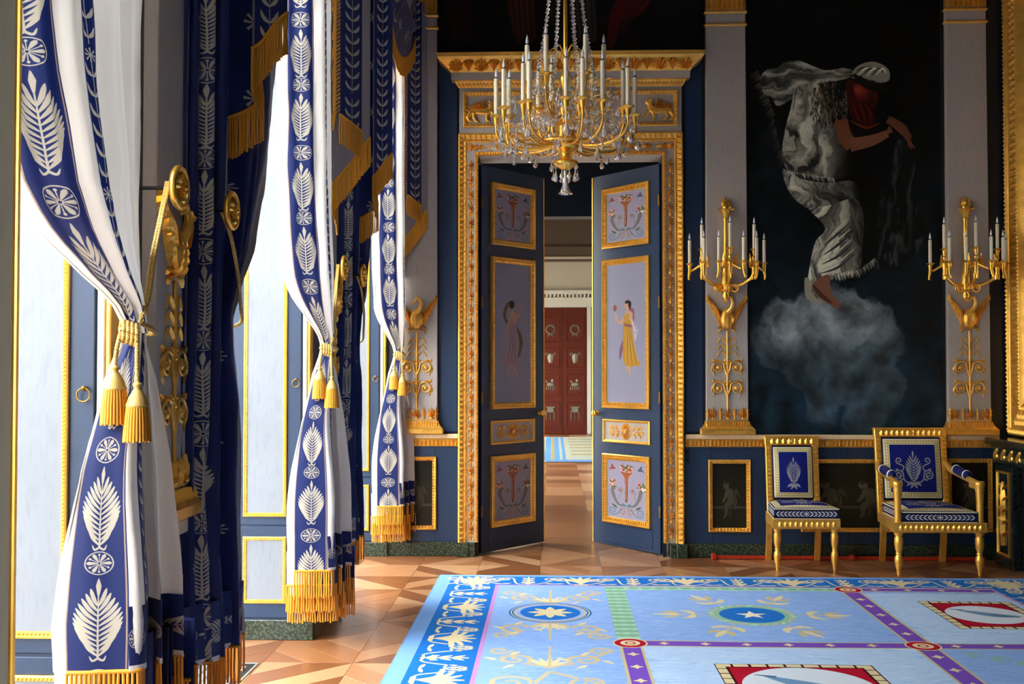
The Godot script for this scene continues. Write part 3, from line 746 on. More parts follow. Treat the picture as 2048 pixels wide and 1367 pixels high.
func build_far_rooms() -> void:
	# next room, second doorway, and the end room with a mahogany door
	var st := struct("wall_next_room", "walls of the next room seen through the open door")
	var g := Geo.new()
	var D0 := FW + 0.3
	# right side wall, left wall with window openings, ceiling
	slab(g, 2.6, 2.85, 0, 6.2, D0, 26.3)
	var cuts := [[9.9, 11.3], [13.6, 15.2], [16.9, 18.5], [20.2, 21.8], [23.5, 25.0]]
	var d := D0
	for c in cuts:
		slab(g, -2.3, -1.9, 0, 6.2, d, c[0])
		slab(g, -2.3, -1.9, 3.6, 6.2, c[0], c[1])
		slab(g, -2.3, -1.9, 0, 0.25, c[0], c[1])
		d = c[1]
	slab(g, -2.3, -1.9, 0, 6.2, d, 26.3)
	slab(g, -2.3, 2.85, 6.2, 6.4, D0, 26.3)
	slab(g, -2.3, 2.85, TOP, 6.2, D0 - 0.02, D0)
	part("side_walls", g, M.plaster, st)
	g = slab(Geo.new(), -2.3, -0.66, 0, 6.2, 12.7, 12.95)
	slab(g, 0.97, 2.85, 0, 6.2, 12.7, 12.95)
	slab(g, -0.66, 0.97, 3.34, 6.2, 12.7, 12.95)
	part("partition", g, M.slate_paint, st)  # dark paint stands in for the shade on this wall
	var en := struct("wall_end", "pale end wall with mouldings far behind the open door")
	var Z := 26.0
	part("wall_face", slab(Geo.new(), -2.3, 2.85, 0, 6.3, Z, Z + 0.3), M.plaster, en)
	part("upper_wall", slab(Geo.new(), -2.3, 2.85, 4.5, 6.3, Z - 0.02, Z), M.brown_wall, en)
	part("cornice", slab(Geo.new(), -2.3, 2.85, 4.12, 4.5, Z - 0.12, Z, 0.03), M.brown_wall, en)
	part("cornice_lip", slab(Geo.new(), -2.3, 2.85, 4.18, 4.24, Z - 0.17, Z, 0.02), M.plaster, en)
	part("door_head", slab(Geo.new(), -2.3, 2.85, 3.34, 3.44, Z - 0.16, Z, 0.01), M.white_paint, en)
	for i in 24:
		part("dentil", slab(Geo.new(), -0.8 + i * 0.09, -0.755 + i * 0.09, 3.27, 3.34, Z - 0.12, Z), M.white_paint, en)
	part("door_frieze", slab(Geo.new(), -2.3, 2.85, 3.03, 3.27, Z - 0.06, Z, 0.01), M.white_paint, en)
	for x in [-0.40, 0.86]: part("door_jamb", slab(Geo.new(), x - 0.05, x + 0.05, 0, 3.03, Z - 0.05, Z, 0.01), M.white_paint, en)
	var dr := struct("door_3", "dark red mahogany double door with silvery mounts at the end of the enfilade")
	for s in [0, 1]:
		var lf := struct_part(dr, "door_leaf")
		var x0: float = -0.35 if s == 0 else 0.235
		var lw := 0.575
		part("leaf_board", slab(Geo.new(), x0, x0 + lw, 0, 3.02, Z - 0.05, Z, 0.005), M.mahogany, lf)
		var ys := [0.12, 0.85, 1.52, 2.14, 2.86]
		for k in 4:
			var pn := struct_part(lf, "panel")
			var cyy: float = (ys[k] + ys[k + 1]) / 2
			var hh: float = ys[k + 1] - ys[k] - 0.10
			pn.position = Vector3(x0 + lw / 2, cyy, -Z + 0.05)
			var f := Geo.new()
			f.frame(lw - 0.13, hh, [Vector2(0, 0), Vector2(0, 0.02), Vector2(0.03, 0.02), Vector2(0.04, -0.01)])
			part("panel_moulding", f, M.mahogany, pn)
			var e := Geo.new()
			if k == 3:
				for i in 14: e.leaf(Vector2.from_angle(i * TAU / 14) * 0.085, Vector2.from_angle(i * TAU / 14 + 0.5) * 0.12, 0.05, 0.02)
				for q in [-1.0, 1.0]: e.leaf(Vector2(0, -0.1), Vector2(q * 0.07, -0.17), 0.03, 0.01)
			elif k == 2:
				e.leaf(Vector2(0, -0.13), Vector2(0, 0.10), 0.16, 0.02, 0.0, Transform3D(), 5, 0.4)
				for q in [-1.0, 1.0]: e.scroll(Vector2(q * 0.09, 0.07), 0.045, 1.0, 0.0, 0.018)
			elif k == 1:
				e.dome(Vector2(0, 0.0), 0.09, 0.05, 0.02)
				e.dome(Vector2(0.05, 0.09), 0.035, 0.045, 0.02)
				for q in 5: e.leaf(Vector2(-0.08 + q * 0.04, -0.02), Vector2(-0.11 + q * 0.055, -0.14), 0.03, 0.015)
				e.leaf(Vector2(-0.04, 0.03), Vector2(-0.12, 0.10), 0.05, 0.02)
			else:
				e.box(Vector3(0, 0.16, 0.01), Vector3(0.20, 0.03, 0.02))
				e.box(Vector3(0, 0.09, 0.01), Vector3(0.14, 0.10, 0.02))
				for q in [-1.0, 1.0]: e.leaf(Vector2(q * 0.07, 0.14), Vector2(q * 0.085, -0.18), 0.03, 0.02, 0.05 * q)
				e.leaf(Vector2(0, 0.05), Vector2(0, -0.18), 0.022, 0.02)
			part("mount", e, M.silver_mount, pn)
	var rg := thing("distant_rug", "pale blue and cream rug far beyond the open doors", "rug", Vector3(0.93, 0, -21.4))
	g = Geo.new()
	g.box(Vector3(0, 0.009, 0), Vector3(2.3, 0.014, 6.6), 0.004)
	part("rug_field", g, M.distant_wool, rg)
	g = Geo.new()
	for q in [[-1.03, 0.11], [-0.86, 0.08], [-0.74, 0.05]]:
		g.box(Vector3(q[0], 0.0175, 0), Vector3(q[1], 0.003, 6.3))
		g.box(Vector3(0, 0.0175, 3.3 + (q[0] + 0.98) * -1.0 - 0.1), Vector3(2.1, 0.003, q[1]))
	part("rug_border", g, M.rug_edge, rg)
	for i in 7:
		g = Geo.new()
		g.box(Vector3(-0.935 if i == 0 else 0.15, 0.018, 0.0 if i == 0 else 2.6 - i * 0.85), Vector3(0.05 if i == 0 else 1.5, 0.003, 6.0 if i == 0 else 0.22))
		part("rug_stripe", g, M.rug_ochre, rg)

# ---------------------------------------------------------------- curtains
func sheet(keys: Array, us: Array, step: float, zflip := 1.0, sub := 5, fold := 0.0, folds := 6.0, sd := 1) -> Geo:
	# keys: [height, [Vector2(x, z) ...]] from the top down; smooth in both directions
	var nz := FastNoiseLite.new()
	nz.seed = sd
	nz.frequency = 1.6
	var rows := []
	var uvs := []
	var hs := []
	for i in keys.size() - 1:
		var m := maxi(1, int(ceil((keys[i][0] - keys[i + 1][0]) / step)))
		for j in m: hs.append([i, float(j) / m])
	hs.append([keys.size() - 2, 1.0])
	for q in hs:
		var i: int = q[0]
		var f: float = q[1]
		var k0: Array = keys[maxi(i - 1, 0)][1]
		var k1: Array = keys[i][1]
		var k2: Array = keys[i + 1][1]
		var k3: Array = keys[mini(i + 2, keys.size() - 1)][1]
		var h: float = lerpf(keys[i][0], keys[i + 1][0], f)
		var pl := []
		for p in k1.size(): pl.append((k1[p] as Vector2).cubic_interpolate(k2[p], k0[p], k3[p], f))
		var row := []
		var uv := []
		for p in pl.size() - 1:
			for s in sub + (1 if p == pl.size() - 2 else 0):
				var g := float(s) / sub
				var c: Vector2 = (pl[p] as Vector2).cubic_interpolate(pl[p + 1], pl[maxi(p - 1, 0)], pl[mini(p + 2, pl.size() - 1)], g)
				var u: float = lerpf(us[p], us[p + 1], g)
				var w := fold * sin(u * folds * TAU + nz.get_noise_2d(h * 0.5, u) * 2.0) + 0.006 * nz.get_noise_2d(h * 1.2, u * 5.0)
				row.append(Vector3(c.x + w, h, c.y * zflip + w * 0.5))
				uv.append(Vector2(u, -h / 0.68))
		rows.append(row)
		uvs.append(uv)
	var geo := Geo.new()
	geo.grid(rows, uvs)
	geo.set_meta("low", rows[-1])
	return geo

func fringe(line: Array, ln: float, spacing := 0.0115, r := 0.0048, sd := 1) -> Geo:
	# gimp band and hanging bullion cords along a line of points
	var g := Geo.new()
	var rng := RandomNumberGenerator.new()
	rng.seed = sd
	g.tube(line, 0.007, 0.007, 5)
	var left := 0.0
	for i in line.size() - 1:
		var a: Vector3 = line[i]
		var b: Vector3 = line[i + 1]
		var d := a.distance_to(b)
		while left < d:
			var p := a.lerp(b, left / d)
			var l := ln * rng.randf_range(0.95, 1.03)
			var sw := Vector3(rng.randf_range(-1, 1), 0, rng.randf_range(-1, 1)) * 0.003
			g.tube([p, p + Vector3(0, -l * 0.5, 0) + sw, p + Vector3(0, -l, 0)], r, r * 1.05, 5)
			left += spacing
		left -= d
	return g

func rope(path: Array, R: float, pitch := 0.03) -> Geo:
	# three twisted strands along a smooth path
	var c := Curve3D.new()
	c.bake_interval = 0.006
	for i in path.size():
		var t: Vector3 = (path[mini(i + 1, path.size() - 1)] - path[maxi(i - 1, 0)]) * 0.17
		c.add_point(path[i], -t, t)
	var ln := c.get_baked_length()
	var n := maxi(6, int(ln / 0.006))
	var g := Geo.new()
	for s in 3:
		var pts := []
		for i in n + 1:
			var x := c.sample_baked_with_rotation(ln * i / n)
			var a := TAU * (ln * i / n / pitch + s / 3.0)
			pts.append(x.origin + (x.basis.x * cos(a) + x.basis.y * sin(a)) * R * 0.5)
		g.tube(pts, R * 0.56, R * 0.56, 5)
	return g

func far_row(h: float, reach: float) -> Array:
	var L := 0.0
	var tab := [[4.6, 0.95], [3.4, 0.92], [2.65, 0.86], [2.3, 0.78], [2.04, 0.66], [1.93, 0.55], [1.82, 0.37], [1.74, 0.22], [1.66, 0.17]]
	for i in tab.size() - 1:
		if h <= tab[i][0] and h >= tab[i + 1][0]:
			L = lerpf(tab[i + 1][1], tab[i][1], (h - tab[i + 1][0]) / (tab[i][0] - tab[i + 1][0]))
	L = 0.17 + (L - 0.17) * reach
	var base := [Vector2(-1.435, 0.94), Vector2(-1.37, 0.97), Vector2(-1.23, 0.93), Vector2(-1.19, 0.86), Vector2(-1.205, 0.74), Vector2(-1.21, 0.52), Vector2(-1.285, 0.34), Vector2(-1.285, 0.10)]
	var s := (L - 0.1) / 0.85
	var gat := lerpf(0.25, 1.0, smoothstep(1.66, 2.05, h))
	var out := []
	for p in base: out.append(Vector2(-1.265 + (p.x + 1.265) * gat, 0.10 + (p.y - 0.10) * s))
	return out

func build_far_drape(label: String, d: float, hem: float, reach: float) -> Node3D:
	# origin at the reveal, +z towards the camera
	var o := thing("curtain", label, "curtain", Vector3(0, 0, -d), 0.0, "tied-back silk curtains")
	var us := [0.0, 0.117, 0.3125, 0.39, 0.493, 0.65, 0.82, 1.0]
	var keys := []
	for h in [4.6, 4.0, 3.4, 3.0, 2.65, 2.3, 2.04, 1.93, 1.82, 1.74, 1.66]: keys.append([h, far_row(h, reach)])
	part("upper_drape", sheet(keys, us, 0.05, 1.0, 6, 0.010, 9.0, 3), M.far_drape, o)
	var low := [[1.665, far_row(1.66, reach)]]
	var b1 := [Vector2(-1.40, 0.24), Vector2(-1.385, 0.245), Vector2(-1.275, 0.23), Vector2(-1.245, 0.20), Vector2(-1.265, 0.11), Vector2(-1.22, 0.15), Vector2(-1.24, 0.06), Vector2(-1.185, 0.07)]
	var b2 := [Vector2(-1.47, 0.26), Vector2(-1.425, 0.265), Vector2(-1.255, 0.24), Vector2(-1.22, 0.20), Vector2(-1.25, 0.10), Vector2(-1.19, 0.15), Vector2(-1.23, 0.05), Vector2(-1.155, 0.06)]
	low.append([1.52, far_row(1.66, reach).map(func(p): return p.lerp(b1[far_row(1.66, reach).find(p)], 0.45))])
	low.append([1.25, b1])
	low.append([0.85, b2])
	low.append([hem, b2])
	var lg := sheet(low, us, 0.05, 1.0, 5, 0.004, 7.0, 5)
	part("lower_drape", lg, M.far_drape, o)
	# hem band over the silk part, then the cascade of under layers, each with its bullion fringe
	var hb := [[hem + 0.19, b2.slice(2).map(func(p): return p + Vector2(0.006, 0.006))], [hem, b2.slice(2).map(func(p): return p + Vector2(0.008, 0.008))]]
	var hg := sheet(hb, [0.0, 0.25, 0.45, 0.7, 0.85, 1.0], 0.04, 1.0, 5, 0.0, 1.0, 6)
	var hm := hg
	for i in hm.t.size(): hm.t[i] = Vector2(hm.t[i].x * 0.62 + 0.02, (hem + 0.19 - hm.v[i].y) / 0.19)
	part("hem_band", hm, M.hem_band, o)
	tag(part("fringe", fringe(lg.get_meta("low").slice(5), 0.15, 0.0135, 0.005, 4), M.fringe_gold, o), "golden bullion fringe", "", "", "stuff")
	for q in [[0.085, 0.035, 0.02], [0.15, 0.07, 0.04]]:
		var pts: Array = b2.map(func(p): return Vector2(-1.31 + (p.x + 1.31) * 1.08, p.y - q[1]))
		var ug := sheet([[hem + 0.10, pts], [hem - q[0], pts]], [0.02, 0.10, 0.13, 0.13, 0.13, 0.13, 0.13, 0.13], 0.05, 1.0, 5, 0.004, 3.0, 7)
		part("under_fold", ug, M.far_drape, o)
		tag(part("fringe", fringe(ug.get_meta("low"), 0.15, 0.014, 0.005, 8), M.fringe_gold, o), "golden bullion fringe", "", "", "stuff")
	return o

func near_row(h: float) -> Array:
	var tab := [[4.6, 5.15], [3.31, 5.09], [2.81, 5.0], [2.43, 4.88], [2.06, 4.64], [1.83, 4.40], [1.72, 4.34]]
	var Z := 4.33
	for i in tab.size() - 1:
		if h <= tab[i][0] and h >= tab[i + 1][0]:
			Z = lerpf(tab[i + 1][1], tab[i][1], (h - tab[i + 1][0]) / (tab[i][0] - tab[i + 1][0]))
	var s := (Z - 4.05) / 1.15
	var out := []
	for p in [Vector2(-1.36, 3.90), Vector2(-1.33, 3.97), Vector2(-1.25, 4.07), Vector2(-1.31, 4.32), Vector2(-1.24, 4.62), Vector2(-1.31, 4.88), Vector2(-1.30, 5.20)]:
		out.append(p if p.y < 4.05 else Vector2(lerpf(-1.30, p.x, lerpf(0.5, 1.0, s)), 4.05 + (p.y - 4.05) * s))
	return out

func build_near_drape(label: String, shift: float) -> Node3D:
	var o := thing("curtain", label, "curtain", Vector3(0, 0, -4.2 - shift), 0.0, "tied-back navy curtains")
	var us := [0.0, 0.16, 0.42, 0.55, 0.70, 0.85, 1.0]
	var conv := func(r: Array) -> Array: return r.map(func(p): return Vector2(p.x, 4.2 - p.y))
	var keys := []
	for h in [4.6, 4.0, 3.31, 2.81, 2.43, 2.06, 1.83, 1.72]: keys.append([h, conv.call(near_row(h))])
	var b := [Vector2(-1.37, 3.90), Vector2(-1.34, 3.97), Vector2(-1.27, 4.08), Vector2(-1.32, 4.20), Vector2(-1.26, 4.28), Vector2(-1.32, 4.37), Vector2(-1.295, 4.45)]
	keys.append([1.4, conv.call(b)])
	keys.append([0.9, conv.call(b)])
	keys.append([0.46, conv.call(b.map(func(p): return p + Vector2(0.01, 0.01)))])
	var g := sheet(keys, us, 0.05, 1.0, 8, 0.022, 8.0, 13)
	part("drape", g, M.near_drape, o)
	var low: Array = b.map(func(p): return p + Vector2(0.018, 0.01))
	var hb := [[0.68, conv.call(low)], [0.455, conv.call(low)]]
	var hg := sheet(hb, us, 0.04, 1.0, 5, 0.0, 1.0, 6)
	for i in hg.t.size(): hg.t[i] = Vector2(hg.t[i].x * 0.9, (0.68 - hg.v[i].y) / 0.225)
	part("hem_band", hg, M.hem_band, o)
	tag(part("fringe", fringe(g.get_meta("low"), 0.15, 0.0135, 0.005, 9), M.fringe_gold, o), "golden bullion fringe", "", "", "stuff")
	return o

func cascade(path: Array, top: float, label: String, edge_fringe: bool, d: float) -> Node3D:
	# pleated valance tail: path of [x, depth, hem height]
	var o := thing("valance_tail", label, "valance", Vector3(0, 0, -d), 0.0, "valance tails with bullion fringe")
	var run := 0.0
	for i in path.size() - 1:
		var a := Vector3(path[i][0], path[i][2], d - path[i][1])
		var b := Vector3(path[i + 1][0], path[i + 1][2], d - path[i + 1][1])
		var rows := []
		var uvs := []
		var len2 := Vector2(a.x - b.x, a.z - b.z).length()
		for r in 13:
			var row := []
			var uv := []
			for c in 9:
				var f := c / 8.0
				var p := a.lerp(b, f)
				var y := lerpf(top, p.y, r / 12.0)
				row.append(Vector3(p.x, y, p.z + 0.014 * sin(f * PI * 2.0 + i)))
				uv.append(Vector2(0.50 + (run + len2 * f) / 0.75, -y / 0.62))
			rows.append(row)
			uvs.append(uv)
		run += len2
		var g := Geo.new()
		g.grid(rows, uvs)
		part("pleat", g, M.valance_cloth if i % 2 == 0 else M.valance_lining, o)
		tag(part("fringe", fringe(rows[-1], 0.165, 0.0135, 0.0048, 20 + i), M.fringe_gold, o), "golden bullion fringe", "", "", "stuff")
		if i == 0 and edge_fringe:
			var line := []
			for r in 13: line.append(rows[r][0] + Vector3(0.0, 0, 0.02))
			var fg := Geo.new()
			var rng := RandomNumberGenerator.new()
			rng.seed = 5
			for q in 70:
				var y := lerpf(top, a.y, q / 70.0)
				fg.tube([Vector3(a.x, y, a.z), Vector3(a.x - 0.022, y - 0.02, a.z + 0.012), Vector3(a.x - 0.030 - rng.randf() * 0.012, y - 0.12, a.z + 0.014)], 0.0045, 0.0045, 5)
			tag(part("fringe", fg, M.fringe_gold, o), "golden bullion fringe", "", "", "stuff")
	return o

func build_rosette(label: String, at: Vector3) -> void:
	# round gilt curtain holder on an iron stem, facing the room
	var o := thing("curtain_holdback", label, "curtain holdback", at, PI / 2, "gilt rosettes that hold the curtains")
	var g := Geo.new()
	var ax := Basis(Vector3.RIGHT, PI / 2)
	g.lathe([Vector2(0.0, -0.012), Vector2(0.066, -0.012), Vector2(0.074, -0.004), Vector2(0.074, 0.006), Vector2(0.068, 0.013), Vector2(0.060, 0.010), Vector2(0.056, 0.002), Vector2(0.030, 0.004), Vector2(0.0, 0.010)], 28, Transform3D(ax, Vector3.ZERO))
	part("disc", g, M.gilt_bronze, o)
	g = Geo.new()
	for k in 10: g.leaf(Vector2.from_angle(k * TAU / 10) * 0.012, Vector2.from_angle(k * TAU / 10) * 0.052, 0.024, 0.016, 0.08)
	for k in 8: g.dome(Vector2.from_angle(k * TAU / 8) * 0.018, 0.009, 0.009, 0.022, 6)
	g.dome(Vector2.ZERO, 0.012, 0.012, 0.026, 8)
	part("relief", g, M.gilt_bronze, o, place(0, 0, 0.003))
	g = Geo.new()
	g.tube([Vector3(0, 0, -0.01), Vector3(0, 0, -0.19)], 0.006, 0.006, 8)
	part("stem", g, M.iron, o)

func build_tassel_tie(label: String, d: float) -> void:
	# rope from the holdback round the curtain, knotted, with two hanging tassels; origin at the reveal
	var o := thing("curtain_tieback", label, "tieback", Vector3(0, 0, -d), 0.0, "golden rope tiebacks with tassels")
	var rp := Geo.new()
	for s in [0.0, 1.0]:
		rp.add(rope([Vector3(-1.268 + 0.009 * s, 2.165, -0.085), Vector3(-1.262 + 0.008 * s, 2.06, -0.02), Vector3(-1.250 + 0.010 * s, 1.90, 0.09), Vector3(-1.238 + 0.009 * s, 1.76, 0.17), Vector3(-1.240, 1.69, 0.21)], 0.0062))
	part("rope", rp, M.cord_gold, o)
	var kn := Geo.new()
	for k in 4:
		var pts := []
		for i in 13:
			var a := TAU * i / 12
			pts.append(Vector3(-1.262 + (k - 1.5) * 0.013 + 0.014 * cos(a) , 1.664 + 0.030 * sin(a) - 0.004 * k, 0.235 + 0.022 * cos(a)))
		kn.add(rope(pts, 0.008, 0.025))
	kn.add(rope([Vector3(-1.237, 1.69, 0.21), Vector3(-1.222, 1.668, 0.14), Vector3(-1.245, 1.66, 0.08), Vector3(-1.295, 1.665, 0.09), Vector3(-1.312, 1.67, 0.16), Vector3(-1.288, 1.668, 0.225)], 0.008))
	part("knot", kn, M.cord_gold, o)
	for q in [[-1.284, 1.655, -1.295, 1.385], [-1.232, 1.655, -1.227, 1.335]]:
		var t := struct_part(o, "tassel")
		var bot: float = q[3]
		part("cord", rope([Vector3(q[0], q[1], 0.245), Vector3(lerpf(q[0], q[2], 0.6), lerpf(q[1], bot + 0.17, 0.5), 0.256), Vector3(q[2], bot + 0.172, 0.255)], 0.0075), M.cord_gold, t)
		var hd := Geo.new()
		hd.lathe([Vector2(0.0, 0.178), Vector2(0.013, 0.174), Vector2(0.014, 0.166), Vector2(0.009, 0.160), Vector2(0.014, 0.152), Vector2(0.026, 0.132), Vector2(0.031, 0.115), Vector2(0.034, 0.110), Vector2(0.034, 0.104), Vector2(0.030, 0.102)], 24, place(q[2], bot, 0.255), 12, 0.10)
		part("tassel_head", hd, M.cord_gold, t)
		var sk := Geo.new()
		for i in 26:
			var a := TAU * i / 26
			var p := Vector3(cos(a), 0, sin(a))
			sk.tube([Vector3(q[2], bot + 0.104, 0.255) + p * 0.029, Vector3(q[2], bot + 0.06, 0.255) + p * 0.034, Vector3(q[2], bot + 0.004 * (i % 2), 0.255) + p * 0.037], 0.0043, 0.0047, 5)
		sk.lathe([Vector2(0.026, 0.0), Vector2(0.024, 0.104)], 14, place(q[2], bot + 0.004, 0.255))
		tag(part("tassel_skirt", sk, M.fringe_gold, t), "golden bullion skirt")

func build_curtains() -> void:
	var names := ["nearest curtain of white silk with broad blue palmette border", "second white silk curtain with blue border, tied back beyond the dark curtain", "farthest white silk curtain with blue border, beside the far wall"]
	var ties := ["golden rope with two tassels round the nearest white curtain", "golden rope with two tassels round the second white curtain", "golden rope with two tassels round the farthest white curtain"]
	for k in 3:
		var d := 3.42 + k * BAY
		build_far_drape(names[k], d, 0.66 if k == 0 else 0.435, [1.0, 0.75, 0.55][k])
		build_tassel_tie(ties[k], d)
		build_rosette(["gilt rosette holding the nearest white curtain", "gilt rosette holding the second white curtain", "gilt rosette holding the white curtain beside the far wall"][k], Vector3(-1.225, 2.145, -(d + 0.085)))
	for k in 2:
		build_near_drape(["large dark navy curtain with silver palmettes in the foreground", "farther dark navy curtain with silver palmettes between two white curtains"][k], k * BAY)
		build_rosette(["gilt rosette holding the large dark curtain", "gilt rosette holding the farther dark curtain"][k], Vector3(-1.205, 2.145, -(4.02 + k * BAY)))
		var o := thing("curtain_tieback", ["golden cord from the rosette round the large dark curtain", "golden cord from the rosette round the farther dark curtain"][k], "tieback", Vector3(0, 0, -4.2 - k * BAY), 0.0, "golden cords of the dark curtains")
		part("rope", rope([Vector3(-1.25, 2.15, 0.17), Vector3(-1.225, 2.06, 0.13), Vector3(-1.225, 1.92, 0.03), Vector3(-1.25, 1.80, -0.10), Vector3(-1.275, 1.74, -0.185), Vector3(-1.33, 1.72, -0.16), Vector3(-1.37, 1.72, 0.0)], 0.008), M.cord_gold, o)
	# valances
	for k in 3:
		var d := 3.42 + k * BAY
		var where: String = ["nearest window", "second window", "window beside the far wall"][k]
		if k > 0:
			cascade([[-1.20, d - 0.19, 2.99], [-1.05, d - 0.06, 2.88], [-1.25, d - 0.14, 2.60], [-1.235, d - 0.05, 2.48]], 4.62, "navy valance tail with gold fringe, far side of the " + where, true, d)
		if k < 2:
			var s := k * BAY
			cascade([[-1.055, 4.25 + s, 2.97], [-1.165, 4.15 + s, 2.80], [-1.145, 4.24 + s, 2.62], [-1.275, 4.11 + s, 2.50], [-1.285, 4.18 + s, 2.42]], 4.62, "navy valance tail with gold fringe, near side of the " + (["second window", "window beside the far wall"][k]), false, 4.2 + s)
		# swag across the head
		var d0 := (1.5 if k == 0 else 4.25 + (k - 1) * BAY)
		var o := thing("valance_swag", "hanging navy swag with gold fringe over the " + where, "valance", Vector3(0, 0, -d), 0.0, "navy swags over the windows")
		var rows := []
		var uvs := []
		for r in 11:
			var row := []
			var uv := []
			for c in 25:
				var f := c / 24.0
				var t := f * 2 - 1
				var sag := (1 - t * t)
				var y := lerpf(4.66, 4.45 - 0.52 * sag, r / 10.0)
				row.append(Vector3(-1.16 + 0.07 * sag * sin(r / 10.0 * PI) + 0.025 * sin(r * 1.9 + sag * 3.0), y, d - lerpf(d0, d, f)))
				uv.append(Vector2(f * 2.0, r / 10.0))
			rows.append(row)
			uvs.append(uv)
		var g := Geo.new()
		g.grid(rows, uvs)
		part("swag_cloth", g, M.valance_cloth, o)
		tag(part("fringe", fringe(rows[-1], 0.145, 0.0135, 0.0048, 33), M.fringe_gold, o), "golden bullion fringe", "", "", "stuff")
		var rd := Geo.new()
		rd.tube([Vector3(-1.22, 4.68, d - d0 + 0.3), Vector3(-1.22, 4.68, -0.25)], 0.028, 0.028, 12)
		part("gilt_rod", rd, M.gilding, o)

# ---------------------------------------------------------------- rug
func build_rug() -> void:
	var o := thing("rug", "large sky-blue rug with bordered compartments, star roundels and red squares", "rug", Vector3(1.33, 0, -5.383))
	var g := Geo.new()
	var w := 4.34
	var l := 5.466
	var h := 0.018
	var nu := 60
	var rows := []
	var rng := FastNoiseLite.new()
	rng.seed = 8
	rng.frequency = 0.9
	for i in nu + 1:
		var row := []
		for j in nu + 1:
			var x := -w / 2 + w * j / nu
			var z := -l / 2 + l * i / nu
			var wob := 0.008 * rng.get_noise_2d(z * 1.3, 3.0) if j == 0 else 0.0
			row.append(Vector3(x + wob, h + 0.003 * rng.get_noise_2d(x, z), z))
		rows.append(row)
	g.grid(rows)
	part("pile", g, M.rug_wool, o)
	g = Geo.new()
	var P := [Vector3(-w / 2, 0, l / 2), Vector3(w / 2, 0, l / 2), Vector3(w / 2, 0, -l / 2), Vector3(-w / 2, 0, -l / 2)]
	for k in 4:
		var a: Vector3 = P[k]
		var b: Vector3 = P[(k + 1) % 4]
		g.tube([a + Vector3(0, h * 0.5, 0), b + Vector3(0, h * 0.5, 0)], h * 0.5, h * 0.5, 8)
	part("bound_edge", g, M.rug_edge, o)

# ---------------------------------------------------------------- candles and wall lights
var candle_m: ArrayMesh
var flame_m: ArrayMesh
var collar_m: ArrayMesh
var pan_m: ArrayMesh

func candle_parts(o: Node3D, at: Vector3, ln := 0.205) -> void:
	# drip pan, wax candle and glass flame standing on a point
	if candle_m == null:
		var g := Geo.new()
		g.lathe([Vector2(0.0130, 0.0), Vector2(0.0130, 0.97), Vector2(0.0115, 0.995), Vector2(0.004, 1.0)], 14)
		candle_m = g.mesh()
		g = Geo.new()
		g.lathe([Vector2(0.006, 0.0), Vector2(0.0085, 0.010), Vector2(0.0085, 0.018), Vector2(0.005, 0.034), Vector2(0.0005, 0.052)], 10)
		flame_m = g.mesh()
		g = Geo.new()
		g.lathe([Vector2(0.0005, -0.004), Vector2(0.0075, -0.002), Vector2(0.0075, 0.006), Vector2(0.0005, 0.008)], 10)
		collar_m = g.mesh()
		g = Geo.new()
		g.lathe([Vector2(0.004, -0.075), Vector2(0.009, -0.065), Vector2(0.008, -0.055), Vector2(0.013, -0.04), Vector2(0.017, -0.015), Vector2(0.020, -0.006), Vector2(0.034, 0.0), Vector2(0.036, 0.004), Vector2(0.020, 0.002), Vector2(0.0005, 0.002)], 16)
		pan_m = g.mesh()
	part("drip_pan", pan_m, M.gilt_bronze, o, place(at.x, at.y, at.z))
	part("candle", candle_m, M.wax, o, Transform3D(Basis.from_scale(Vector3(1, ln, 1)), at))
	part("wick", collar_m, M.wick_collar, o, place(at.x, at.y + ln, at.z))
	part("flame_bulb", flame_m, M.flame_bulb, o, place(at.x, at.y + ln + 0.007, at.z))

func winged_figure() -> Geo:
	# small gilt half-figure with raised wings, facing +z, waist at the origin, 0.15 high
	var g := Geo.new()
	g.lathe([Vector2(0.003, -0.055), Vector2(0.014, -0.045), Vector2(0.020, -0.02), Vector2(0.017, 0.0), Vector2(0.020, 0.03), Vector2(0.026, 0.055), Vector2(0.022, 0.07), Vector2(0.009, 0.078), Vector2(0.008, 0.086), Vector2(0.015, 0.094), Vector2(0.018, 0.108), Vector2(0.013, 0.122), Vector2(0.003, 0.128)], 12)
	for s in [-1.0, 1.0]:
		for k in 6:
			var f := k / 5.0
			g.leaf(Vector2(s * 0.012, 0.03 + 0.02 * f), Vector2(s * (0.07 - 0.022 * f), 0.055 + 0.085 * f), 0.022, 0.008, -0.15 * s, place(0, 0, -0.016))
			g.leaf(Vector2(-s * 0.012, 0.03 + 0.02 * f), Vector2(-s * (0.07 - 0.022 * f), 0.055 + 0.085 * f), 0.022, 0.008, 0.15 * s, Transform3D(Basis(Vector3.UP, PI), Vector3(0, 0, -0.018)))
	for k in 8:
		var a := TAU * k / 8
		g.leaf(Vector2(0, 0.0), Vector2(0, -0.07), 0.018, 0.006, 0.0, Transform3D(Basis(Vector3.UP, a), Vector3(sin(a), 0, cos(a)) * 0.014))
	return g

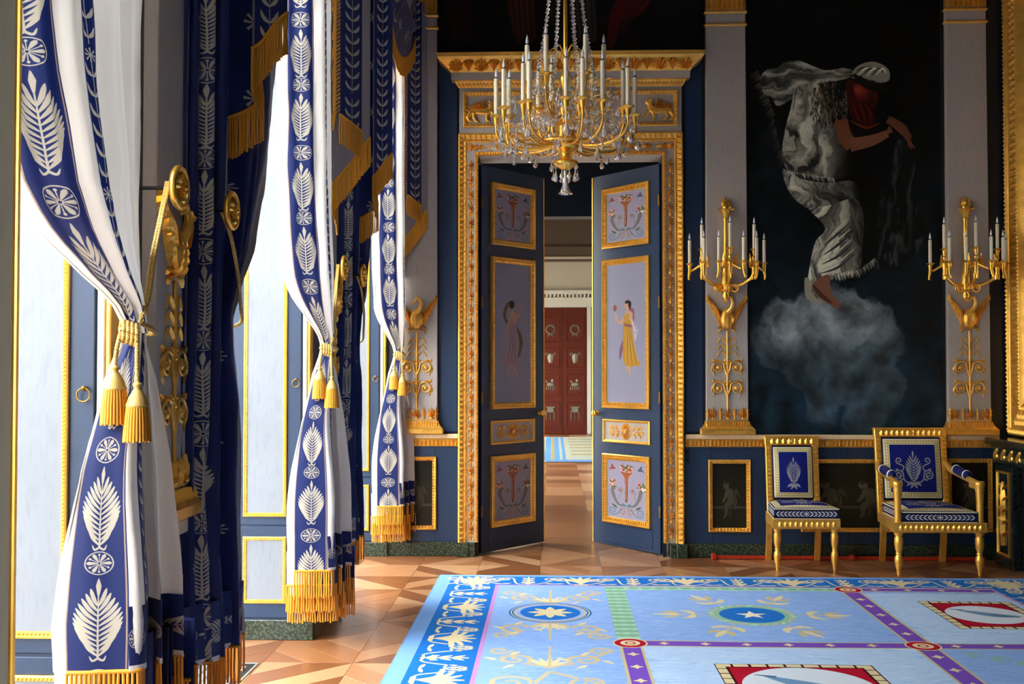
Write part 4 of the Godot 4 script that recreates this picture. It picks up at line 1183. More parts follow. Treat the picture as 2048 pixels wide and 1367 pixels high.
func build_sconces() -> void:
	var fig := winged_figure()
	for q in [[1450.0, "gilt bronze nine-candle sconce on the pilaster left of the large painting"], [1927.0, "gilt bronze nine-candle sconce on the pilaster right of the large painting"]]:
		var c := W(q[0], 560, FW - 0.05)
		var o := thing("sconce", q[1], "sconce", Vector3(c.x, c.y, -FW + 0.05), 0.0, "nine-candle wall sconces")
		var g := Geo.new()
		g.lathe([Vector2(0.002, -0.19), Vector2(0.012, -0.175), Vector2(0.030, -0.15), Vector2(0.034, -0.125), Vector2(0.022, -0.105), Vector2(0.040, -0.095), Vector2(0.050, -0.080), Vector2(0.048, -0.045), Vector2(0.042, 0.0), Vector2(0.040, 0.06), Vector2(0.030, 0.09), Vector2(0.026, 0.12)], 20, place(0, 0, 0.05), 10, 0.12)
		part("hub", g, M.gilt_bronze, o)
		g = Geo.new()
		g.lathe([Vector2(0.020, 0.10), Vector2(0.024, 0.13), Vector2(0.020, 0.16), Vector2(0.0215, 0.30), Vector2(0.0185, 0.48), Vector2(0.024, 0.495), Vector2(0.020, 0.505)], 20, place(0, 0, 0.05), 10, 0.10)
		part("shaft", g, M.gilt_bronze, o)
		g = Geo.new()
		g.lathe([Vector2(0.018, 0.50), Vector2(0.030, 0.52), Vector2(0.048, 0.565), Vector2(0.062, 0.570), Vector2(0.064, 0.578), Vector2(0.040, 0.582), Vector2(0.002, 0.582)], 6, place(0, 0, 0.05))
		for k in 3:
			var a := TAU * k / 3 + 0.5
			g.tube([Vector3(cos(a) * 0.05, 0.572, 0.05 + sin(a) * 0.05), Vector3(cos(a) * 0.072, 0.578, 0.05 + sin(a) * 0.072)], 0.007, 0.004, 6)
		part("basket", g, M.gilt_bronze, o)
		g = Geo.new()
		var rng := RandomNumberGenerator.new()
		rng.seed = 6
		for k in 18:
			var a := TAU * k / 9.0 + rng.randf()
			var r := 0.034 - 0.016 * (k / 18.0)
			var y := 0.58 + 0.045 * (k / 18.0)
			g.leaf(Vector2(0, 0), Vector2(0.004, 0.055), 0.028, 0.012, 0.2 * sin(k * 2.0), Transform3D(Basis(Vector3.UP, a), Vector3(sin(a) * r, y, 0.05 + cos(a) * r)))
		g.lathe([Vector2(0.030, 0.58), Vector2(0.034, 0.60), Vector2(0.024, 0.64), Vector2(0.008, 0.67), Vector2(0.001, 0.685)], 10, place(0, 0, 0.05), 5, 0.3)
		part("flame_finial", g, M.gilt_bronze, o)
		g = Geo.new()
		g.tube([Vector3(0, -0.08, 0.05), Vector3(0, -0.08, 0.0)], 0.03, 0.045, 12)
		g.tube([Vector3(0, 0.30, 0.05), Vector3(0, 0.30, 0.0)], 0.012, 0.02, 8)
		part("wall_plate", g, M.gilt_bronze, o)
		for k in range(-1, 2):
			var phi := k * 1.08
			var rad := Vector3(sin(phi), 0, cos(phi))
			var tan_ := Vector3(cos(phi), 0, -sin(phi))
			var R := 0.235 if k else 0.215
			var hub := Vector3(0, 0, 0.05)
			var arm := struct_part(o, "arm")
			g = Geo.new()
			g.tube([hub + rad * 0.03 + Vector3(0, -0.045, 0), hub + rad * 0.08 + Vector3(0, -0.055, 0), hub + rad * (R * 0.62) + Vector3(0, -0.04, 0), hub + rad * (R * 0.9) + Vector3(0, 0.0, 0), hub + rad * R + Vector3(0, 0.05, 0)], 0.016, 0.013, 8)
			for s in [-1.0, 1.0]:
				var sp := []
				for i in 20:
					var a := PI / 2 - i / 19.0 * TAU * 1.3
					var rr := 0.036 * (1 - 0.75 * i / 19.0)
					sp.append(hub + rad * (0.075 + cos(a) * rr) + tan_ * 0.012 * s + Vector3(0, -0.075 + sin(a) * rr, 0))
				g.tube(sp, 0.008, 0.006, 6)
			part("scroll_arm", g, M.gilt_bronze, arm)
			part("winged_figure", fig, M.gilt_bronze, arm, Transform3D(Basis(Vector3.UP, phi), hub + rad * R + Vector3(0, 0.06, 0)))
			candle_parts(arm, hub + rad * (R + 0.004) + Vector3(0, 0.235, 0))
			for s in [-1.0, 1.0]:
				var e: Vector3 = hub + rad * (R + 0.055) + tan_ * s * 0.098 + Vector3(0, 0.125, 0)
				g = Geo.new()
				var b: Vector3 = hub + rad * (R + 0.01) + tan_ * s * 0.02 + Vector3(0, 0.105, 0)
				g.tube([b, b.lerp(e, 0.5) + Vector3(0, -0.035, 0), e + Vector3(0, -0.06, 0) - tan_ * s * 0.02], 0.011, 0.009, 7)
				g.tube([e + Vector3(0, -0.02, 0), e + Vector3(0, -0.06, 0), e + Vector3(0, -0.10, 0) + rad * 0.004 + tan_ * s * 0.006, e + Vector3(0, -0.125, 0) + tan_ * s * 0.014, e + Vector3(0, -0.13, 0) + tan_ * s * 0.0], 0.016, 0.005, 7)
				part("horn", g, M.gilt_bronze, arm)
				candle_parts(arm, e, 0.195)

# ---------------------------------------------------------------- chairs
func turned_leg(h: float, r: float) -> Geo:
	var g := Geo.new()
	var p := []
	for q in [[0.35, 0.0], [0.42, 0.03], [0.40, 0.05], [0.55, 0.08], [0.48, 0.10], [0.80, 0.22], [0.98, 0.34], [0.92, 0.42], [0.58, 0.46], [0.70, 0.48], [0.70, 0.51], [0.58, 0.53], [0.85, 0.60], [1.0, 0.74], [0.96, 0.86], [0.70, 0.90], [1.02, 0.93], [1.05, 1.0]]:
		p.append(Vector2(q[0] * r, q[1] * h))
	g.lathe(p, 24, Transform3D(), 10, 0.10)
	return g

func cushion(w: float, h: float, puff: float, xf: Transform3D, ch := 0.02) -> Geo:
	# domed pad in xy, front +z
	var g := Geo.new()
	var n := 14
	var rows := []
	var uvs := []
	for i in n + 1:
		var row := []
		var uv := []
		for j in n + 1:
			var u := float(j) / n
			var v := float(i) / n
			var e := minf(minf(u, 1 - u) * w, minf(v, 1 - v) * h)
			var z := puff * (0.35 + 0.65 * pow(sin(u * PI) * sin(v * PI), 0.5)) * smoothstep(-0.002, ch, e + 0.004)
			row.append(xf * Vector3((u - 0.5) * w, (0.5 - v) * h, z))
			uv.append(Vector2(u, v))
		rows.append(row)
		uvs.append(uv)
	g.grid(rows, uvs)
	return g

func trapezoid(g: Geo, wf: float, wb: float, y0: float, y1: float, zf: float, zb: float, uv_side := false) -> void:
	# a block wider in front than behind
	var f := wf / 2
	var b := wb / 2
	var A := [Vector3(-f, y0, zf), Vector3(f, y0, zf), Vector3(b, y0, zb), Vector3(-b, y0, zb)]
	var B := [Vector3(-f, y1, zf), Vector3(f, y1, zf), Vector3(b, y1, zb), Vector3(-b, y1, zb)]
	for k in 4:
		var m := (k + 1) % 4
		g.quad(A[k], A[m], B[m], B[k])
	g.quad(B[0], B[1], B[2], B[3])
	g.quad(A[3], A[2], A[1], A[0])

func build_chair(label: String, at: Vector3, arms: bool) -> void:
	var o := thing("gilt_armchair" if arms else "gilt_chair", label, "armchair" if arms else "chair", at)
	var fx := 0.30 if arms else 0.218
	var bx := 0.24 if arms else 0.196
	var fz := 0.29 if arms else 0.215
	var wf := 0.69 if arms else 0.51
	var wb := 0.56 if arms else 0.44
	var rail0 := 0.325
	var rail1 := 0.40
	var top := 1.07 if arms else 1.0
	var leg := turned_leg(rail0 + 0.005, 0.034 if arms else 0.030)
	for s in [-1.0, 1.0]: part("leg", leg, M.gilding, o, place(s * fx, 0, fz))
	for s in [-1.0, 1.0]:
		var g := Geo.new()
		for k in 4:
			var f0 := k / 4.0
			var f1 := (k + 1) / 4.0
			var z0 := -fz - 0.045 * (1 - f0) * (1 - f0)
			var z1 := -fz - 0.045 * (1 - f1) * (1 - f1)
			var r := 0.021
			var y0 := f0 * rail0
			var y1 := f1 * rail0
			var q := [Vector2(-r, r), Vector2(r, r), Vector2(r, -r), Vector2(-r, -r)]
			for i in 4:
				var a: Vector2 = q[i]
				var b: Vector2 = q[(i + 1) % 4]
				g.quad(Vector3(s * bx + a.x, y0, z0 + a.y), Vector3(s * bx + b.x, y0, z0 + b.y), Vector3(s * bx + b.x, y1, z1 + b.y), Vector3(s * bx + a.x, y1, z1 + a.y))
		part("leg", g, M.gilding, o)
	var rl := Geo.new()
	trapezoid(rl, wf, wb, rail0, rail1, fz + 0.035, -fz - 0.02)
	rl.run(Vector2(-wf / 2 + 0.03, (rail0 + rail1) / 2), Vector2(wf / 2 - 0.03, (rail0 + rail1) / 2), fz + 0.035, 0.040, 0.020, 0.014, Transform3D(), true)
	for y in [rail0 + 0.006, rail1 - 0.006]: rl.box(Vector3(0, y, fz + 0.037), Vector3(wf, 0.010, 0.008), 0.003)
	part("seat_rail", rl, M.gilding, o)
	# squab: navy sides with a woven laurel band, woven top
	var sw := wf - (0.14 if arms else 0.015)
	var sb := wb - (0.06 if arms else 0.02)
	var cu := Geo.new()
	trapezoid(cu, sw, sb, rail1 - 0.004, 0.482, fz + 0.03, -fz + 0.03)
	part("seat_cushion", cu, M.seat_side_weave, o)
	var n := 12
	var rows := []
	for i in n + 1:
		var row := []
		for j in n + 1:
			var u := float(j) / n
			var v := float(i) / n
			var ww := lerpf(sb, sw, v)
			row.append(Vector3((u - 0.5) * ww, 0.483 + 0.035 * pow(sin(u * PI) * sin(v * PI), 0.5), lerpf(-fz + 0.03, fz + 0.03, v)))
		rows.append(row)
	var tg := Geo.new()
	tg.grid(rows)
	part("seat_top", tg, M.armchair_back_weave, o)
	# back: raked frame with crest rail and padded panel
	var bk := struct_part(o, "backrest")
	bk.position = Vector3(0, rail1 - 0.02, -fz + 0.005)
	bk.rotation.x = -0.13
	var bh := (top - rail1 + 0.02) / cos(0.13)
	var bw := (0.57 if arms else 0.425)
	var g := Geo.new()
	for s in [-1.0, 1.0]:
		g.box(Vector3(s * (bw / 2 - 0.025), bh / 2, 0), Vector3(0.05, bh, 0.045), 0.004)
		g.run(Vector2(s * (bw / 2 - 0.025), 0.06), Vector2(s * (bw / 2 - 0.025), bh - 0.08), 0.0225, 0.034, 0.016, 0.012, Transform3D(), true)
	g.box(Vector3(0, 0.09, 0), Vector3(bw - 0.06, 0.045, 0.035), 0.004)
	part("back_frame", g, M.gilding, bk)
	g = Geo.new()
	g.box(Vector3(0, bh - 0.036, 0.002), Vector3(bw + 0.012, 0.072, 0.056), 0.006)
	g.box(Vector3(0, bh - 0.004, 0.002), Vector3(bw + 0.022, 0.014, 0.066), 0.004)
	g.run(Vector2(-bw / 2 + 0.03, bh - 0.04), Vector2(bw / 2 - 0.03, bh - 0.04), 0.03, 0.044, 0.020, 0.016, Transform3D(), true)
	g.dome(Vector2(0, bh - 0.04), 0.022, 0.018, 0.014, 10, place(0, 0, 0.03))
	part("crest_rail", g, M.gilding, bk)
	var pw := bw - 0.095
	var ph := bh - 0.072 - 0.125
	var pc := Geo.new()
	pc.box(Vector3(0, 0.12 + ph / 2, 0), Vector3(pw, ph, 0.04), 0.006)
	part("pad_border", pc, M.chair_navy, bk)
	part("back_pad", cushion(pw - 0.004, ph - 0.004, 0.038, place(0, 0.12 + ph / 2, 0.0205)), M.armchair_back_weave if arms else M.chair_back_weave, bk)
	if arms:
		for s in [-1.0, 1.0]:
			var ar := struct_part(o, "armrest")
			var lx := Geo.new()
			lx.lathe([Vector2(0.024, rail1 - 0.01), Vector2(0.030, rail1 + 0.01), Vector2(0.026, rail1 + 0.03), Vector2(0.028, 0.55), Vector2(0.032, 0.63), Vector2(0.037, 0.645), Vector2(0.032, 0.655), Vector2(0.040, 0.675), Vector2(0.040, 0.70), Vector2(0.030, 0.708), Vector2(0.001, 0.712)], 20, place(s * (fx + 0.005), 0, fz), 8, 0.08)
			part("arm_post", lx, M.gilding, ar)
			var am := Geo.new()
			var pts := [Vector3(s * (bw / 2 - 0.02), 0.80, -fz - 0.04), Vector3(s * (bw / 2 + 0.0), 0.742, -fz + 0.06), Vector3(s * (fx - 0.01), 0.722, -0.05), Vector3(s * (fx), 0.69, fz - 0.06), Vector3(s * (fx + 0.004), 0.668, fz)]
			am.tube(pts, 0.022, 0.026, 8)
			am.box(Vector3(s * (fx), 0.672, fz - 0.07), Vector3(0.055, 0.05, 0.13), 0.008)
			part("arm_rail", am, M.gilding, ar)
			var pd := Geo.new()
			pd.lathe([Vector2(0.002, -0.13), Vector2(0.026, -0.125), Vector2(0.034, -0.11), Vector2(0.036, 0.0), Vector2(0.034, 0.11), Vector2(0.026, 0.125), Vector2(0.002, 0.13)], 16, Transform3D(Basis(Vector3.RIGHT, PI / 2 + 0.10), Vector3(s * (fx - 0.014), 0.748, -0.02)))
			part("arm_pad", pd, M.chair_navy, ar)
			for e in [-0.108, 0.108]:
				var bd := Geo.new()
				bd.lathe([Vector2(0.0345, -0.010), Vector2(0.0375, -0.006), Vector2(0.0375, 0.006), Vector2(0.0345, 0.010)], 16, Transform3D(Basis(Vector3.RIGHT, PI / 2 + 0.10), Vector3(s * (fx - 0.014), 0.748 - e * 0.10, -0.02 + e)))
				part("arm_braid", bd, M.silk_lining, ar)

func build_chairs() -> void:
	build_chair("narrow gilt side chair with blue palmette upholstery against the dado", Vector3(1.945, 0, -8.685), false)
	build_chair("broad gilt armchair with blue upholstery and padded arms at the right", Vector3(2.90, 0, -8.60), true)

# ---------------------------------------------------------------- chandelier
func bead(g: Geo, c: Vector3, rx: float, ry: float) -> void:
	# cut crystal bead with six sides
	var k := 6
	var T := c + Vector3(0, ry, 0)
	var B := c - Vector3(0, ry, 0)
	for i in k:
		var a0 := TAU * i / k
		var a1 := TAU * (i + 1) / k
		var p := c + Vector3(cos(a0) * rx, 0, sin(a0) * rx)
		var q := c + Vector3(cos(a1) * rx, 0, sin(a1) * rx)
		g.tri(q, p, T)
		g.tri(p, q, B)

func drop(g: Geo, top: Vector3, ln: float, r: float) -> void:
	# pear-shaped cut pendant hanging from a point
	var k := 6
	var prof := [[0.0, 0.0], [0.16, 0.30], [0.55, 0.62], [1.0, 0.80], [0.70, 0.93], [0.0, 1.0]]
	for j in prof.size() - 1:
		for i in k:
			var a0 := TAU * i / k
			var a1 := TAU * (i + 1) / k
			var r0: float = prof[j][0] * r
			var r1: float = prof[j + 1][0] * r
			var y0: float = -prof[j][1] * ln
			var y1: float = -prof[j + 1][1] * ln
			var A := top + Vector3(cos(a0) * r0, y0, sin(a0) * r0 * 0.6)
			var B := top + Vector3(cos(a1) * r0, y0, sin(a1) * r0 * 0.6)
			var C := top + Vector3(cos(a1) * r1, y1, sin(a1) * r1 * 0.6)
			var D := top + Vector3(cos(a0) * r1, y1, sin(a0) * r1 * 0.6)
			if j == 0: g.tri(A, D, C)
			elif j == prof.size() - 2: g.tri(A, C, B)
			else:
				g.tri(A, D, C)
				g.tri(A, C, B)

func build_chandelier() -> void:
	var c := W(1131, 300, 6.0)
	var o := thing("chandelier", "gilt bronze chandelier with rings of candles and hanging crystal drops", "chandelier", Vector3(c.x, 0, -6.0))
	var g := Geo.new()
	g.lathe([Vector2(0.002, 2.655), Vector2(0.030, 2.66), Vector2(0.066, 2.685), Vector2(0.070, 2.70), Vector2(0.040, 2.712), Vector2(0.026, 2.73), Vector2(0.034, 2.755), Vector2(0.062, 2.765), Vector2(0.085, 2.785), Vector2(0.088, 2.805), Vector2(0.060, 2.825), Vector2(0.052, 2.84), Vector2(0.052, 2.885), Vector2(0.058, 2.895), Vector2(0.040, 2.91), Vector2(0.020, 2.93)], 28, Transform3D(), 14, 0.06)
	part("body", g, M.gilt_bronze, o)
	g = Geo.new()
	g.lathe([Vector2(0.018, 2.92), Vector2(0.034, 2.95), Vector2(0.040, 2.99), Vector2(0.024, 3.02), Vector2(0.014, 3.05), Vector2(0.016, 3.10), Vector2(0.034, 3.13), Vector2(0.036, 3.17), Vector2(0.020, 3.20), Vector2(0.012, 3.24), Vector2(0.018, 3.27), Vector2(0.028, 3.285), Vector2(0.012, 3.30), Vector2(0.010, 4.2), Vector2(0.010, TOP - 0.02)], 16)
	part("stem", g, M.gilt_bronze, o)
	g = Geo.new()
	for k in 6:
		var a := TAU * k / 6
		var d := Vector3(cos(a), 0, sin(a))
		g.tube([d * 0.012 + Vector3(0, 3.25, 0), d * 0.03 + Vector3(0, 3.31, 0), d * 0.065 + Vector3(0, 3.335, 0), d * 0.09 + Vector3(0, 3.32, 0)], 0.006, 0.003, 6)
	part("leaf_spray", g, M.gilt_bronze, o)
	g = Geo.new()
	g.lathe([Vector2(0.001, TOP), Vector2(0.08, TOP - 0.002), Vector2(0.06, TOP - 0.04), Vector2(0.012, TOP - 0.07)], 20)
	part("ceiling_rose", g, M.gilt_bronze, o)
	# hoop that carries the outer arms
	g = Geo.new()
	var pts := []
	for i in 49: pts.append(Vector3(cos(TAU * i / 48) * 0.155, 2.80, sin(TAU * i / 48) * 0.155))
	g.tube(pts, 0.010, 0.010, 6)
	part("hoop", g, M.gilt_bronze, o)
	# arms: [count, radius, pan height, start angle]
	var ring_no := 0
	for q in [[12, 0.385, 2.957, PI / 2, 2.80], [6, 0.325, 2.975, 0.25, 2.80], [6, 0.150, 2.995, 0.0, 2.83], [6, 0.213, 3.142, 0.0, 2.95]]:
		for k in q[0]:
			var a: float = q[3] + TAU * k / q[0]
			var d := Vector3(cos(a), 0, sin(a))
			var arm := struct_part(o, "arm")
			var r: float = q[1]
			var y: float = q[2] - 0.05
			var y0: float = q[4]
			g = Geo.new()
			var path := []
			for i in 11:
				var f := i / 10.0
				# out along a shallow dip, then steeply up to the pan
				var p := Vector2(0.05, y0).bezier_interpolate(Vector2(r * 0.55, y0 - 0.055), Vector2(r * 1.06, y0 - 0.03), Vector2(r, y), f)
				path.append(d * p.x + Vector3(0, p.y, 0))
			g.tube(path, 0.0080, 0.0055, 7)
			part("branch", g, M.gilt_bronze, arm)
			candle_parts(arm, d * r + Vector3(0, q[2], 0), 0.212)
		ring_no += 1
	# crystals
	var rng := RandomNumberGenerator.new()
	rng.seed = 12
	for k in 8:
		var a := TAU * (k + 0.5) / 8
		var d := Vector3(cos(a), 0, sin(a))
		g = Geo.new()
		var n := 62
		for i in n:
			var f := float(i) / (n - 1)
			var y := lerpf(4.35, 3.02, f)
			var r := 0.055 + 0.045 * f + 0.11 * pow(f, 3.0)
			bead(g, d * r + Vector3(0, y, 0), 0.012 if i % 2 == 0 else 0.008, 0.0135 if i % 2 == 0 else 0.009)
		tag(part("bead_strand", g, M.crystal, o), "", "", "", "stuff")
	for k in 12:
		# festoons from pan to pan and from each pan in to the hub
		var a0 := PI / 2 + TAU * k / 12
		var a1 := PI / 2 + TAU * (k + 1) / 12
		var p := Vector3(cos(a0) * 0.385, 2.93, sin(a0) * 0.385)
		var q := Vector3(cos(a1) * 0.385, 2.93, sin(a1) * 0.385)
		g = Geo.new()
		for i in 12:
			var f := i / 11.0
			bead(g, p.lerp(q, f) - Vector3(0, 0.085 * 4 * f * (1 - f), 0), 0.0075, 0.0085)
		var hub := Vector3(cos(a0) * 0.06, 3.05, sin(a0) * 0.06)
		for i in 17:
			var f := i / 16.0
			bead(g, p.lerp(hub, f) - Vector3(0, 0.11 * 4 * f * (1 - f), 0), 0.0075, 0.009)
		tag(part("bead_festoon", g, M.crystal, o), "", "", "", "stuff")
		g = Geo.new()
		var tip := Vector3(cos(a0) * 0.40, 2.925, sin(a0) * 0.40)
		bead(g, tip - Vector3(0, 0.02, 0), 0.008, 0.010)
		bead(g, tip - Vector3(0, 0.045, 0), 0.008, 0.010)
		drop(g, tip - Vector3(0, 0.06, 0), 0.105, 0.020)
		part("pendant", g, M.crystal, o)
		g = Geo.new()
		var r2 := 0.30 if k % 2 else 0.24
		var t2 := Vector3(cos(a0 + 0.26) * r2, 2.80, sin(a0 + 0.26) * r2)
		bead(g, t2, 0.008, 0.010)
		drop(g, t2 - Vector3(0, 0.015, 0), 0.09, 0.015)
		part("pendant", g, M.crystal, o)
		g = Geo.new()
		var wire := Geo.new()
		for i in 13:
			var aa := a0 + rng.randf_range(-0.25, 0.25)
			var rr := rng.randf_range(0.10, 0.33)
			var yy := rng.randf_range(2.80, 3.12) - rr * 0.25 + 0.05
			var pp := Vector3(cos(aa) * rr, yy, sin(aa) * rr)
			wire.tube([Vector3(cos(aa) * rr * 0.55, yy + 0.02, sin(aa) * rr * 0.55), pp + Vector3(0, 0.03, 0), pp], 0.002, 0.0015, 4)
			if i % 2 == 0: drop(g, pp, rng.randf_range(0.055, 0.085), 0.017)
			else:
				for j in 6: drop(g, pp + Vector3(cos(j * 1.05) * 0.018, -0.002, sin(j * 1.05) * 0.018), 0.042, 0.010)
		tag(part("crystal_spray", g, M.crystal, o), "", "", "", "stuff")
		tag(part("spray_wire", wire, M.gilt_bronze, o), "", "", "", "stuff")
	for k in 10:
		var a := TAU * k / 10
		g = Geo.new()
		var t := Vector3(cos(a) * 0.066, 2.685, sin(a) * 0.066)
		bead(g, t - Vector3(0, 0.012, 0), 0.007, 0.009)
		drop(g, t - Vector3(0, 0.022, 0), 0.070, 0.014)
		part("pendant", g, M.crystal, o)
	g = Geo.new()
	g.lathe([Vector2(0.042, 2.520), Vector2(0.030, 2.535), Vector2(0.020, 2.56), Vector2(0.015, 2.60), Vector2(0.012, 2.645), Vector2(0.004, 2.66), Vector2(0.006, 2.60), Vector2(0.010, 2.56), Vector2(0.026, 2.532), Vector2(0.040, 2.519)], 24, Transform3D(), 8, 0.22)
	bead(g, Vector3(0, 2.525, 0), 0.012, 0.014)
	part("crystal_bell", g, M.crystal, o)

# ---------------------------------------------------------------- small things
func build_small_things() -> void:
	var o := thing("floor_rail", "low red wooden rail lying along the foot of the far wall", "rail", Vector3(2.4, 0, -8.955))
	var g := Geo.new()
	g.box(Vector3(0, 0.018, 0), Vector3(2.2, 0.028, 0.022), 0.003)
	part("bar", g, M.red_rail, o)
	for x in [-1.09, 0.03, 1.05]:
		g = Geo.new()
		g.box(Vector3(x, 0.022, -0.002), Vector3(0.035, 0.044, 0.07), 0.004)
		part("foot", g, M.red_rail, o)
	o = thing("floor_vent", "dark metal floor grille with pale slots beside the dark curtain", "floor vent", Vector3(-1.74, 0, -5.25))
	g = Geo.new()
	g.frame(0.38, 0.92, [Vector2(0, 0), Vector2(0, 0.004), Vector2(0.012, 0.004), Vector2(0.014, 0.002)], Transform3D(Basis(Vector3.RIGHT, -PI / 2), Vector3.ZERO))
	part("rim", g, M.silver_mount, o)
	g = Geo.new()
	g.box(Vector3(0, 0.001, 0), Vector3(0.36, 0.002, 0.90))
	part("plate", g, M.iron, o)
	g = Geo.new()
	for i in 26:
		for j in 6: g.box(Vector3(-0.125 + j * 0.05, 0.0025, -0.38 + i * 0.03), Vector3(0.032, 0.0015, 0.012))
	tag(part("slots", g, M.plaster, o), "pale slots", "", "", "stuff")
	# plate for a socket on the dado, right of the doorcase
	var p := W(1373, 911, FW)
	o = thing("wall_socket", "small dark socket plate on the dado right of the doorcase", "socket", Vector3(p.x, p.y, -FW + 0.012))
	g = Geo.new()
	g.box(Vector3(0, 0, 0.004), Vector3(0.045, 0.12, 0.008), 0.002)
	part("plate", g, M.slate_paint, o)
	for y in [-0.03, 0.03]:
		g = Geo.new()
		g.dome(Vector2(0, y), 0.014, 0.014, 0.003, 10)
		part("insert", g, M.iron, o, place(0, 0, 0.008))

# ---------------------------------------------------------------- woven and printed patterns
const NAVY := Color(0.065, 0.135, 0.37)
const SILK := Color(0.90, 0.89, 0.87)
const SILVER := Color(0.71, 0.69, 0.63)

func palmette(cv: Cv, base: Vector2, up: Vector2, half: float, col: Color, pairs := 11) -> void:
	# an upright palmette: stem and pairs of curling leaves, from base along up (full height)
	var s := Vector2(-up.y, up.x).normalized()
	cv.stroke([base, base + up], [half * 0.10, half * 0.05], col)
	for i in pairs:
		var f := float(i) / pairs
		var y0 := 0.02 + f * 0.70
		var env := sin(PI * pow(0.16 + 0.78 * f, 0.85)) * half
		for sg in [-1.0, 1.0]:
			var a := base + up * y0
			var b: Vector2 = base + up * (y0 + 0.10) + s * sg * env * 0.55
			var c: Vector2 = base + up * (y0 + 0.26 - 0.03 * f) + s * sg * env
			cv.stroke([a, b, c], [half * 0.03, half * 0.13, half * 0.19, half * 0.17, half * 0.04], col)
	cv.stroke([base + up * 0.80, base + up * 0.92, base + up * 1.02], [half * 0.08, half * 0.26, half * 0.02], col)
	for sg in [-1.0, 1.0]:
		cv.stroke([base, base - up * 0.03 + s * sg * half * 0.22, base + up * 0.03 + s * sg * half * 0.34], [half * 0.12, half * 0.12, half * 0.03], col)

func rosette(cv: Cv, c: Vector2, r: float, col: Color, bg: Color) -> void:
	cv.ring(c, r, r * 0.91, col)
	for i in 12:
		var d := Vector2.from_angle(TAU * i / 12)
		if i % 2 == 0 or r < 30:
			cv.stroke([c + d * r * 0.16, c + d * r * 0.55, c + d * r * 0.86], [r * 0.05, r * 0.2, r * 0.30, r * 0.12], col)
		else:
			cv.stroke([c + d * r * 0.16, c + d * r * 0.7], [r * 0.05, r * 0.07], col)
			cv.disk(c + d * r * 0.72, r * 0.09, r * 0.09, col)
	cv.disk(c, r * 0.16, r * 0.16, col)
	cv.disk(c, r * 0.09, r * 0.09, bg)

func laurel(cv: Cv, a: Vector2, b: Vector2, n: int, ln: float, col: Color) -> void:
	var d := (b - a).normalized()
	var s := Vector2(-d.y, d.x)
	cv.stroke([a, b], [ln * 0.06, ln * 0.06], col)
	for i in n:
		var p := a.lerp(b, (i + 0.3) / n)
		for sg in [-1.0, 1.0]:
			cv.leafp(p, p + d * ln * 0.8 + s * sg * ln * 0.55, ln * 0.26, col, 0.12 * sg)

func flower(cv: Cv, c: Vector2, r: float, col: Color) -> void:
	for i in 8:
		var d := Vector2.from_angle(TAU * i / 8)
		cv.stroke([c + d * r * 0.1, c + d * r], [r * 0.12, r * 0.36, r * 0.3], col)
	cv.disk(c, r * 0.25, r * 0.25, col)

func drape_far_tex() -> ImageTexture:
	# across: silk edge, navy border with palmettes, silk, narrow laurel band, silk; repeats every 0.68 m of height
	var cv := Cv.new(2048, 2048, SILK)
	cv.rect(Vector2(240, 0), Vector2(640, 2048), NAVY)
	for x in [240, 626]: cv.rect(Vector2(x - 8, 0), Vector2(x + 4, 2048), Color(0.62, 0.53, 0.47))
	var x := 440.0
	rosette(cv, Vector2(x, 150), 118, SILVER, NAVY)
	palmette(cv, Vector2(x, 1010), Vector2(0, -700), 158, SILVER)
	rosette(cv, Vector2(x, 1150), 104, SILVER, NAVY)
	palmette(cv, Vector2(x, 1985), Vector2(0, -690), 158, SILVER)
	cv.rect(Vector2(800, 0), Vector2(1010, 2048), NAVY)
	for k in 2:
		laurel(cv, Vector2(905, 1000 + k * 1024), Vector2(905, 120 + k * 1024), 6, 125, SILVER)
		flower(cv, Vector2(905, 60 + k * 1024), 56, SILVER)
	return cv.tex()

func drape_near_tex() -> ImageTexture:
	# across: navy border with palmettes, silver line, field strewn with flowers, silver edge
	var cv := Cv.new(2048, 2048, NAVY)
	var x := 520.0
	rosette(cv, Vector2(x, 150), 150, SILVER, NAVY)
	palmette(cv, Vector2(x, 1010), Vector2(0, -690), 205, SILVER)
	rosette(cv, Vector2(x, 1150), 120, SILVER, NAVY)
	palmette(cv, Vector2(x, 1985), Vector2(0, -690), 205, SILVER)
	cv.rect(Vector2(860, 0), Vector2(878, 2048), SILVER)
	for p in [Vector2(1180, 300), Vector2(1640, 820), Vector2(1220, 1320), Vector2(1660, 1840)]: flower(cv, p, 78, SILVER)
	cv.rect(Vector2(1985, 0), Vector2(2048, 2048), SILK)
	return cv.tex()

func hem_tex() -> ImageTexture:
	# a horizontal band: rosettes between lying palmettes, silver lines above and below
	var cv := Cv.new(1536, 768, NAVY)
	palmette(cv, Vector2(700, 384), Vector2(-420, 0), 150, SILVER, 8)
	rosette(cv, Vector2(140, 384), 118, SILVER, NAVY)
	palmette(cv, Vector2(840, 384), Vector2(420, 0), 150, SILVER, 8)
	rosette(cv, Vector2(1400, 384), 118, SILVER, NAVY)
	cv.rect(Vector2(0, 700), Vector2(1536, 768), SILK)
	return cv.tex()

func valance_tex() -> ImageTexture:
	var cv := Cv.new(1024, 1024, NAVY)
	palmette(cv, Vector2(250, 600), Vector2(0, -420), 130, SILVER)
	rosette(cv, Vector2(250, 800), 90, SILVER, NAVY)
	laurel(cv, Vector2(620, 1000), Vector2(620, 20), 9, 105, SILVER)
	for x in [470, 770]: cv.rect(Vector2(x, 0), Vector2(x + 8, 1024), SILVER)
	flower(cv, Vector2(900, 300), 70, SILVER)
	flower(cv, Vector2(900, 800), 70, SILVER)
	return cv.tex()

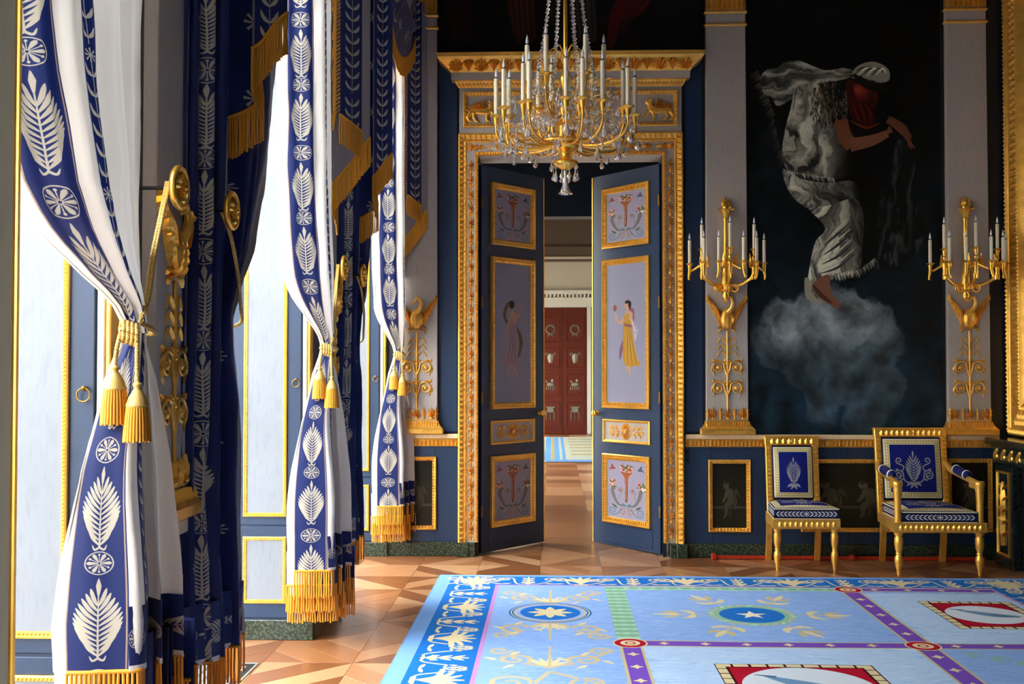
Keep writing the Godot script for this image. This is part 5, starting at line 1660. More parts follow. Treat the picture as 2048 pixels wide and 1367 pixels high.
func cloth(called: String, t: Texture2D, back: Color, rough := 0.55) -> StandardMaterial3D:
	var m := mat(called, Color.WHITE, rough, 0.0, 0.4)
	m.albedo_texture = t
	m.rim_enabled = true
	m.rim = 0.25
	m.rim_tint = 0.6
	if back != Color.BLACK:
		m.backlight_enabled = true
		m.backlight = back
	return m

func rug_tex() -> ImageTexture:
	# metres: x -0.84 .. 3.50, depth 8.066 (top of the picture) .. 2.60
	var cv := Cv.new(1736, 2048, Color(0.42, 0.58, 0.82))
	cv.k = 1736 / 4.34
	var ky := 2048 / 5.466
	var Y := func(d: float) -> float: return (8.066 - d) * ky / cv.k
	cv.o = Vector2(-0.84, 0)
	var pale := Color(0.68, 0.79, 0.92)
	var sky := Color(0.53, 0.67, 0.88)
	var deep := Color(0.13, 0.42, 0.74)
	var cream := Color(0.84, 0.79, 0.62)
	var tan_ := Color(0.76, 0.70, 0.56)
	var violet := Color(0.45, 0.30, 0.70)
	var green := Color(0.52, 0.72, 0.60)
	var red := Color(0.66, 0.08, 0.17)
	var rng := RandomNumberGenerator.new()
	rng.seed = 11
	var z0 := 8.066
	var z1 := 2.60
	var V := func(x: float, d: float) -> Vector2: return Vector2(x, Y.call(d))
	cv.rect(V.call(-0.84, z0), V.call(3.5, z1), Color(0.47, 0.64, 0.86))
	cv.rect(V.call(-0.745, z0 - 0.06), V.call(3.405, z1 + 0.06), deep)
	cv.rect(V.call(-0.41, z0 - 0.365), V.call(3.07, z1 + 0.42), Color(0.72, 0.52, 0.74))
	cv.rect(V.call(-0.385, z0 - 0.386), V.call(3.045, z1 + 0.445), sky)
	# border motifs: palmettes, spindles and scrolls
	var n := 11
	for side in 4:
		var L: float = 4.15 if side < 2 else 5.35
		for i in 13 if side >= 2 else n:
			var f: float = (i + 0.5) / (13 if side >= 2 else n)
			var c: Vector2
			var e: Vector2
			var g: Vector2
			if side == 0: c = V.call(-0.745 + f * L, z0 - 0.215); e = Vector2(1, 0); g = Vector2(0, -1)
			elif side == 1: c = V.call(-0.745 + f * L, z1 + 0.24); e = Vector2(1, 0); g = Vector2(0, 1)
			elif side == 2: c = V.call(-0.578, z0 - 0.06 - f * L); e = Vector2(0, 1); g = Vector2(1, 0)
			else: c = V.call(3.238, z0 - 0.06 - f * L); e = Vector2(0, 1); g = Vector2(-1, 0)
			if i % 2 == 0:
				for k in range(-3, 4):
					var dr: Vector2 = g * cos(k * 0.42) + e * sin(k * 0.42)
					cv.stroke([c - g * 0.10, c - g * 0.02 + dr * 0.06, c - g * 0.05 + dr * 0.19], [0.010, 0.026, 0.036, 0.012], cream)
				cv.stroke([c - g * 0.12 - e * 0.05, c - g * 0.12 + e * 0.05], [0.03, 0.03], cream)
			else:
				cv.stroke([c - g * 0.13, c + g * 0.13], [0.02, 0.03, 0.015], cream)
				for k in 3:
					for sg in [-1.0, 1.0]: cv.leafp(c + g * (-0.10 + 0.07 * k), c + g * (-0.03 + 0.07 * k) + e * sg * 0.045, 0.03, cream)
				cv.stroke([c - e * 0.05 - g * 0.06, c + e * 0.05 - g * 0.06], [0.03, 0.03], cream)
			for sg in [-1.0, 1.0]:
				cv.spiral(c + e * 0.165 * sg + g * 0.06, 0.058, 1.5 * sg, 0.0, 0.015, cream, [c - g * 0.11, c + e * 0.08 * sg - g * 0.1])
				cv.leafp(c + e * 0.12 * sg - g * 0.09, c + e * 0.20 * sg - g * 0.11, 0.026, cream)
	# compartments
	var xb := [[0.366, 0.495], [1.98, 2.117]]
	var zb := [[7.68, 7.56], [6.15, 6.02], [4.60, 4.47], [3.16, 3.05]]
	for p in [[0.495, 1.98, 6.02, 4.60], [2.117, 3.045, 7.5, 6.15], [2.117, 3.045, 4.47, 3.16], [-0.385, 0.366, 6.02, 4.6]]:
		cv.rect(V.call(p[0], p[2]), V.call(p[1], p[3]), pale if p[0] > 0 else sky)
	for i in 9000:
		var x := rng.randf_range(-0.38, 3.04)
		var z := rng.randf_range(z1 + 0.45, z0 - 0.46)
		var in_pale := (x > 0.495 and x < 1.98 and z < 6.02 and z > 4.6) or (x > 2.117 and (z > 6.15 or z < 4.47))
		var c0: Color = Color(0.80, 0.88, 0.94) if in_pale else Color(0.45, 0.60, 0.83)
		var c1: Color = Color(0.56, 0.70, 0.90) if in_pale else Color(0.64, 0.76, 0.91)
		var p: Vector2 = V.call(x, z)
		var ln := rng.randf_range(0.02, 0.09)
		cv.stroke([p, p + Vector2(ln, rng.randf_range(-0.01, 0.01))], [0.006, 0.018, 0.008], c0.lerp(c1, rng.randf()))
	# scrolls of the narrow compartments
	for zc in [6.836, 5.30, 3.85]:
		for sy in [-1.0, 1.0]:
			for sx in [-1.0, 1.0]:
				var c: Vector2 = V.call(-0.019 + sx * 0.19, zc + sy * 0.42)
				cv.spiral(c, 0.105, 1.5 * sx * sy, PI * 0.5, 0.03, tan_, [V.call(-0.019, zc + sy * 0.27), V.call(-0.019 + sx * 0.08, zc + sy * 0.33)])
				cv.spiral(V.call(-0.019 + sx * 0.27, zc + sy * 0.60), 0.065, -1.3 * sx * sy, 0.0, 0.024, tan_, [c])
				for k in 4: cv.leafp(c + Vector2.from_angle(k * 1.5) * 0.09, c + Vector2.from_angle(k * 1.5 + 0.4) * 0.16, 0.03, cream)
			for k in range(-2, 3):
				var b: Vector2 = V.call(-0.019, zc + sy * 0.30)
				cv.leafp(b, b + Vector2(sin(k * 0.5) * 0.12, -sy * cos(k * 0.5) * 0.16), 0.035, cream)
			cv.stroke([V.call(-0.019, zc + sy * 0.26), V.call(-0.019, zc + sy * 0.7)], [0.02, 0.012], tan_)
		if zc != 5.30:
			var c: Vector2 = V.call(-0.019, zc)
			cv.ring(c, 0.262, 0.232, deep.lerp(Color(0.3, 0.4, 0.4), 0.3))
			cv.ring(c, 0.25, 0.243, cream)
			cv.ring(c, 0.225, 0.212, tan_)
			cv.disk(c, 0.19, 0.19, deep)
			for k in 8: cv.leafp(c, c + Vector2.from_angle(TAU * k / 8) * 0.14, 0.06, cream)
		else:
			for sx in [-1.0, 1.0]: cv.spiral(V.call(-0.019 + sx * 0.2, zc), 0.12, 1.5 * sx, 0.5, 0.026, tan_, [V.call(-0.019, zc + 0.2)])
	# star roundels
	for q in [[1.239, 6.82], [1.239, 3.81]]:
		var c: Vector2 = V.call(q[0], q[1])
		cv.ring(c, 0.275, 0.195, green)
		for k in 24:
			var a := TAU * k / 24
			cv.leafp(c + Vector2.from_angle(a) * 0.235, c + Vector2.from_angle(a + 0.25) * 0.27, 0.03, Color(0.72, 0.68, 0.72) if k % 3 else green.lightened(0.3))
		cv.disk(c, 0.20, 0.20, deep)
		var st := []
		for k in 10: st.append(c + Vector2.from_angle(-PI / 2 + TAU * k / 10) * (0.10 if k % 2 == 0 else 0.04))
		cv.poly(st, cream.lightened(0.4))
		for k in 6:
			var a := TAU * (k + 0.0) / 6
			var d := Vector2.from_angle(a)
			var s := Vector2(-d.y, d.x)
			cv.stroke([c + d * 0.29, c + d * 0.55], [0.012, 0.03], tan_)
			for sg in [-1.0, 1.0]:
				cv.leafp(c + d * 0.36, c + d * 0.44 + s * sg * 0.10, 0.05, cream, 0.2 * sg)
				cv.leafp(c + d * 0.46, c + d * 0.56 + s * sg * 0.07, 0.05, tan_, 0.2 * sg)
			cv.leafp(c + d * 0.45, c + d * 0.62, 0.05, cream)
	# red squares with a white roundel and a grey-blue bird
	for q in [[0.835, 1.647, 5.68, 4.86], [2.405, 3.0, 7.26, 6.5], [2.405, 3.0, 4.2, 3.43]]:
		var a := 0.03
		cv.rect(V.call(q[0], q[2]), V.call(q[1], q[3]), Color(0.26, 0.05, 0.10))
		var nb := 9
		for i in nb:
			for e in 2:
				var x0: float = lerpf(q[0], q[1], float(i) / nb) + 0.006
				var x1: float = lerpf(q[0], q[1], float(i + 1) / nb) - 0.006
				var zz: float = q[2] - 0.006 if e == 0 else q[3] + 0.054
				cv.rect(V.call(x0, zz), V.call(x1, zz - 0.048), cream)
				var d0: float = lerpf(q[2], q[3], float(i) / nb) - 0.006
				var d1: float = lerpf(q[2], q[3], float(i + 1) / nb) + 0.006
				var xx: float = q[0] + 0.006 if e == 0 else q[1] - 0.054
				cv.rect(V.call(xx, d0), V.call(xx + 0.048, d1), cream)
		cv.rect(V.call(q[0] + 0.066, q[2] - 0.066), V.call(q[1] - 0.066, q[3] + 0.066), red)
		var c: Vector2 = V.call((q[0] + q[1]) / 2, (q[2] + q[3]) / 2)
		var r: float = (q[1] - q[0]) * 0.40
		cv.disk(c, r, r, Color(0.80, 0.85, 0.89))
		var bl := Color(0.42, 0.57, 0.72)
		cv.blob([c + Vector2(-0.6, -0.55) * r, c + Vector2(-0.3, -0.45) * r, c + Vector2(0.35, -0.1) * r, c + Vector2(0.85, 0.2) * r, c + Vector2(0.3, 0.3) * r, c + Vector2(-0.15, 0.05) * r], bl)
		cv.stroke([c + Vector2(-0.72, -0.6) * r, c + Vector2(-0.4, -0.5) * r], [0.01, 0.03], bl.darkened(0.3))
		for k in 5: cv.stroke([c + Vector2(-0.1 + k * 0.12, -0.15 + k * 0.05) * r, c + Vector2(0.2 + k * 0.13, 0.15 + k * 0.04) * r], [0.006, 0.014], bl.darkened(0.25))
	# green wreath panel to the right
	laurel(cv, V.call(2.2, 5.95), V.call(3.0, 5.3), 8, 0.10, green)
	laurel(cv, V.call(2.2, 4.65), V.call(3.0, 5.2), 8, 0.10, green)
	# bands between the compartments
	for b in xb:
		cv.rect(V.call(b[0], 7.68), V.call(b[1], 3.05), cream.darkened(0.12))
		cv.rect(V.call(b[0] + 0.016, 7.6), V.call(b[1] - 0.016, 3.06), violet)
	for b in zb:
		cv.rect(V.call(-0.385 if b[0] < 3.1 else 0.4, b[0]), V.call(3.045, b[1]), cream.darkened(0.12))
		cv.rect(V.call(0.4, b[0] - 0.016), V.call(3.045, b[1] + 0.016), violet)
	var gx0: float = xb[0][0]
	cv.rect(V.call(gx0, 7.68), V.call(0.495, 6.15), green.lightened(0.25))
	for i in 14:
		for j in 2:
			var p: Vector2 = V.call(gx0 + 0.032 + j * 0.065, 7.62 - i * 0.104)
			cv.leafp(p + Vector2(-0.03, 0.03), p + Vector2(0.03, 0.03), 0.085, green.darkened(0.06), -0.4)
	cv.rect(V.call(0.495, 7.68), V.call(1.98, 7.56), green.lightened(0.2))
	for i in 16: cv.leafp(V.call(0.52 + i * 0.092, 7.62), V.call(0.60 + i * 0.092, 7.62), 0.07, green.darkened(0.05))
	for b in xb:
		var i := 0
		for z in [5.85, 5.6, 5.35, 5.1, 4.85, 7.3, 7.1, 6.85, 6.6, 6.36, 4.3, 4.05, 3.8, 3.5]:
			if b[0] > 1.0 or z < 6.0:
				var p: Vector2 = V.call((b[0] + b[1]) / 2, z)
				cv.leafp(p - Vector2(0.035, 0), p + Vector2(0.035, 0), 0.03, cream)
				cv.leafp(p - Vector2(0, 0.035), p + Vector2(0, 0.035), 0.03, cream)
	for b in zb:
		for i in 22:
			var x := 0.62 + i * 0.115
			if x < 3.0 and absf(x - 2.05) > 0.12 and not (b[0] > 7.0 and x < 2.0):
				var p: Vector2 = V.call(x, (b[0] + b[1]) / 2)
				if i % 2 == 0:
					cv.leafp(p - Vector2(0.03, 0), p + Vector2(0.03, 0), 0.03, cream)
					cv.leafp(p - Vector2(0, 0.03), p + Vector2(0, 0.03), 0.03, cream)
	for b in xb:
		for d in zb:
			if d[0] > 7.0 and b[0] < 1.0: continue
			var c: Vector2 = V.call((b[0] + b[1]) / 2, (d[0] + d[1]) / 2)
			cv.disk(c, 0.098, 0.098, cream)
			cv.disk(c, 0.088, 0.088, red)
			cv.disk(c, 0.056, 0.056, cream)
			cv.ring(c, 0.03, 0.02, red)
	return cv.tex(false)

func arabesque_tex() -> ImageTexture:
	# painted door panel: a vase of flowers on a column, two cornucopias, scrolls and birds
	var bg := Color(0.60, 0.58, 0.66)
	var cv := Cv.new(640, 840, bg)
	var terra := Color(0.62, 0.34, 0.16)
	var leafc := Color(0.24, 0.32, 0.16)
	var teal := Color(0.28, 0.48, 0.55)
	var rng := RandomNumberGenerator.new()
	rng.seed = 4
	cv.stroke([Vector2(320, 260), Vector2(322, 400), Vector2(318, 600)], [36, 40, 48, 34], Color(0.50, 0.30, 0.22))
	cv.stroke([Vector2(312, 270), Vector2(312, 560)], [8, 12], Color(0.78, 0.52, 0.28))
	for y in [262, 292, 320]: cv.stroke([Vector2(286, y), Vector2(354, y)], [14, 14], terra)
	cv.blob([Vector2(225, 165), Vector2(320, 175), Vector2(415, 165), Vector2(372, 215), Vector2(336, 262), Vector2(304, 262), Vector2(268, 215)], terra)
	var bunch := func(c: Vector2, rx: float, ry: float, m: int) -> void:
		for i in m:
			var p: Vector2 = c + Vector2(rng.randf_range(-rx, rx), rng.randf_range(-ry, ry))
			var col: Color = [leafc, leafc.lightened(0.15), Color(0.85, 0.78, 0.68), Color(0.68, 0.22, 0.16), Color(0.82, 0.55, 0.30), Color(0.83, 0.62, 0.60)][rng.randi() % 6]
			var r := rng.randf_range(10, 22)
			if rng.randf() < 0.4: cv.leafp(p, p + Vector2.from_angle(rng.randf() * TAU) * 42, 16, leafc)
			cv.disk(p, r, r * 0.9, col)
	bunch.call(Vector2(320, 115), 95, 45, 46)
	bunch.call(Vector2(85, 360), 55, 65, 30)
	bunch.call(Vector2(555, 360), 55, 65, 30)
	for sg in [-1.0, 1.0]:
		cv.stroke([Vector2(320, 650), Vector2(320 + sg * 120, 640), Vector2(320 + sg * 200, 540), Vector2(320 + sg * 236, 420)], [14, 30, 50, 66], Color(0.45, 0.42, 0.40))
		for k in 6: cv.stroke([Vector2(320 + sg * (120 + k * 20), 650 - k * 40), Vector2(320 + sg * (160 + k * 17), 636 - k * 40)], [8, 8], teal)
		cv.spiral(Vector2(320 + sg * 70, 730), 52, 1.6 * sg, PI * 0.5, 13, Color(0.60, 0.50, 0.40), [Vector2(320, 640)])
		cv.spiral(Vector2(320 + sg * 220, 735), 62, -1.5 * sg, PI * 0.5, 12, teal, [Vector2(320 + sg * 70, 690), Vector2(320 + sg * 140, 770)])
		cv.spiral(Vector2(320 + sg * 100, 430), 40, 1.5 * sg, 0.0, 9, Color(0.50, 0.45, 0.40), [Vector2(320 + sg * 140, 560)])
		cv.disk(Vector2(320 + sg * 100, 430), 14, 14, terra)
		cv.leafp(Vector2(320 + sg * 150, 690), Vector2(320 + sg * 240, 640), 26, leafc)
		cv.leafp(Vector2(320 + sg * 20, 660), Vector2(320 + sg * 70, 620), 36, teal)
		var b := Vector2(320 + sg * 225, 120)
		var bc: Color = Color(0.62, 0.2, 0.14) if sg < 0 else Color(0.25, 0.30, 0.36)
		cv.blob([b + Vector2(-sg * 44, 10), b + Vector2(-sg * 20, -16), b + Vector2(sg * 34, -6), b + Vector2(sg * 10, 20)], bc)
		cv.leafp(b, b + Vector2(sg * 20, -56), 24, bc.darkened(0.3))
		cv.leafp(b, b + Vector2(-sg * 10, -50), 18, bc.lightened(0.2))
		cv.leafp(b + Vector2(sg * 24, 0), b + Vector2(sg * 60, 34), 16, bc.darkened(0.2))
	return cv.tex()

func dancer_tex(back: bool) -> ImageTexture:
	# painted door panel: a floating dancer in a thin gown on plain grey
	var cv := Cv.new(440, 1280, Color(0.56, 0.56, 0.64))
	cv.k = 1.0
	var skin := Color(0.74, 0.58, 0.48)
	var gown := Color(0.70, 0.52, 0.16) if not back else Color(0.62, 0.52, 0.56)
	var shawl := Color(0.50, 0.33, 0.40) if not back else Color(0.42, 0.34, 0.18)
	var hair := Color(0.16, 0.11, 0.09)
	if not back:
		cv.stroke([Vector2(250, 420), Vector2(290, 440), Vector2(285, 560), Vector2(230, 640), Vector2(170, 780), Vector2(150, 880)], [20, 44, 38, 30, 40, 14], shawl)
		cv.blob([Vector2(200, 480), Vector2(270, 470), Vector2(285, 600), Vector2(300, 720), Vector2(350, 880), Vector2(380, 930), Vector2(300, 945), Vector2(230, 950), Vector2(190, 880), Vector2(185, 720)], gown)
		for k in 7: cv.stroke([Vector2(225 + k * 8, 560), Vector2(222 + k * 14, 740), Vector2(215 + k * 24, 930)], [4, 10, 4], gown.darkened(0.18) if k % 2 else gown.lightened(0.15))
		cv.stroke([Vector2(205, 500), Vector2(165, 540), Vector2(120, 520), Vector2(100, 440)], [34, 30, 24, 18], skin)
		cv.disk(Vector2(95, 405), 20, 30, Color(0.55, 0.30, 0.14))
		cv.stroke([Vector2(275, 500), Vector2(310, 600), Vector2(325, 700)], [28, 24, 16], Color(0.74, 0.66, 0.66))
		cv.spiral(Vector2(330, 600), 26, 1.0, 0, 5, Color(0.8, 0.78, 0.78), [Vector2(318, 720)])
		cv.stroke([Vector2(200, 560), Vector2(280, 580)], [26, 22], shawl)
		cv.stroke([Vector2(215, 460), Vector2(265, 470), Vector2(270, 520)], [40, 60, 40], skin)
		cv.stroke([Vector2(205, 520), Vector2(250, 470)], [30, 40], gown)
		cv.stroke([Vector2(238, 450), Vector2(240, 420)], [26, 26], skin)
		cv.disk(Vector2(233, 385), 30, 38, skin)
		cv.blob([Vector2(210, 350), Vector2(245, 338), Vector2(280, 365), Vector2(268, 420), Vector2(250, 400), Vector2(240, 368), Vector2(215, 370)], hair)
		cv.stroke([Vector2(250, 940), Vector2(262, 1000), Vector2(268, 1040)], [26, 20, 12], skin)
		cv.stroke([Vector2(235, 940), Vector2(225, 985)], [24, 16], skin)
	else:
		cv.stroke([Vector2(240, 360), Vector2(160, 380), Vector2(120, 480), Vector2(170, 560), Vector2(270, 600), Vector2(320, 720), Vector2(290, 860)], [20, 40, 36, 24, 30, 44, 20], shawl)
		cv.blob([Vector2(180, 470), Vector2(250, 460), Vector2(262, 560), Vector2(280, 700), Vector2(270, 880), Vector2(300, 920), Vector2(200, 950), Vector2(90, 900), Vector2(130, 850), Vector2(165, 720)], gown)
		for k in 7: cv.stroke([Vector2(190 + k * 9, 560), Vector2(180 + k * 13, 740), Vector2(130 + k * 24, 900)], [4, 10, 4], gown.darkened(0.25) if k % 2 else gown.lightened(0.1))
		cv.stroke([Vector2(245, 490), Vector2(300, 470), Vector2(318, 420), Vector2(300, 350)], [32, 28, 22, 16], skin)
		cv.stroke([Vector2(190, 500), Vector2(150, 600), Vector2(120, 690)], [28, 24, 14], skin)
		cv.stroke([Vector2(195, 470), Vector2(240, 480), Vector2(240, 540)], [50, 70, 50], skin)
		cv.disk(Vector2(210, 385), 30, 38, skin)
		cv.blob([Vector2(175, 360), Vector2(215, 338), Vector2(240, 368), Vector2(225, 410), Vector2(190, 410)], hair)
		cv.stroke([Vector2(235, 940), Vector2(255, 1000), Vector2(285, 1050)], [28, 22, 12], skin)
		cv.stroke([Vector2(195, 940), Vector2(160, 990), Vector2(158, 1030)], [28, 20, 12], skin)
	cv.im.resize(220, 640, Image.INTERPOLATE_LANCZOS)
	return ImageTexture.create_from_image(cv.im)

func painting_tex() -> ImageTexture:
	# large canvas: a bowed figure in white drapery standing on a cloud in a night sky
	var W := 468
	var H := 1080
	var cv := Cv.new(W, H, Color(0.02, 0.03, 0.04))
	var cl := FastNoiseLite.new()
	cl.seed = 5
	cl.frequency = 0.011
	cl.fractal_octaves = 5
	var fine := FastNoiseLite.new()
	fine.seed = 9
	fine.frequency = 0.05
	# painting pixels: 390 wide, 900 high in the measured frame, scaled by 1.2
	var puffs := [[95, 655, 70, 0.75], [150, 640, 60, 0.85], [205, 650, 75, 0.80], [255, 660, 50, 0.62], [60, 680, 60, 0.42], [45, 700, 45, 0.34], [235, 720, 95, 0.36], [160, 700, 70, 0.42], [190, 770, 60, 0.34], [260, 770, 70, 0.32], [150, 810, 50, 0.26], [230, 820, 60, 0.28], [120, 730, 60, 0.30]]
	for y in H:
		for x in W:
			var px := x / 1.2
			var py := y / 1.2
			var nz := cl.get_noise_2d(x, y)
			var b := clampf((py - 200.0) / 700.0, 0.0, 1.0)
			var c := Color(0.012, 0.016, 0.020).lerp(Color(0.09, 0.19, 0.26), b * (0.75 + nz * 0.9))
			if px < 150 and py > 250: c = c.lerp(Color(0.16, 0.21, 0.23), clampf((150 - px) / 300.0 * (0.6 + nz), 0, 1))
			var best := 0.0
			for p in puffs:
				var d := Vector2(px - p[0], py - p[1]).length() / float(p[2]) + nz * 0.55 + fine.get_noise_2d(x, y) * 0.06
				if d < 1.0: best = maxf(best, p[3] * smoothstep(1.0, 0.72, d) * clampf(1.1 - (py - p[1]) / (float(p[2]) * 1.9), 0.35, 1.0))
			if best > 0.0: c = c.lerp(Color(0.80, 0.83, 0.84), best * (0.72 + 0.5 * nz))
			cv.im.set_pixel(x, y, c)
	cv.k = 1.2
	var wh := Color(0.95, 0.93, 0.83)
	var mid := Color(0.58, 0.56, 0.48)
	var dk := Color(0.12, 0.12, 0.105)
	var rng := RandomNumberGenerator.new()
	rng.seed = 3
	var fringe := func(a: Vector2, b: Vector2, dir: Vector2, m: int, c: Color) -> void:
		for i in m:
			var p: Vector2 = a.lerp(b, rng.randf())
			cv.stroke([p, p + dir * rng.randf_range(0.5, 1.1) + Vector2(rng.randf_range(-2, 2), 0)], [1.8, 0.5], c.darkened(rng.randf() * 0.6))
	# painted folds: ridges across a direction, bent by noise, lit from the left
	var folds := func(pts: Array, centre: Vector2, lo: float, hi: float, x0: float, x1: float) -> void:
		cv.shade(pts, func(p: Vector2) -> Color:
			var q := p - centre
			var a := atan2(q.y, q.x) * 480.0 + 70.0 * cl.get_noise_2d(p.x * 1.2, p.y * 1.2)
			var n0 := cl.get_noise_2d(a, q.length() * 0.55 + 500)
			var n1 := cl.get_noise_2d(a * 0.55 + 900, q.length() * 0.35)
			var r := 0.25 + 0.75 * smoothstep(-0.40, 0.40, n0)
			var edge := 1.0 - smoothstep(0.0, 0.14, absf(n1))
			var l := lerpf(lo, hi, r) - 0.30 * edge * hi + 0.10 * fine.get_noise_2d(p.x * 0.6, p.y * 0.6)
			l *= 1.0 - smoothstep(x0, x1, p.x + 40.0 * n1)
			return Color(0.05, 0.05, 0.045).lerp(wh, clampf(l, 0.0, 1.0)))
	# thin falling veil at the right
	cv.shade([Vector2(305, 290), Vector2(335, 312), Vector2(338, 350), Vector2(330, 390), Vector2(352, 430), Vector2(356, 470), Vector2(335, 520), Vector2(270, 545), Vector2(225, 530), Vector2(238, 470), Vector2(262, 400), Vector2(290, 340)], func(p: Vector2) -> Color:
		var w := cl.get_noise_2d(p.x * 2.0, p.y * 0.7)
		var r := pow(0.5 + 0.5 * sin(p.x * 0.16 + w * 7.0 + p.y * 0.03), 2.0)
		return Color(0.03, 0.035, 0.04).lerp(Color(0.36, 0.39, 0.38), r * (0.55 + w * 0.6)))
	# hanging dark mass of the front drapery
	cv.blob([Vector2(150, 170), Vector2(240, 200), Vector2(285, 300), Vector2(262, 420), Vector2(258, 540), Vector2(190, 560), Vector2(150, 420)], Color(0.022, 0.022, 0.022))
	# flying end of the cloak
	fringe.call(Vector2(22, 150), Vector2(56, 240), Vector2(-16, 10), 90, mid.darkened(0.3))
	fringe.call(Vector2(52, 240), Vector2(72, 330), Vector2(-10, 18), 70, mid.darkened(0.45))
	folds.call([Vector2(26, 168), Vector2(40, 150), Vector2(62, 146), Vector2(76, 136), Vector2(104, 132), Vector2(130, 142), Vector2(160, 152), Vector2(196, 148), Vector2(216, 156), Vector2(200, 170), Vector2(130, 182), Vector2(96, 205), Vector2(62, 222), Vector2(50, 205), Vector2(34, 198)], Vector2(240, 160), 0.05, 0.72, 170.0, 290.0)
	# back, hip and skirt
	folds.call([Vector2(98, 188), Vector2(125, 178), Vector2(150, 186), Vector2(170, 250), Vector2(190, 290), Vector2(206, 330), Vector2(204, 362), Vector2(170, 366), Vector2(120, 360), Vector2(84, 352), Vector2(70, 320), Vector2(76, 270), Vector2(88, 226)], Vector2(150, 60), 0.16, 0.98, 110.0, 235.0)
	folds.call([Vector2(72, 346), Vector2(110, 366), Vector2(160, 374), Vector2(214, 372), Vector2(220, 410), Vector2(170, 425), Vector2(132, 428), Vector2(102, 412), Vector2(80, 384)], Vector2(60, 180), 0.08, 0.86, 120.0, 250.0)
	folds.call([Vector2(120, 420), Vector2(160, 420), Vector2(216, 405), Vector2(234, 440), Vector2(232, 490), Vector2(224, 545), Vector2(180, 560), Vector2(158, 572), Vector2(146, 600), Vector2(120, 588), Vector2(124, 540), Vector2(136, 490), Vector2(156, 462)], Vector2(196, 330), 0.14, 0.98, 176.0, 262.0)
	for k in 4:
		cv.stroke([Vector2(146 + k * 3, 552 - k * 18), Vector2(182, 540 - k * 22), Vector2(216 - k * 3, 512 - k * 20)], [1, 5, 1], dk.lightened(0.12))
		cv.stroke([Vector2(146 + k * 3, 546 - k * 18), Vector2(180, 532 - k * 22), Vector2(214 - k * 3, 504 - k * 20)], [1, 4, 1], wh.darkened(0.12))
	cv.im.resize(int(W * 0.62), int(H * 0.62), Image.INTERPOLATE_LANCZOS)
	cv.im.resize(W, H, Image.INTERPOLATE_CUBIC)
	fringe.call(Vector2(80, 350), Vector2(175, 366), Vector2(3, 12), 70, wh)
	fringe.call(Vector2(150, 556), Vector2(225, 545), Vector2(3, 15), 80, wh)
	fringe.call(Vector2(225, 545), Vector2(258, 520), Vector2(4, 14), 40, wh.darkened(0.2))
	# fur on the shoulder, red scarf, bowed head with a dark wreath, veil
	for i in 260:
		var p := Vector2(rng.randf_range(128, 205), rng.randf_range(172, 262))
		if Vector2((p.x - 166) / 40.0, (p.y - 215) / 48.0).length() < 1.0:
			cv.stroke([p, p + Vector2(rng.randf_range(-4, 4), 9)], [3, 1], Color(0.52, 0.45, 0.34).darkened(rng.randf() * 0.85))
	cv.blob([Vector2(202, 172), Vector2(232, 180), Vector2(262, 196), Vector2(264, 214), Vector2(256, 238), Vector2(262, 252), Vector2(244, 262), Vector2(214, 250), Vector2(204, 215)], Color(0.24, 0.04, 0.025))
	cv.shade([Vector2(216, 184), Vector2(238, 182), Vector2(258, 198), Vector2(260, 212), Vector2(246, 222), Vector2(226, 216)], func(p: Vector2) -> Color:
		var l := clampf(1.0 - Vector2((p.x - 224) / 34.0, (p.y - 192) / 28.0).length(), 0.0, 1.0)
		return Color(0.20, 0.035, 0.02).lerp(Color(0.66, 0.24, 0.12), l))
	cv.stroke([Vector2(244, 200), Vector2(254, 203)], [2, 1], Color(0.06, 0.02, 0.015))
	cv.stroke([Vector2(256, 200), Vector2(263, 211), Vector2(257, 214)], [2, 3, 1], Color(0.40, 0.12, 0.06))
	cv.stroke([Vector2(246, 219), Vector2(256, 219)], [2, 1], Color(0.10, 0.02, 0.015))
	for k in 7: cv.stroke([Vector2(208 + k * 6, 218), Vector2(214 + k * 7, 238), Vector2(222 + k * 6, 256)], [1, 3, 1], Color(0.42, 0.10, 0.05) if k % 2 else Color(0.09, 0.015, 0.01))
	cv.stroke([Vector2(208, 252), Vector2(240, 266), Vector2(268, 258)], [2, 6, 2], Color(0.42, 0.16, 0.05))
	cv.blob([Vector2(212, 168), Vector2(222, 146), Vector2(255, 136), Vector2(285, 150), Vector2(288, 172), Vector2(270, 178), Vector2(240, 172)], mid)
	for k in 6: cv.stroke([Vector2(216 + k * 9, 164), Vector2(230 + k * 9, 150), Vector2(252 + k * 6, 145 + k * 3)], [1, 4, 1], wh if k % 2 else dk.lightened(0.1))
	cv.blob([Vector2(214, 160), Vector2(245, 172), Vector2(282, 186), Vector2(268, 196), Vector2(236, 186)], Color(0.07, 0.07, 0.03))
	for i in 70:
		var p := Vector2(214, 162).lerp(Vector2(280, 190), rng.randf()) + Vector2(0, rng.randf_range(-4, 8))
		cv.leafp(p, p + Vector2.from_angle(rng.randf() * TAU) * 7, 3, Color(0.14, 0.14, 0.07).darkened(rng.randf() * 0.7))
	# arms and foot
	var sk := Color(0.48, 0.27, 0.18)
	cv.stroke([Vector2(190, 250), Vector2(196, 280), Vector2(212, 304)], [26, 30, 28], sk)
	cv.stroke([Vector2(208, 300), Vector2(250, 292), Vector2(284, 278)], [28, 22, 14], sk.lightened(0.06))
	cv.stroke([Vector2(284, 250), Vector2(312, 268), Vector2(328, 290)], [14, 20, 12], sk.darkened(0.15))
	for k in 4: cv.stroke([Vector2(322, 284), Vector2(334 + k * 2 - 8 * (k % 2), 304 + k * 2)], [5, 3], sk.darkened(0.05 * k))
	for k in 4: cv.stroke([Vector2(282, 278), Vector2(288 + k * 2, 264 + k * 3)], [5, 4], sk)
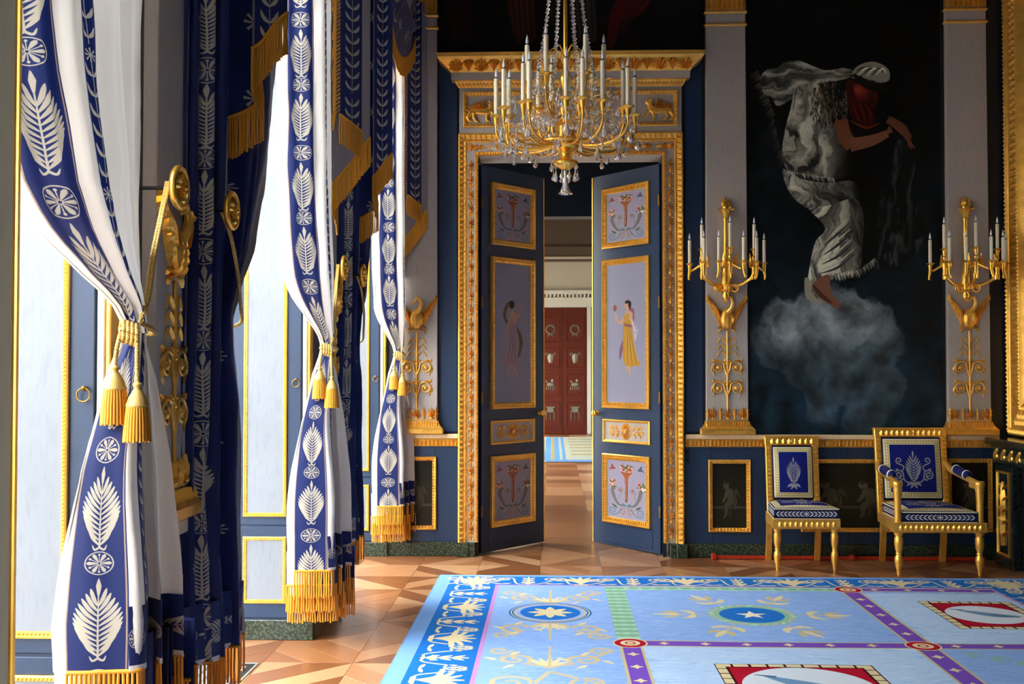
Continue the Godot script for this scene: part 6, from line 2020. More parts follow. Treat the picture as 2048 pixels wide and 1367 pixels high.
	cv.blob([Vector2(146, 560), Vector2(164, 556), Vector2(168, 590), Vector2(186, 612), Vector2(178, 620), Vector2(150, 604), Vector2(134, 588), Vector2(128, 575)], sk.lightened(0.1))
	cv.stroke([Vector2(132, 576), Vector2(144, 592), Vector2(168, 610)], [4, 10, 4], sk.darkened(0.3))
	cv.stroke([Vector2(118, 560), Vector2(124, 596), Vector2(150, 610)], [8, 16, 4], mid.lightened(0.1))
	fringe.call(Vector2(196, 610), Vector2(250, 630), Vector2(18, 8), 50, Color(0.62, 0.64, 0.64))
	return cv.tex(false)

func old_painting(sd: int, wide: bool, col := Color(0.19, 0.165, 0.095)) -> ImageTexture:
	# dark grisaille: putti seated and at play
	var W := 360 if wide else 220
	var H := 330
	var cv := Cv.new(W, H, col.darkened(0.35))
	var rng := RandomNumberGenerator.new()
	rng.seed = sd
	for i in 420:
		var p := Vector2(rng.randf() * W, rng.randf() * H)
		cv.stroke([p, p + Vector2(rng.randf_range(-22, 22), rng.randf_range(-6, 6))], [3, 8, 3], col.darkened(rng.randf() * 0.7))
	cv.rect(Vector2(0, H * 0.66), Vector2(W, H * 0.70), col.lightened(0.10))
	for q in ([0.28, 0.70] if wide else [0.5]):
		var c := Vector2(W * q, H * 0.55)
		var s := col.lightened(0.11)
		cv.blob([c + Vector2(-28, -40), c + Vector2(16, -52), c + Vector2(44, -6), c + Vector2(40, 36), c + Vector2(-18, 34), c + Vector2(-12, 0)], s)
		cv.stroke([c + Vector2(-6, -44), c + Vector2(-18, -62)], [22, 18], s)
		cv.disk(c + Vector2(-22, -70), 19, 21, s.lightened(0.04))
		for k in 7: cv.disk(c + Vector2(-26 + k * 5, -88 + absf(k - 3.0) * 3.0), 6, 6, col.darkened(0.25))
		cv.stroke([c + Vector2(20, -44), c + Vector2(34, -4), c + Vector2(34, 30)], [4, 9, 4], col.darkened(0.1))
		cv.stroke([c + Vector2(-14, -40), c + Vector2(-30, -4), c + Vector2(-46, 14)], [18, 15, 9], s.lightened(0.05))
		cv.stroke([c + Vector2(24, 24), c + Vector2(-18, 30), c + Vector2(-24, 80), c + Vector2(-38, 96)], [32, 26, 17, 9], s)
		cv.stroke([c + Vector2(30, 30), c + Vector2(10, 42), c + Vector2(-2, 90)], [28, 22, 10], s.darkened(0.3))
		for k in 6: cv.leafp(c + Vector2(30, -36), c + Vector2(52 + k * 5, -64 + k * 12), 8, col.lightened(0.07))
	return cv.tex()

func history_tex() -> ImageTexture:
	# dark canvas over the door: standing and seated figures, only cloaks showing
	var cv := Cv.new(1072, 420, Color(0.012, 0.010, 0.010))
	cv.o = Vector2(0, -88)
	var rng := RandomNumberGenerator.new()
	rng.seed = 21
	for f in [[90, Color(0.15, 0.045, 0.03)], [340, Color(0.24, 0.11, 0.05)], [800, Color(0.29, 0.04, 0.03)], [585, Color(0.20, 0.185, 0.155)]]:
		var x: float = f[0]
		var c: Color = f[1]
		if x == 800:
			cv.blob([Vector2(720, 300), Vector2(740, 230), Vector2(800, 210), Vector2(850, 170), Vector2(890, 90), Vector2(850, 60), Vector2(780, 100), Vector2(700, 190), Vector2(690, 320)], c)
			for k in 8: cv.stroke([Vector2(700 + k * 8, 310 - k * 5), Vector2(740 + k * 10, 220 - k * 6), Vector2(830 + k * 6, 150 - k * 4)], [1, 5, 1], c.darkened(0.5) if k % 2 else c.lightened(0.07))
			cv.stroke([Vector2(780, 60), Vector2(800, 100), Vector2(850, 80)], [22, 16, 10], Color(0.2, 0.12, 0.07))
			cv.stroke([Vector2(650, 20), Vector2(670, 60), Vector2(655, 100)], [20, 24, 8], Color(0.17, 0.11, 0.07))
		else:
			cv.blob([Vector2(x - 40, 0), Vector2(x + 40, 0), Vector2(x + 50, 120), Vector2(x + 62, 270), Vector2(x + 40, 300), Vector2(x + 22, 268), Vector2(x - 6, 306), Vector2(x - 24, 262), Vector2(x - 52, 160)], c)
			for k in 8: cv.stroke([Vector2(x - 34 + k * 9, 0), Vector2(x - 40 + k * 11, 150), Vector2(x - 24 + k * 10, 295)], [2, 6, 2], c.darkened(0.55) if k % 2 else c.lightened(0.06))
	return cv.tex()

func chair_tex(kind: int) -> ImageTexture:
	# 0 narrow back with a palmette, 1 wide back with palmette and scrolls, 2 seat top, 3 seat side
	var blue := Color(0.035, 0.10, 0.45)
	var gold := Color(0.74, 0.66, 0.38)
	var pale := Color(0.88, 0.86, 0.74)
	if kind == 3:
		var c3 := Cv.new(1024, 200, Color(0.03, 0.05, 0.20))
		c3.rect(Vector2(0, 0), Vector2(1024, 22), pale)
		c3.rect(Vector2(0, 178), Vector2(1024, 200), pale)
		laurel(c3, Vector2(20, 100), Vector2(450, 100), 7, 80, Color(0.85, 0.86, 0.9))
		laurel(c3, Vector2(1004, 100), Vector2(574, 100), 7, 80, Color(0.85, 0.86, 0.9))
		flower(c3, Vector2(512, 100), 52, Color(0.85, 0.86, 0.9))
		return c3.tex()
	var W := 620 if kind == 0 else 800
	var cv := Cv.new(W, 800, Color(0.02, 0.05, 0.25))
	cv.rect(Vector2(16, 16), Vector2(W - 16, 784), pale)
	cv.rect(Vector2(36, 36), Vector2(W - 36, 764), gold)
	var k := 60
	while k < W - 40:
		for y in [58, 742]: cv.disk(Vector2(k, y), 13, 13, pale)
		k += 40
	k = 60
	while k < 750:
		for x in [58, W - 58]: cv.disk(Vector2(x, k), 13, 13, pale)
		k += 40
	cv.rect(Vector2(82, 82), Vector2(W - 82, 718), pale)
	cv.rect(Vector2(92, 92), Vector2(W - 92, 708), blue)
	var sv := Color(0.62, 0.63, 0.66)
	palmette(cv, Vector2(W / 2.0, 580), Vector2(0, -400), 110, sv, 8)
	for sg in [-1.0, 1.0]:
		var c := Vector2(W / 2.0, 600)
		cv.leafp(c, c + Vector2(sg * 100, 30), 44, sv, -0.2 * sg)
		cv.leafp(c, c + Vector2(sg * 50, 60), 30, sv)
		if kind > 0:
			cv.spiral(Vector2(W / 2.0 + sg * 205, 490), 62, 1.5 * sg, -PI / 2, 18, sv, [c, Vector2(W / 2.0 + sg * 120, 560), Vector2(W / 2.0 + sg * 150, 450)])
			cv.spiral(Vector2(W / 2.0 + sg * 190, 300), 46, -1.3 * sg, PI / 2, 16, sv, [Vector2(W / 2.0 + sg * 160, 450), Vector2(W / 2.0 + sg * 130, 380)])
			for i in 4: cv.leafp(Vector2(W / 2.0 + sg * (140 + i * 20), 540 - i * 40), Vector2(W / 2.0 + sg * (190 + i * 18), 560 - i * 50), 24, sv)
	return cv.tex()

func make_materials() -> void:
	# gilding
	var g := mat("gilding", Color(1.0, 0.78, 0.36), 0.30, 0.62)
	g.albedo_texture = noise_tex(256, 0.008, [Color(0.88, 0.84, 0.76), Color(1, 1, 1), Color(0.96, 0.93, 0.86)], 8)
	triplanar(g, Vector3.ONE * 3.0)
	var b := mat("gilt_bronze", Color(1.0, 0.78, 0.34), 0.26, 0.75)
	b.roughness_texture = noise_tex(128, 0.02, [Color(0.75, 0.75, 0.75), Color(1, 1, 1)], 12)
	triplanar(b, Vector3.ONE * 4.0)
	mat("old_brass", Color(0.62, 0.47, 0.22), 0.4, 0.9)
	# painted walls: fine brushed texture
	var brush := noise_tex(512, 0.01, [], 31, 5, 3.0)
	for p in [["blue_paint", Color(0.105, 0.20, 0.325), 0.42], ["slate_paint", Color(0.08, 0.12, 0.175), 0.36], ["lilac_grey", Color(0.69, 0.655, 0.625), 0.55], ["shutter_grey", Color(0.50, 0.53, 0.57), 0.5], ["cream_paint", Color(0.92, 0.81, 0.64), 0.5], ["white_paint", Color(0.83, 0.83, 0.80), 0.5], ["jamb_grey", Color(0.48, 0.46, 0.42), 0.5], ["plaster", Color(0.78, 0.76, 0.70), 0.7], ["brown_wall", Color(0.36, 0.30, 0.26), 0.6]]:
		var m := mat(p[0], p[1], p[2])
		var dk: Color = Color(0.93, 0.93, 0.93)
		m.albedo_texture = noise_tex(512, 0.02, [dk, Color.WHITE, dk.lightened(0.5)], 40 + M.size(), 5)
		m.normal_enabled = true
		m.normal_texture = brush
		m.normal_scale = 0.12
		triplanar(m, Vector3(3, 0.6, 3))
	var ce := mat("ceiling_white", Color(0.74, 0.72, 0.68), 0.8)
	ce.albedo_texture = null
	# marble plinths
	var mb := mat("green_marble", Color.WHITE, 0.22)
	mb.albedo_texture = noise_tex(512, 0.035, [Color(0.05, 0.08, 0.07), Color(0.12, 0.17, 0.14), Color(0.16, 0.21, 0.17), Color(0.33, 0.38, 0.29), Color(0.10, 0.14, 0.12)], 77, 6)
	triplanar(mb, Vector3.ONE * 2.4)
	var dm := mat("dark_marble", Color.WHITE, 0.15)
	dm.albedo_texture = noise_tex(512, 0.02, [Color(0.03, 0.05, 0.05), Color(0.07, 0.11, 0.11), Color(0.14, 0.19, 0.19), Color(0.05, 0.07, 0.07)], 78, 6)
	triplanar(dm, Vector3.ONE * 2.0)
	# parquet
	var cols := [Color(0.58, 0.37, 0.22), Color(0.66, 0.44, 0.27), Color(0.73, 0.53, 0.36), Color(0.53, 0.33, 0.19), Color(0.78, 0.60, 0.43)]
	var grain := Cv.new(512, 512, Color(0.9, 0.9, 0.9))
	var rng := RandomNumberGenerator.new()
	rng.seed = 2
	for i in 900:
		var y := rng.randf() * 512
		var x := rng.randf() * 512
		var s := rng.randf_range(0.72, 1.0)
		grain.stroke([Vector2(x, y), Vector2(x + rng.randf_range(60, 240), y + rng.randf_range(-5, 5))], [0.5, rng.randf_range(1, 4), 0.5], Color(s, s * 0.97, s * 0.94))
	var gt := grain.tex(false)
	for i in cols.size():
		var m := mat("oak_%d" % i, cols[i], 0.33)
		m.albedo_texture = gt
		m.uv1_scale = Vector3(1.6, 1.6, 1)
		m.clearcoat_enabled = true
		m.clearcoat = 0.25
		m.clearcoat_roughness = 0.15
	mat("joint", Color(0.12, 0.07, 0.04), 0.8)
	# textiles
	cloth("far_drape", drape_far_tex(), Color(0.5, 0.5, 0.5))
	cloth("near_drape", drape_near_tex(), Color.BLACK)
	cloth("hem_band", hem_tex(), Color.BLACK)
	cloth("valance_cloth", valance_tex(), Color.BLACK)
	var sl := cloth("silk_lining", null, Color(0.3, 0.3, 0.3))
	sl.albedo_color = SILK
	var fr := mat("fringe_gold", Color(0.88, 0.60, 0.15), 0.5)
	fr.rim_enabled = true
	fr.rim = 0.3
	mat("cord_gold", Color(0.80, 0.66, 0.36), 0.5)
	var ru := mat("rug_wool", Color.WHITE, 0.95, 0.0, 0.15)
	ru.albedo_texture = rug_tex()
	mat("rug_edge", Color(0.34, 0.54, 0.82), 0.95, 0.0, 0.15)
	# painted panels
	for q in [["arabesque", arabesque_tex()], ["dancer_front", dancer_tex(false)], ["dancer_back", dancer_tex(true)], ["storm_canvas", painting_tex()], ["history_canvas", history_tex()], ["putto_canvas", old_painting(3, false)], ["putti_canvas", old_painting(8, true)], ["chair_back_weave", chair_tex(0)], ["armchair_back_weave", chair_tex(1)], ["seat_side_weave", chair_tex(3)]]:
		var m := mat(q[0], Color.WHITE, 0.6 if "weave" in q[0] else 0.42, 0.0, 0.35)
		m.albedo_texture = q[1]
		m.texture_repeat = false
	# candles, glass, odds and ends
	var wx := mat("wax", Color(0.95, 0.91, 0.80), 0.4)
	wx.subsurf_scatter_enabled = true
	wx.subsurf_scatter_strength = 0.1
	mat("flame_bulb", Color(0.92, 0.93, 0.98), 0.12)
	mat("wick_collar", Color(0.06, 0.05, 0.04), 0.5)
	var cr := mat("crystal", Color(1, 1, 1, 0.13), 0.02)
	cr.transparency = BaseMaterial3D.TRANSPARENCY_ALPHA
	cr.refraction_enabled = true
	cr.refraction_scale = 0.05
	var pane := mat("pane_glass", Color(0.95, 0.98, 1.0, 0.05), 0.02)
	pane.transparency = BaseMaterial3D.TRANSPARENCY_ALPHA
	mat("mirror_glass", Color(0.86, 0.88, 0.88), 0.03, 1.0)
	mat("iron", Color(0.03, 0.03, 0.03), 0.5, 0.5)
	mat("red_rail", Color(0.66, 0.17, 0.07), 0.45)
	var mh := mat("mahogany", Color(0.40, 0.14, 0.07), 0.3)
	mh.albedo_texture = gt
	triplanar(mh, Vector3(0.8, 0.8, 0.8))
	mat("silver_mount", Color(0.50, 0.51, 0.46), 0.4, 0.3)
	mat("chair_navy", Color(0.03, 0.08, 0.38), 0.6)
	mat("rug_ochre", Color(0.62, 0.55, 0.36), 0.95, 0.0, 0.15)
	var dw := mat("distant_wool", Color(0.66, 0.68, 0.62), 0.95, 0.0, 0.15)
	dw.albedo_texture = noise_tex(256, 0.03, [Color(0.75, 0.78, 0.80), Color.WHITE, Color(0.85, 0.82, 0.72)], 91)
	triplanar(dw, Vector3(1, 1, 1))
	var vl := mat("valance_lining", Color(0.55, 0.53, 0.56), 0.7)
	vl.rim_enabled = false

# ---------------------------------------------------------------- geometry
class Geo extends RefCounted:
	var v := PackedVector3Array()
	var n := PackedVector3Array()
	var t := PackedVector2Array()
	var ix := PackedInt32Array()
	func tri(a: Vector3, b: Vector3, c: Vector3, ua := Vector2.ZERO, ub := Vector2.ZERO, uc := Vector2.ZERO) -> void:
		var nn := (b - a).cross(c - a).normalized()
		var k := v.size()
		v.append(a); v.append(b); v.append(c)
		n.append(nn); n.append(nn); n.append(nn)
		t.append(ua); t.append(ub); t.append(uc)
		ix.append(k); ix.append(k + 2); ix.append(k + 1)
	func quad(a: Vector3, b: Vector3, c: Vector3, d: Vector3, r := Rect2(0, 0, 1, 1)) -> void:
		# counter-clockwise from the front, a at lower left
		var nn := (b - a).cross(d - a)
		if nn.length_squared() < 1e-14:
			nn = (c - b).cross(d - b)
		nn = nn.normalized()
		var k := v.size()
		v.append(a); v.append(b); v.append(c); v.append(d)
		for i in 4: n.append(nn)
		t.append(Vector2(r.position.x, r.end.y)); t.append(r.end); t.append(Vector2(r.end.x, r.position.y)); t.append(r.position)
		ix.append(k); ix.append(k + 2); ix.append(k + 1); ix.append(k); ix.append(k + 3); ix.append(k + 2)
	func box(c: Vector3, s: Vector3, ch := 0.0) -> void:
		var h := s * 0.5
		ch = minf(ch, minf(h.x, minf(h.y, h.z)) * 0.9)
		var ax := [Vector3.RIGHT, Vector3.UP, Vector3.BACK]
		for i in 3:
			var j := (i + 1) % 3
			var k := (i + 2) % 3
			for sg in [-1.0, 1.0]:
				var o: Vector3 = c + ax[i] * h[i] * sg
				var u: Vector3 = ax[j] * (h[j] - ch) * sg
				var w: Vector3 = ax[k] * (h[k] - ch)
				quad(o - u - w, o + u - w, o + u + w, o - u + w)
			if ch > 0.0:
				for sj in [-1.0, 1.0]:
					for sk in [-1.0, 1.0]:
						var p: Vector3 = c + ax[j] * sj * h[j] + ax[k] * sk * (h[k] - ch)
						var q: Vector3 = c + ax[j] * sj * (h[j] - ch) + ax[k] * sk * h[k]
						var e: Vector3 = ax[i] * (h[i] - ch)
						if (e * 2.0).cross(q - p).dot(p - c) > 0:
							quad(p - e, p + e, q + e, q - e)
						else:
							quad(q - e, q + e, p + e, p - e)
		if ch > 0.0:
			for sx in [-1.0, 1.0]:
				for sy in [-1.0, 1.0]:
					for sz in [-1.0, 1.0]:
						var a := c + Vector3(sx * h.x, sy * (h.y - ch), sz * (h.z - ch))
						var b := c + Vector3(sx * (h.x - ch), sy * h.y, sz * (h.z - ch))
						var d := c + Vector3(sx * (h.x - ch), sy * (h.y - ch), sz * h.z)
						if sx * sy * sz > 0: tri(a, b, d)
						else: tri(a, d, b)
	func lathe(prof: Array, seg: int, xf := Transform3D(), lobes := 0, depth := 0.0) -> void:
		# prof: Vector2(radius, height) from the bottom up
		if prof[0].y > prof[-1].y:
			prof = prof.duplicate()
			prof.reverse()
		var m := prof.size()
		var k := v.size()
		for i in m:
			var p: Vector2 = prof[i]
			var p0: Vector2 = prof[maxi(i - 1, 0)]
			var p1: Vector2 = prof[mini(i + 1, m - 1)]
			var d := (p1 - p0).normalized()
			for s in seg + 1:
				var a := TAU * s / seg
				var rr := p.x
				if lobes > 0: rr *= 1.0 - depth * (0.5 - 0.5 * cos(a * lobes))
				v.append(xf * Vector3(cos(a) * rr, p.y, sin(a) * rr))
				n.append((xf.basis * Vector3(cos(a) * d.y, -d.x, sin(a) * d.y)).normalized())
				t.append(Vector2(float(s) / seg, 1.0 - float(i) / (m - 1)))
		for i in m - 1:
			for s in seg:
				var a := k + i * (seg + 1) + s
				var b := a + seg + 1
				ix.append(a); ix.append(a + 1); ix.append(b)
				ix.append(a + 1); ix.append(b + 1); ix.append(b)
	func tube(pts: Array, r0: float, r1: float, sides := 6, rr: Array = []) -> void:
		var m := pts.size()
		if m < 2: return
		var k := v.size()
		var prev := Vector3.ZERO
		for i in m:
			var d: Vector3 = (pts[mini(i + 1, m - 1)] - pts[maxi(i - 1, 0)]).normalized()
			var u := prev
			if u == Vector3.ZERO:
				u = d.cross(Vector3.UP if absf(d.y) < 0.9 else Vector3.RIGHT).normalized()
			else:
				u = (u - d * u.dot(d)).normalized()
			prev = u
			var w := d.cross(u)
			var f := float(i) / (m - 1)
			var r: float = lerpf(r0, r1, f) if rr.is_empty() else float(rr[i])
			for s in sides + 1:
				var a := TAU * s / sides
				var q := u * cos(a) + w * sin(a)
				v.append(pts[i] + q * r); n.append(q); t.append(Vector2(float(s) / sides, f))
		for i in m - 1:
			for s in sides:
				var a := k + i * (sides + 1) + s
				var b := a + sides + 1
				ix.append(a); ix.append(b); ix.append(a + 1)
				ix.append(a + 1); ix.append(b); ix.append(b + 1)
		for e in [0, m - 1]:
			var c := v.size()
			v.append(pts[e])
			n.append((pts[m - 1] - pts[m - 2]).normalized() if e else (pts[0] - pts[1]).normalized())
			t.append(Vector2.ZERO)
			for s in sides:
				var a: int = k + e * (sides + 1) + s
				ix.append(c)
				if e:
					ix.append(a + 1); ix.append(a)
				else:
					ix.append(a); ix.append(a + 1)
	func grid(rows: Array, uvs: Array = []) -> void:
		# rows of points, smooth; front side to the viewer when columns run right and rows run down
		var m := rows.size()
		var w: int = rows[0].size()
		var k := v.size()
		for i in m:
			for j in w:
				var du: Vector3 = rows[i][mini(j + 1, w - 1)] - rows[i][maxi(j - 1, 0)]
				var dv: Vector3 = rows[mini(i + 1, m - 1)][j] - rows[maxi(i - 1, 0)][j]
				v.append(rows[i][j])
				n.append(dv.cross(du).normalized())
				t.append(uvs[i][j] if uvs.size() else Vector2(float(j) / (w - 1), float(i) / (m - 1)))
		for i in m - 1:
			for j in w - 1:
				var a := k + i * w + j
				ix.append(a); ix.append(a + 1); ix.append(a + w)
				ix.append(a + 1); ix.append(a + w + 1); ix.append(a + w)
	func prism(poly: PackedVector2Array, d: float, ch := 0.0, xf := Transform3D(), uvs := Vector2.ZERO) -> void:
		# outline in xy, back at z 0, front at z d, chamfered front edge
		var p := poly
		if Geometry2D.is_polygon_clockwise(p):
			p = p.duplicate(); p.reverse()
		var m := p.size()
		var q := PackedVector2Array()
		for i in m:
			var e0 := (p[i] - p[(i + m - 1) % m]).normalized()
			var e1 := (p[(i + 1) % m] - p[i]).normalized()
			var b := (Vector2(-e0.y, e0.x) + Vector2(-e1.y, e1.x)).normalized()
			q.append(p[i] + b * ch)
		for i in m:
			var a := p[i]
			var b := p[(i + 1) % m]
			var z := d - ch
			quad(xf * Vector3(a.x, a.y, 0), xf * Vector3(b.x, b.y, 0), xf * Vector3(b.x, b.y, z), xf * Vector3(a.x, a.y, z))
			if ch > 0.0:
				var c := q[i]
				var e := q[(i + 1) % m]
				quad(xf * Vector3(a.x, a.y, z), xf * Vector3(b.x, b.y, z), xf * Vector3(e.x, e.y, d), xf * Vector3(c.x, c.y, d))
		var ti := Geometry2D.triangulate_polygon(q)
		for i in range(0, ti.size(), 3):
			var a := q[ti[i]]
			var b := q[ti[i + 1]]
			var c := q[ti[i + 2]]
			if (b - a).cross(c - a) < 0:
				var sw := b; b = c; c = sw
			tri(xf * Vector3(a.x, a.y, d), xf * Vector3(b.x, b.y, d), xf * Vector3(c.x, c.y, d), a * uvs, b * uvs, c * uvs)
	func leaf(a: Vector2, b: Vector2, w: float, h: float, bend := 0.0, xf := Transform3D(), seg := 5, base := 0.25) -> void:
		# a domed leaf from a to b in xy, w wide, h proud, bent sideways
		var d := b - a
		var s := Vector2(-d.y, d.x)
		var L := PackedVector2Array()
		var C := PackedVector2Array()
		var R := PackedVector2Array()
		for i in seg + 1:
			var f := float(i) / seg
			var c := a + d * f + s * bend * 4.0 * f * (1 - f)
			var ww := w * 0.5 * (base + (1 - base) * sin(minf(f * 1.25, 1.0) * PI * 0.5)) * sqrt(maxf(0.0, 1 - pow(f, 4)))
			var sn := s.normalized()
			L.append(c + sn * ww); C.append(c); R.append(c - sn * ww)
		for i in seg:
			var f0 := float(i) / seg
			var f1 := float(i + 1) / seg
			var h0 := h * (0.55 + 0.45 * sin(PI * (0.15 + 0.85 * f0)))
			var h1 := h * (0.55 + 0.45 * sin(PI * (0.15 + 0.85 * f1)))
			quad(xf * Vector3(C[i].x, C[i].y, h0), xf * Vector3(C[i + 1].x, C[i + 1].y, h1), xf * Vector3(L[i + 1].x, L[i + 1].y, 0), xf * Vector3(L[i].x, L[i].y, 0))
			quad(xf * Vector3(R[i].x, R[i].y, 0), xf * Vector3(R[i + 1].x, R[i + 1].y, 0), xf * Vector3(C[i + 1].x, C[i + 1].y, h1), xf * Vector3(C[i].x, C[i].y, h0))
	func dome(c: Vector2, rx: float, ry: float, h: float, seg := 8, xf := Transform3D()) -> void:
		var rings := [[1.0, 0.0], [0.86, 0.6], [0.5, 0.9]]
		for k in 3:
			for s in seg:
				var a0 := TAU * s / seg
				var a1 := TAU * (s + 1) / seg
				var f0: float = rings[k][0]
				var z0: float = rings[k][1] * h
				var p := xf * Vector3(c.x + cos(a0) * rx * f0, c.y + sin(a0) * ry * f0, z0)
				var q := xf * Vector3(c.x + cos(a1) * rx * f0, c.y + sin(a1) * ry * f0, z0)
				if k == 2:
					tri(p, q, xf * Vector3(c.x, c.y, h))
				else:
					var f1: float = rings[k + 1][0]
					var z1: float = rings[k + 1][1] * h
					quad(p, q, xf * Vector3(c.x + cos(a1) * rx * f1, c.y + sin(a1) * ry * f1, z1), xf * Vector3(c.x + cos(a0) * rx * f1, c.y + sin(a0) * ry * f1, z1))
	func scroll(c: Vector2, r: float, turns: float, start: float, thick: float, xf := Transform3D(), tail: Array = []) -> void:
		var pts := []
		for p in tail: pts.append(xf * Vector3(p.x, p.y, thick * 0.4))
		var m := int(14 * turns)
		for i in m + 1:
			var f := float(i) / m
			var a := start + turns * TAU * f
			var rr := r * (1.0 - 0.8 * f)
			pts.append(xf * Vector3(c.x + cos(a) * rr, c.y + sin(a) * rr, thick * 0.4))
		tube(pts, thick * 0.7, thick * 0.35, 5)
	func frame(w: float, h: float, prof: Array, xf := Transform3D()) -> void:
		# mitred moulding round a w x h opening centred on the origin; prof: Vector2(inset from the outer edge, z)
		for i in prof.size() - 1:
			var a: Vector2 = prof[i]
			var b: Vector2 = prof[i + 1]
			var o := Vector2(w * 0.5 - a.x, h * 0.5 - a.x)
			var q := Vector2(w * 0.5 - b.x, h * 0.5 - b.x)
			var P := [Vector3(-o.x, -o.y, a.y), Vector3(o.x, -o.y, a.y), Vector3(o.x, o.y, a.y), Vector3(-o.x, o.y, a.y)]
			var Q := [Vector3(-q.x, -q.y, b.y), Vector3(q.x, -q.y, b.y), Vector3(q.x, q.y, b.y), Vector3(-q.x, q.y, b.y)]
			for k in 4:
				var k1 := (k + 1) % 4
				quad(xf * P[k], xf * P[k1], xf * Q[k1], xf * Q[k])
	func beads(w: float, h: float, inset: float, z: float, pitch: float, r: float, hh: float, xf := Transform3D(), leafy := false) -> void:
		# small domes or leaves along the sides of a rectangle
		var W := w * 0.5 - inset
		var H := h * 0.5 - inset
		for k in 4:
			var a: Vector2 = [Vector2(-W, -H), Vector2(W, -H), Vector2(W, H), Vector2(-W, H)][k]
			var b: Vector2 = [Vector2(W, -H), Vector2(W, H), Vector2(-W, H), Vector2(-W, -H)][k]
			run(a, b, z, pitch, r, hh, xf, leafy)
	func run(a: Vector2, b: Vector2, z: float, pitch: float, r: float, hh: float, xf := Transform3D(), leafy := false) -> void:
		var m := maxi(1, int(round(a.distance_to(b) / pitch)))
		var d := (b - a).normalized()
		var s := Vector2(-d.y, d.x)
		var x2 := xf * Transform3D(Basis(), Vector3(0, 0, z))
		for i in m:
			var c := a.lerp(b, (i + 0.5) / m)
			if leafy:
				leaf(c - s * r, c + s * r, pitch * 0.86, hh, 0.0, x2, 2, 0.7)
			else:
				var e := d * pitch * 0.42
				var q := s * r
				var p := [c - e - q, c + e - q, c + e + q, c - e + q]
				var top := x2 * Vector3(c.x, c.y, hh)
				for k in 4:
					var u: Vector2 = p[k]
					var w2: Vector2 = p[(k + 1) % 4]
					tri(x2 * Vector3(u.x, u.y, 0), x2 * Vector3(w2.x, w2.y, 0), top)
	func add(o: Geo, xf := Transform3D()) -> void:
		var k := v.size()
		for p in o.v: v.append(xf * p)
		var bs := xf.basis
		var flip := bs.determinant() < 0
		var nb := bs.inverse().transposed()
		for p in o.n: n.append((nb * p).normalized())
		t.append_array(o.t)
		if flip:
			for i in range(0, o.ix.size(), 3):
				ix.append(k + o.ix[i]); ix.append(k + o.ix[i + 2]); ix.append(k + o.ix[i + 1])
		else:
			for i in o.ix: ix.append(k + i)
	func mesh() -> ArrayMesh:
		var arr := []
		arr.resize(Mesh.ARRAY_MAX)
		arr[Mesh.ARRAY_VERTEX] = v
		arr[Mesh.ARRAY_NORMAL] = n
		arr[Mesh.ARRAY_TEX_UV] = t
		arr[Mesh.ARRAY_INDEX] = ix
		var m := ArrayMesh.new()
		m.add_surface_from_arrays(Mesh.PRIMITIVE_TRIANGLES, arr)
		return m

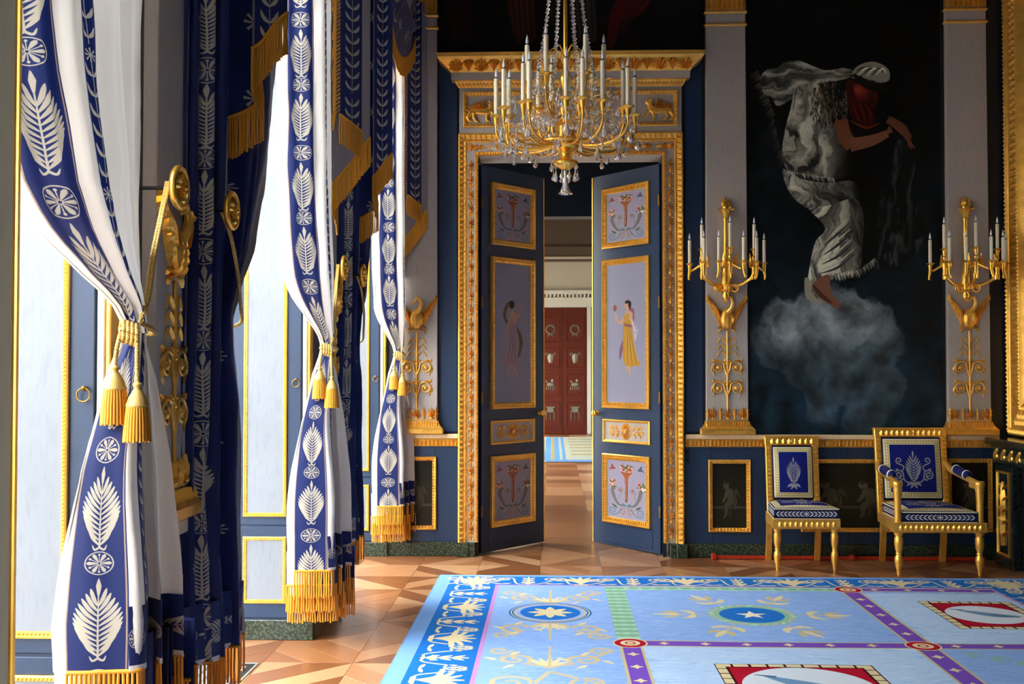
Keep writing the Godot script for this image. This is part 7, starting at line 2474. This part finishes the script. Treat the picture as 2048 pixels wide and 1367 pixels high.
# ---------------------------------------------------------------- drawing of prints and weaves
class Cv:
	var im: Image
	var w: int
	var h: int
	var k := 1.0
	var o := Vector2.ZERO
	func _init(ww: int, hh: int, c: Color) -> void:
		w = ww; h = hh
		im = Image.create(ww, hh, false, Image.FORMAT_RGB8)
		im.fill(c)
	func P(p: Vector2) -> Vector2: return (p - o) * k
	func poly(pts: Array, c: Color) -> void: polys([pts], c)
	func polys(cs: Array, c: Color) -> void:
		var lo := 1e9
		var hi := -1e9
		var con := []
		for pts in cs:
			var q := PackedVector2Array()
			for p in pts:
				var s := P(p)
				q.append(s)
				lo = minf(lo, s.y); hi = maxf(hi, s.y)
			con.append(q)
		for y in range(maxi(0, int(floor(lo))), mini(h - 1, int(ceil(hi))) + 1):
			var yc := y + 0.5
			var xs: Array[float] = []
			for q in con:
				var m: int = q.size()
				for i in m:
					var a: Vector2 = q[i]
					var b: Vector2 = q[(i + 1) % m]
					if (a.y <= yc) != (b.y <= yc):
						xs.append(a.x + (b.x - a.x) * (yc - a.y) / (b.y - a.y))
			xs.sort()
			for i in range(0, xs.size() - 1, 2):
				var x0 := int(round(xs[i]))
				var x1 := int(round(xs[i + 1]))
				if x1 > x0: im.fill_rect(Rect2i(x0, y, x1 - x0, 1), c)
	func shade(pts: Array, fn: Callable) -> void:
		# fill a smooth outline with a colour computed per point
		var q := PackedVector2Array()
		var m := pts.size()
		for i in m:
			for s in 5: q.append(P((pts[i] as Vector2).cubic_interpolate(pts[(i + 1) % m], pts[(i + m - 1) % m], pts[(i + 2) % m], s / 5.0)))
		var lo := 1e9
		var hi := -1e9
		for p in q:
			lo = minf(lo, p.y); hi = maxf(hi, p.y)
		for y in range(maxi(0, int(lo)), mini(h - 1, int(hi)) + 1):
			var yc := y + 0.5
			var xs: Array[float] = []
			for i in q.size():
				var a := q[i]
				var b := q[(i + 1) % q.size()]
				if (a.y <= yc) != (b.y <= yc): xs.append(a.x + (b.x - a.x) * (yc - a.y) / (b.y - a.y))
			xs.sort()
			for i in range(0, xs.size() - 1, 2):
				for x in range(maxi(0, int(round(xs[i]))), mini(w, int(round(xs[i + 1])))):
					im.set_pixel(x, y, fn.call(Vector2(x + 0.5, yc) / k + o))
	func rect(a: Vector2, b: Vector2, c: Color) -> void:
		var p := P(a)
		var q := P(b)
		var r := Rect2i(int(round(minf(p.x, q.x))), int(round(minf(p.y, q.y))), maxi(1, int(round(absf(q.x - p.x)))), maxi(1, int(round(absf(q.y - p.y)))))
		im.fill_rect(r, c)
	func disk(c: Vector2, rx: float, ry: float, col: Color) -> void:
		poly(ell(c, rx, ry), col)
	func ell(c: Vector2, rx: float, ry: float, m := 40) -> Array:
		var out := []
		for i in m: out.append(c + Vector2(cos(TAU * i / m) * rx, sin(TAU * i / m) * ry))
		return out
	func ring(c: Vector2, r0: float, r1: float, col: Color) -> void:
		polys([ell(c, r0, r0), ell(c, r1, r1)], col)
	func stroke(pts: Array, ws: Array, col: Color) -> void:
		# a brush stroke through points (smoothed), with widths interpolated along it
		var q := smooth(pts)
		var m := q.size()
		var L := []
		var R := []
		for i in m:
			var d: Vector2 = (q[mini(i + 1, m - 1)] - q[maxi(i - 1, 0)]).normalized()
			var s := Vector2(-d.y, d.x)
			var f := float(i) / maxi(1, m - 1) * (ws.size() - 1)
			var j := mini(int(f), ws.size() - 2)
			var ww: float = lerpf(ws[j], ws[j + 1], f - j) * 0.5
			L.append(q[i] + s * ww); R.append(q[i] - s * ww)
		R.reverse()
		poly(L + R, col)
	func smooth(pts: Array, sub := 6) -> Array:
		if pts.size() < 3: return pts
		var out := []
		for i in pts.size() - 1:
			var a: Vector2 = pts[maxi(i - 1, 0)]
			var b: Vector2 = pts[i]
			var c: Vector2 = pts[i + 1]
			var d: Vector2 = pts[mini(i + 2, pts.size() - 1)]
			for s in sub: out.append(b.cubic_interpolate(c, a, d, float(s) / sub))
		out.append(pts[-1])
		return out
	func blob(pts: Array, col: Color) -> void:
		var q := []
		var m := pts.size()
		for i in m:
			for s in 5: q.append((pts[i] as Vector2).cubic_interpolate(pts[(i + 1) % m], pts[(i + m - 1) % m], pts[(i + 2) % m], s / 5.0))
		poly(q, col)
	func spiral(c: Vector2, r: float, turns: float, start: float, wd: float, col: Color, tail: Array = []) -> void:
		var pts := tail.duplicate()
		var m := int(10 * absf(turns)) + 2
		for i in m + 1:
			var f := float(i) / m
			pts.append(c + Vector2.from_angle(start + turns * TAU * f) * r * (1 - 0.82 * f))
		stroke(pts, [wd, wd, wd * 0.6], col)
	func leafp(a: Vector2, b: Vector2, wd: float, col: Color, bend := 0.0) -> void:
		var d := b - a
		var s := Vector2(-d.y, d.x)
		stroke([a, a + d * 0.5 + s * bend, b], [wd * 0.15, wd, wd * 0.8, wd * 0.1], col)
	func tex(half := true) -> ImageTexture:
		if half: im.shrink_x2()
		return ImageTexture.create_from_image(im)

# ---------------------------------------------------------------- nodes
var M := {}
var used := {}

func numbered(called: String) -> String:
	var k: int = used.get(called, 0)
	used[called] = k + 1
	return called if k == 0 else "%s_%03d" % [called, k]

func tag(o: Node, label := "", category := "", group := "", kind := "") -> Node:
	if label: o.set_meta("label", label)
	if category: o.set_meta("category", category)
	if group: o.set_meta("group", group)
	if kind: o.set_meta("kind", kind)
	return o

func thing(called: String, label: String, category: String, at := Vector3.ZERO, turn := 0.0, group := "") -> Node3D:
	var o := Node3D.new()
	o.name = numbered(called)
	add_child(o)
	o.position = at
	o.rotation.y = turn
	tag(o, label, category, group)
	return o

func struct(called: String, label := "") -> Node3D:
	var o := Node3D.new()
	o.name = called
	add_child(o)
	o.set_meta("kind", "structure")
	if label: o.set_meta("label", label)
	return o

func part(called: String, g, m: Material, parent: Node, xf := Transform3D(), label := "") -> MeshInstance3D:
	var o := MeshInstance3D.new()
	o.name = called
	o.mesh = g.mesh() if g is Geo else g
	o.material_override = m
	o.transform = xf
	parent.add_child(o, true)
	if label: o.set_meta("label", label)
	return o

func place(x: float, y: float, z: float, b := Basis()) -> Transform3D:
	return Transform3D(b, Vector3(x, y, z))

func mat(called: String, c: Color, rough := 0.6, metal := 0.0, spec := 0.5) -> StandardMaterial3D:
	var m := StandardMaterial3D.new()
	m.resource_name = called
	m.albedo_color = c
	m.roughness = rough
	m.metallic = metal
	m.metallic_specular = spec
	M[called] = m
	return m

func noise_tex(size: int, freq: float, ramp: Array, sd: int, oct := 4, normal := 0.0, kind := FastNoiseLite.TYPE_SIMPLEX_SMOOTH) -> NoiseTexture2D:
	var f := FastNoiseLite.new()
	f.noise_type = kind
	f.seed = sd
	f.frequency = freq
	f.fractal_octaves = oct
	var t := NoiseTexture2D.new()
	t.width = size
	t.height = size
	t.seamless = true
	t.noise = f
	if normal > 0.0:
		t.as_normal_map = true
		t.bump_strength = normal
	elif ramp.size():
		var g := Gradient.new()
		var offs := PackedFloat32Array()
		var cols := PackedColorArray()
		for i in ramp.size():
			offs.append(float(i) / (ramp.size() - 1))
			cols.append(ramp[i])
		g.offsets = offs
		g.colors = cols
		t.color_ramp = g
	return t

func triplanar(m: StandardMaterial3D, scale: Vector3) -> StandardMaterial3D:
	m.uv1_triplanar = true
	m.uv1_world_triplanar = true
	m.uv1_scale = scale
	return m
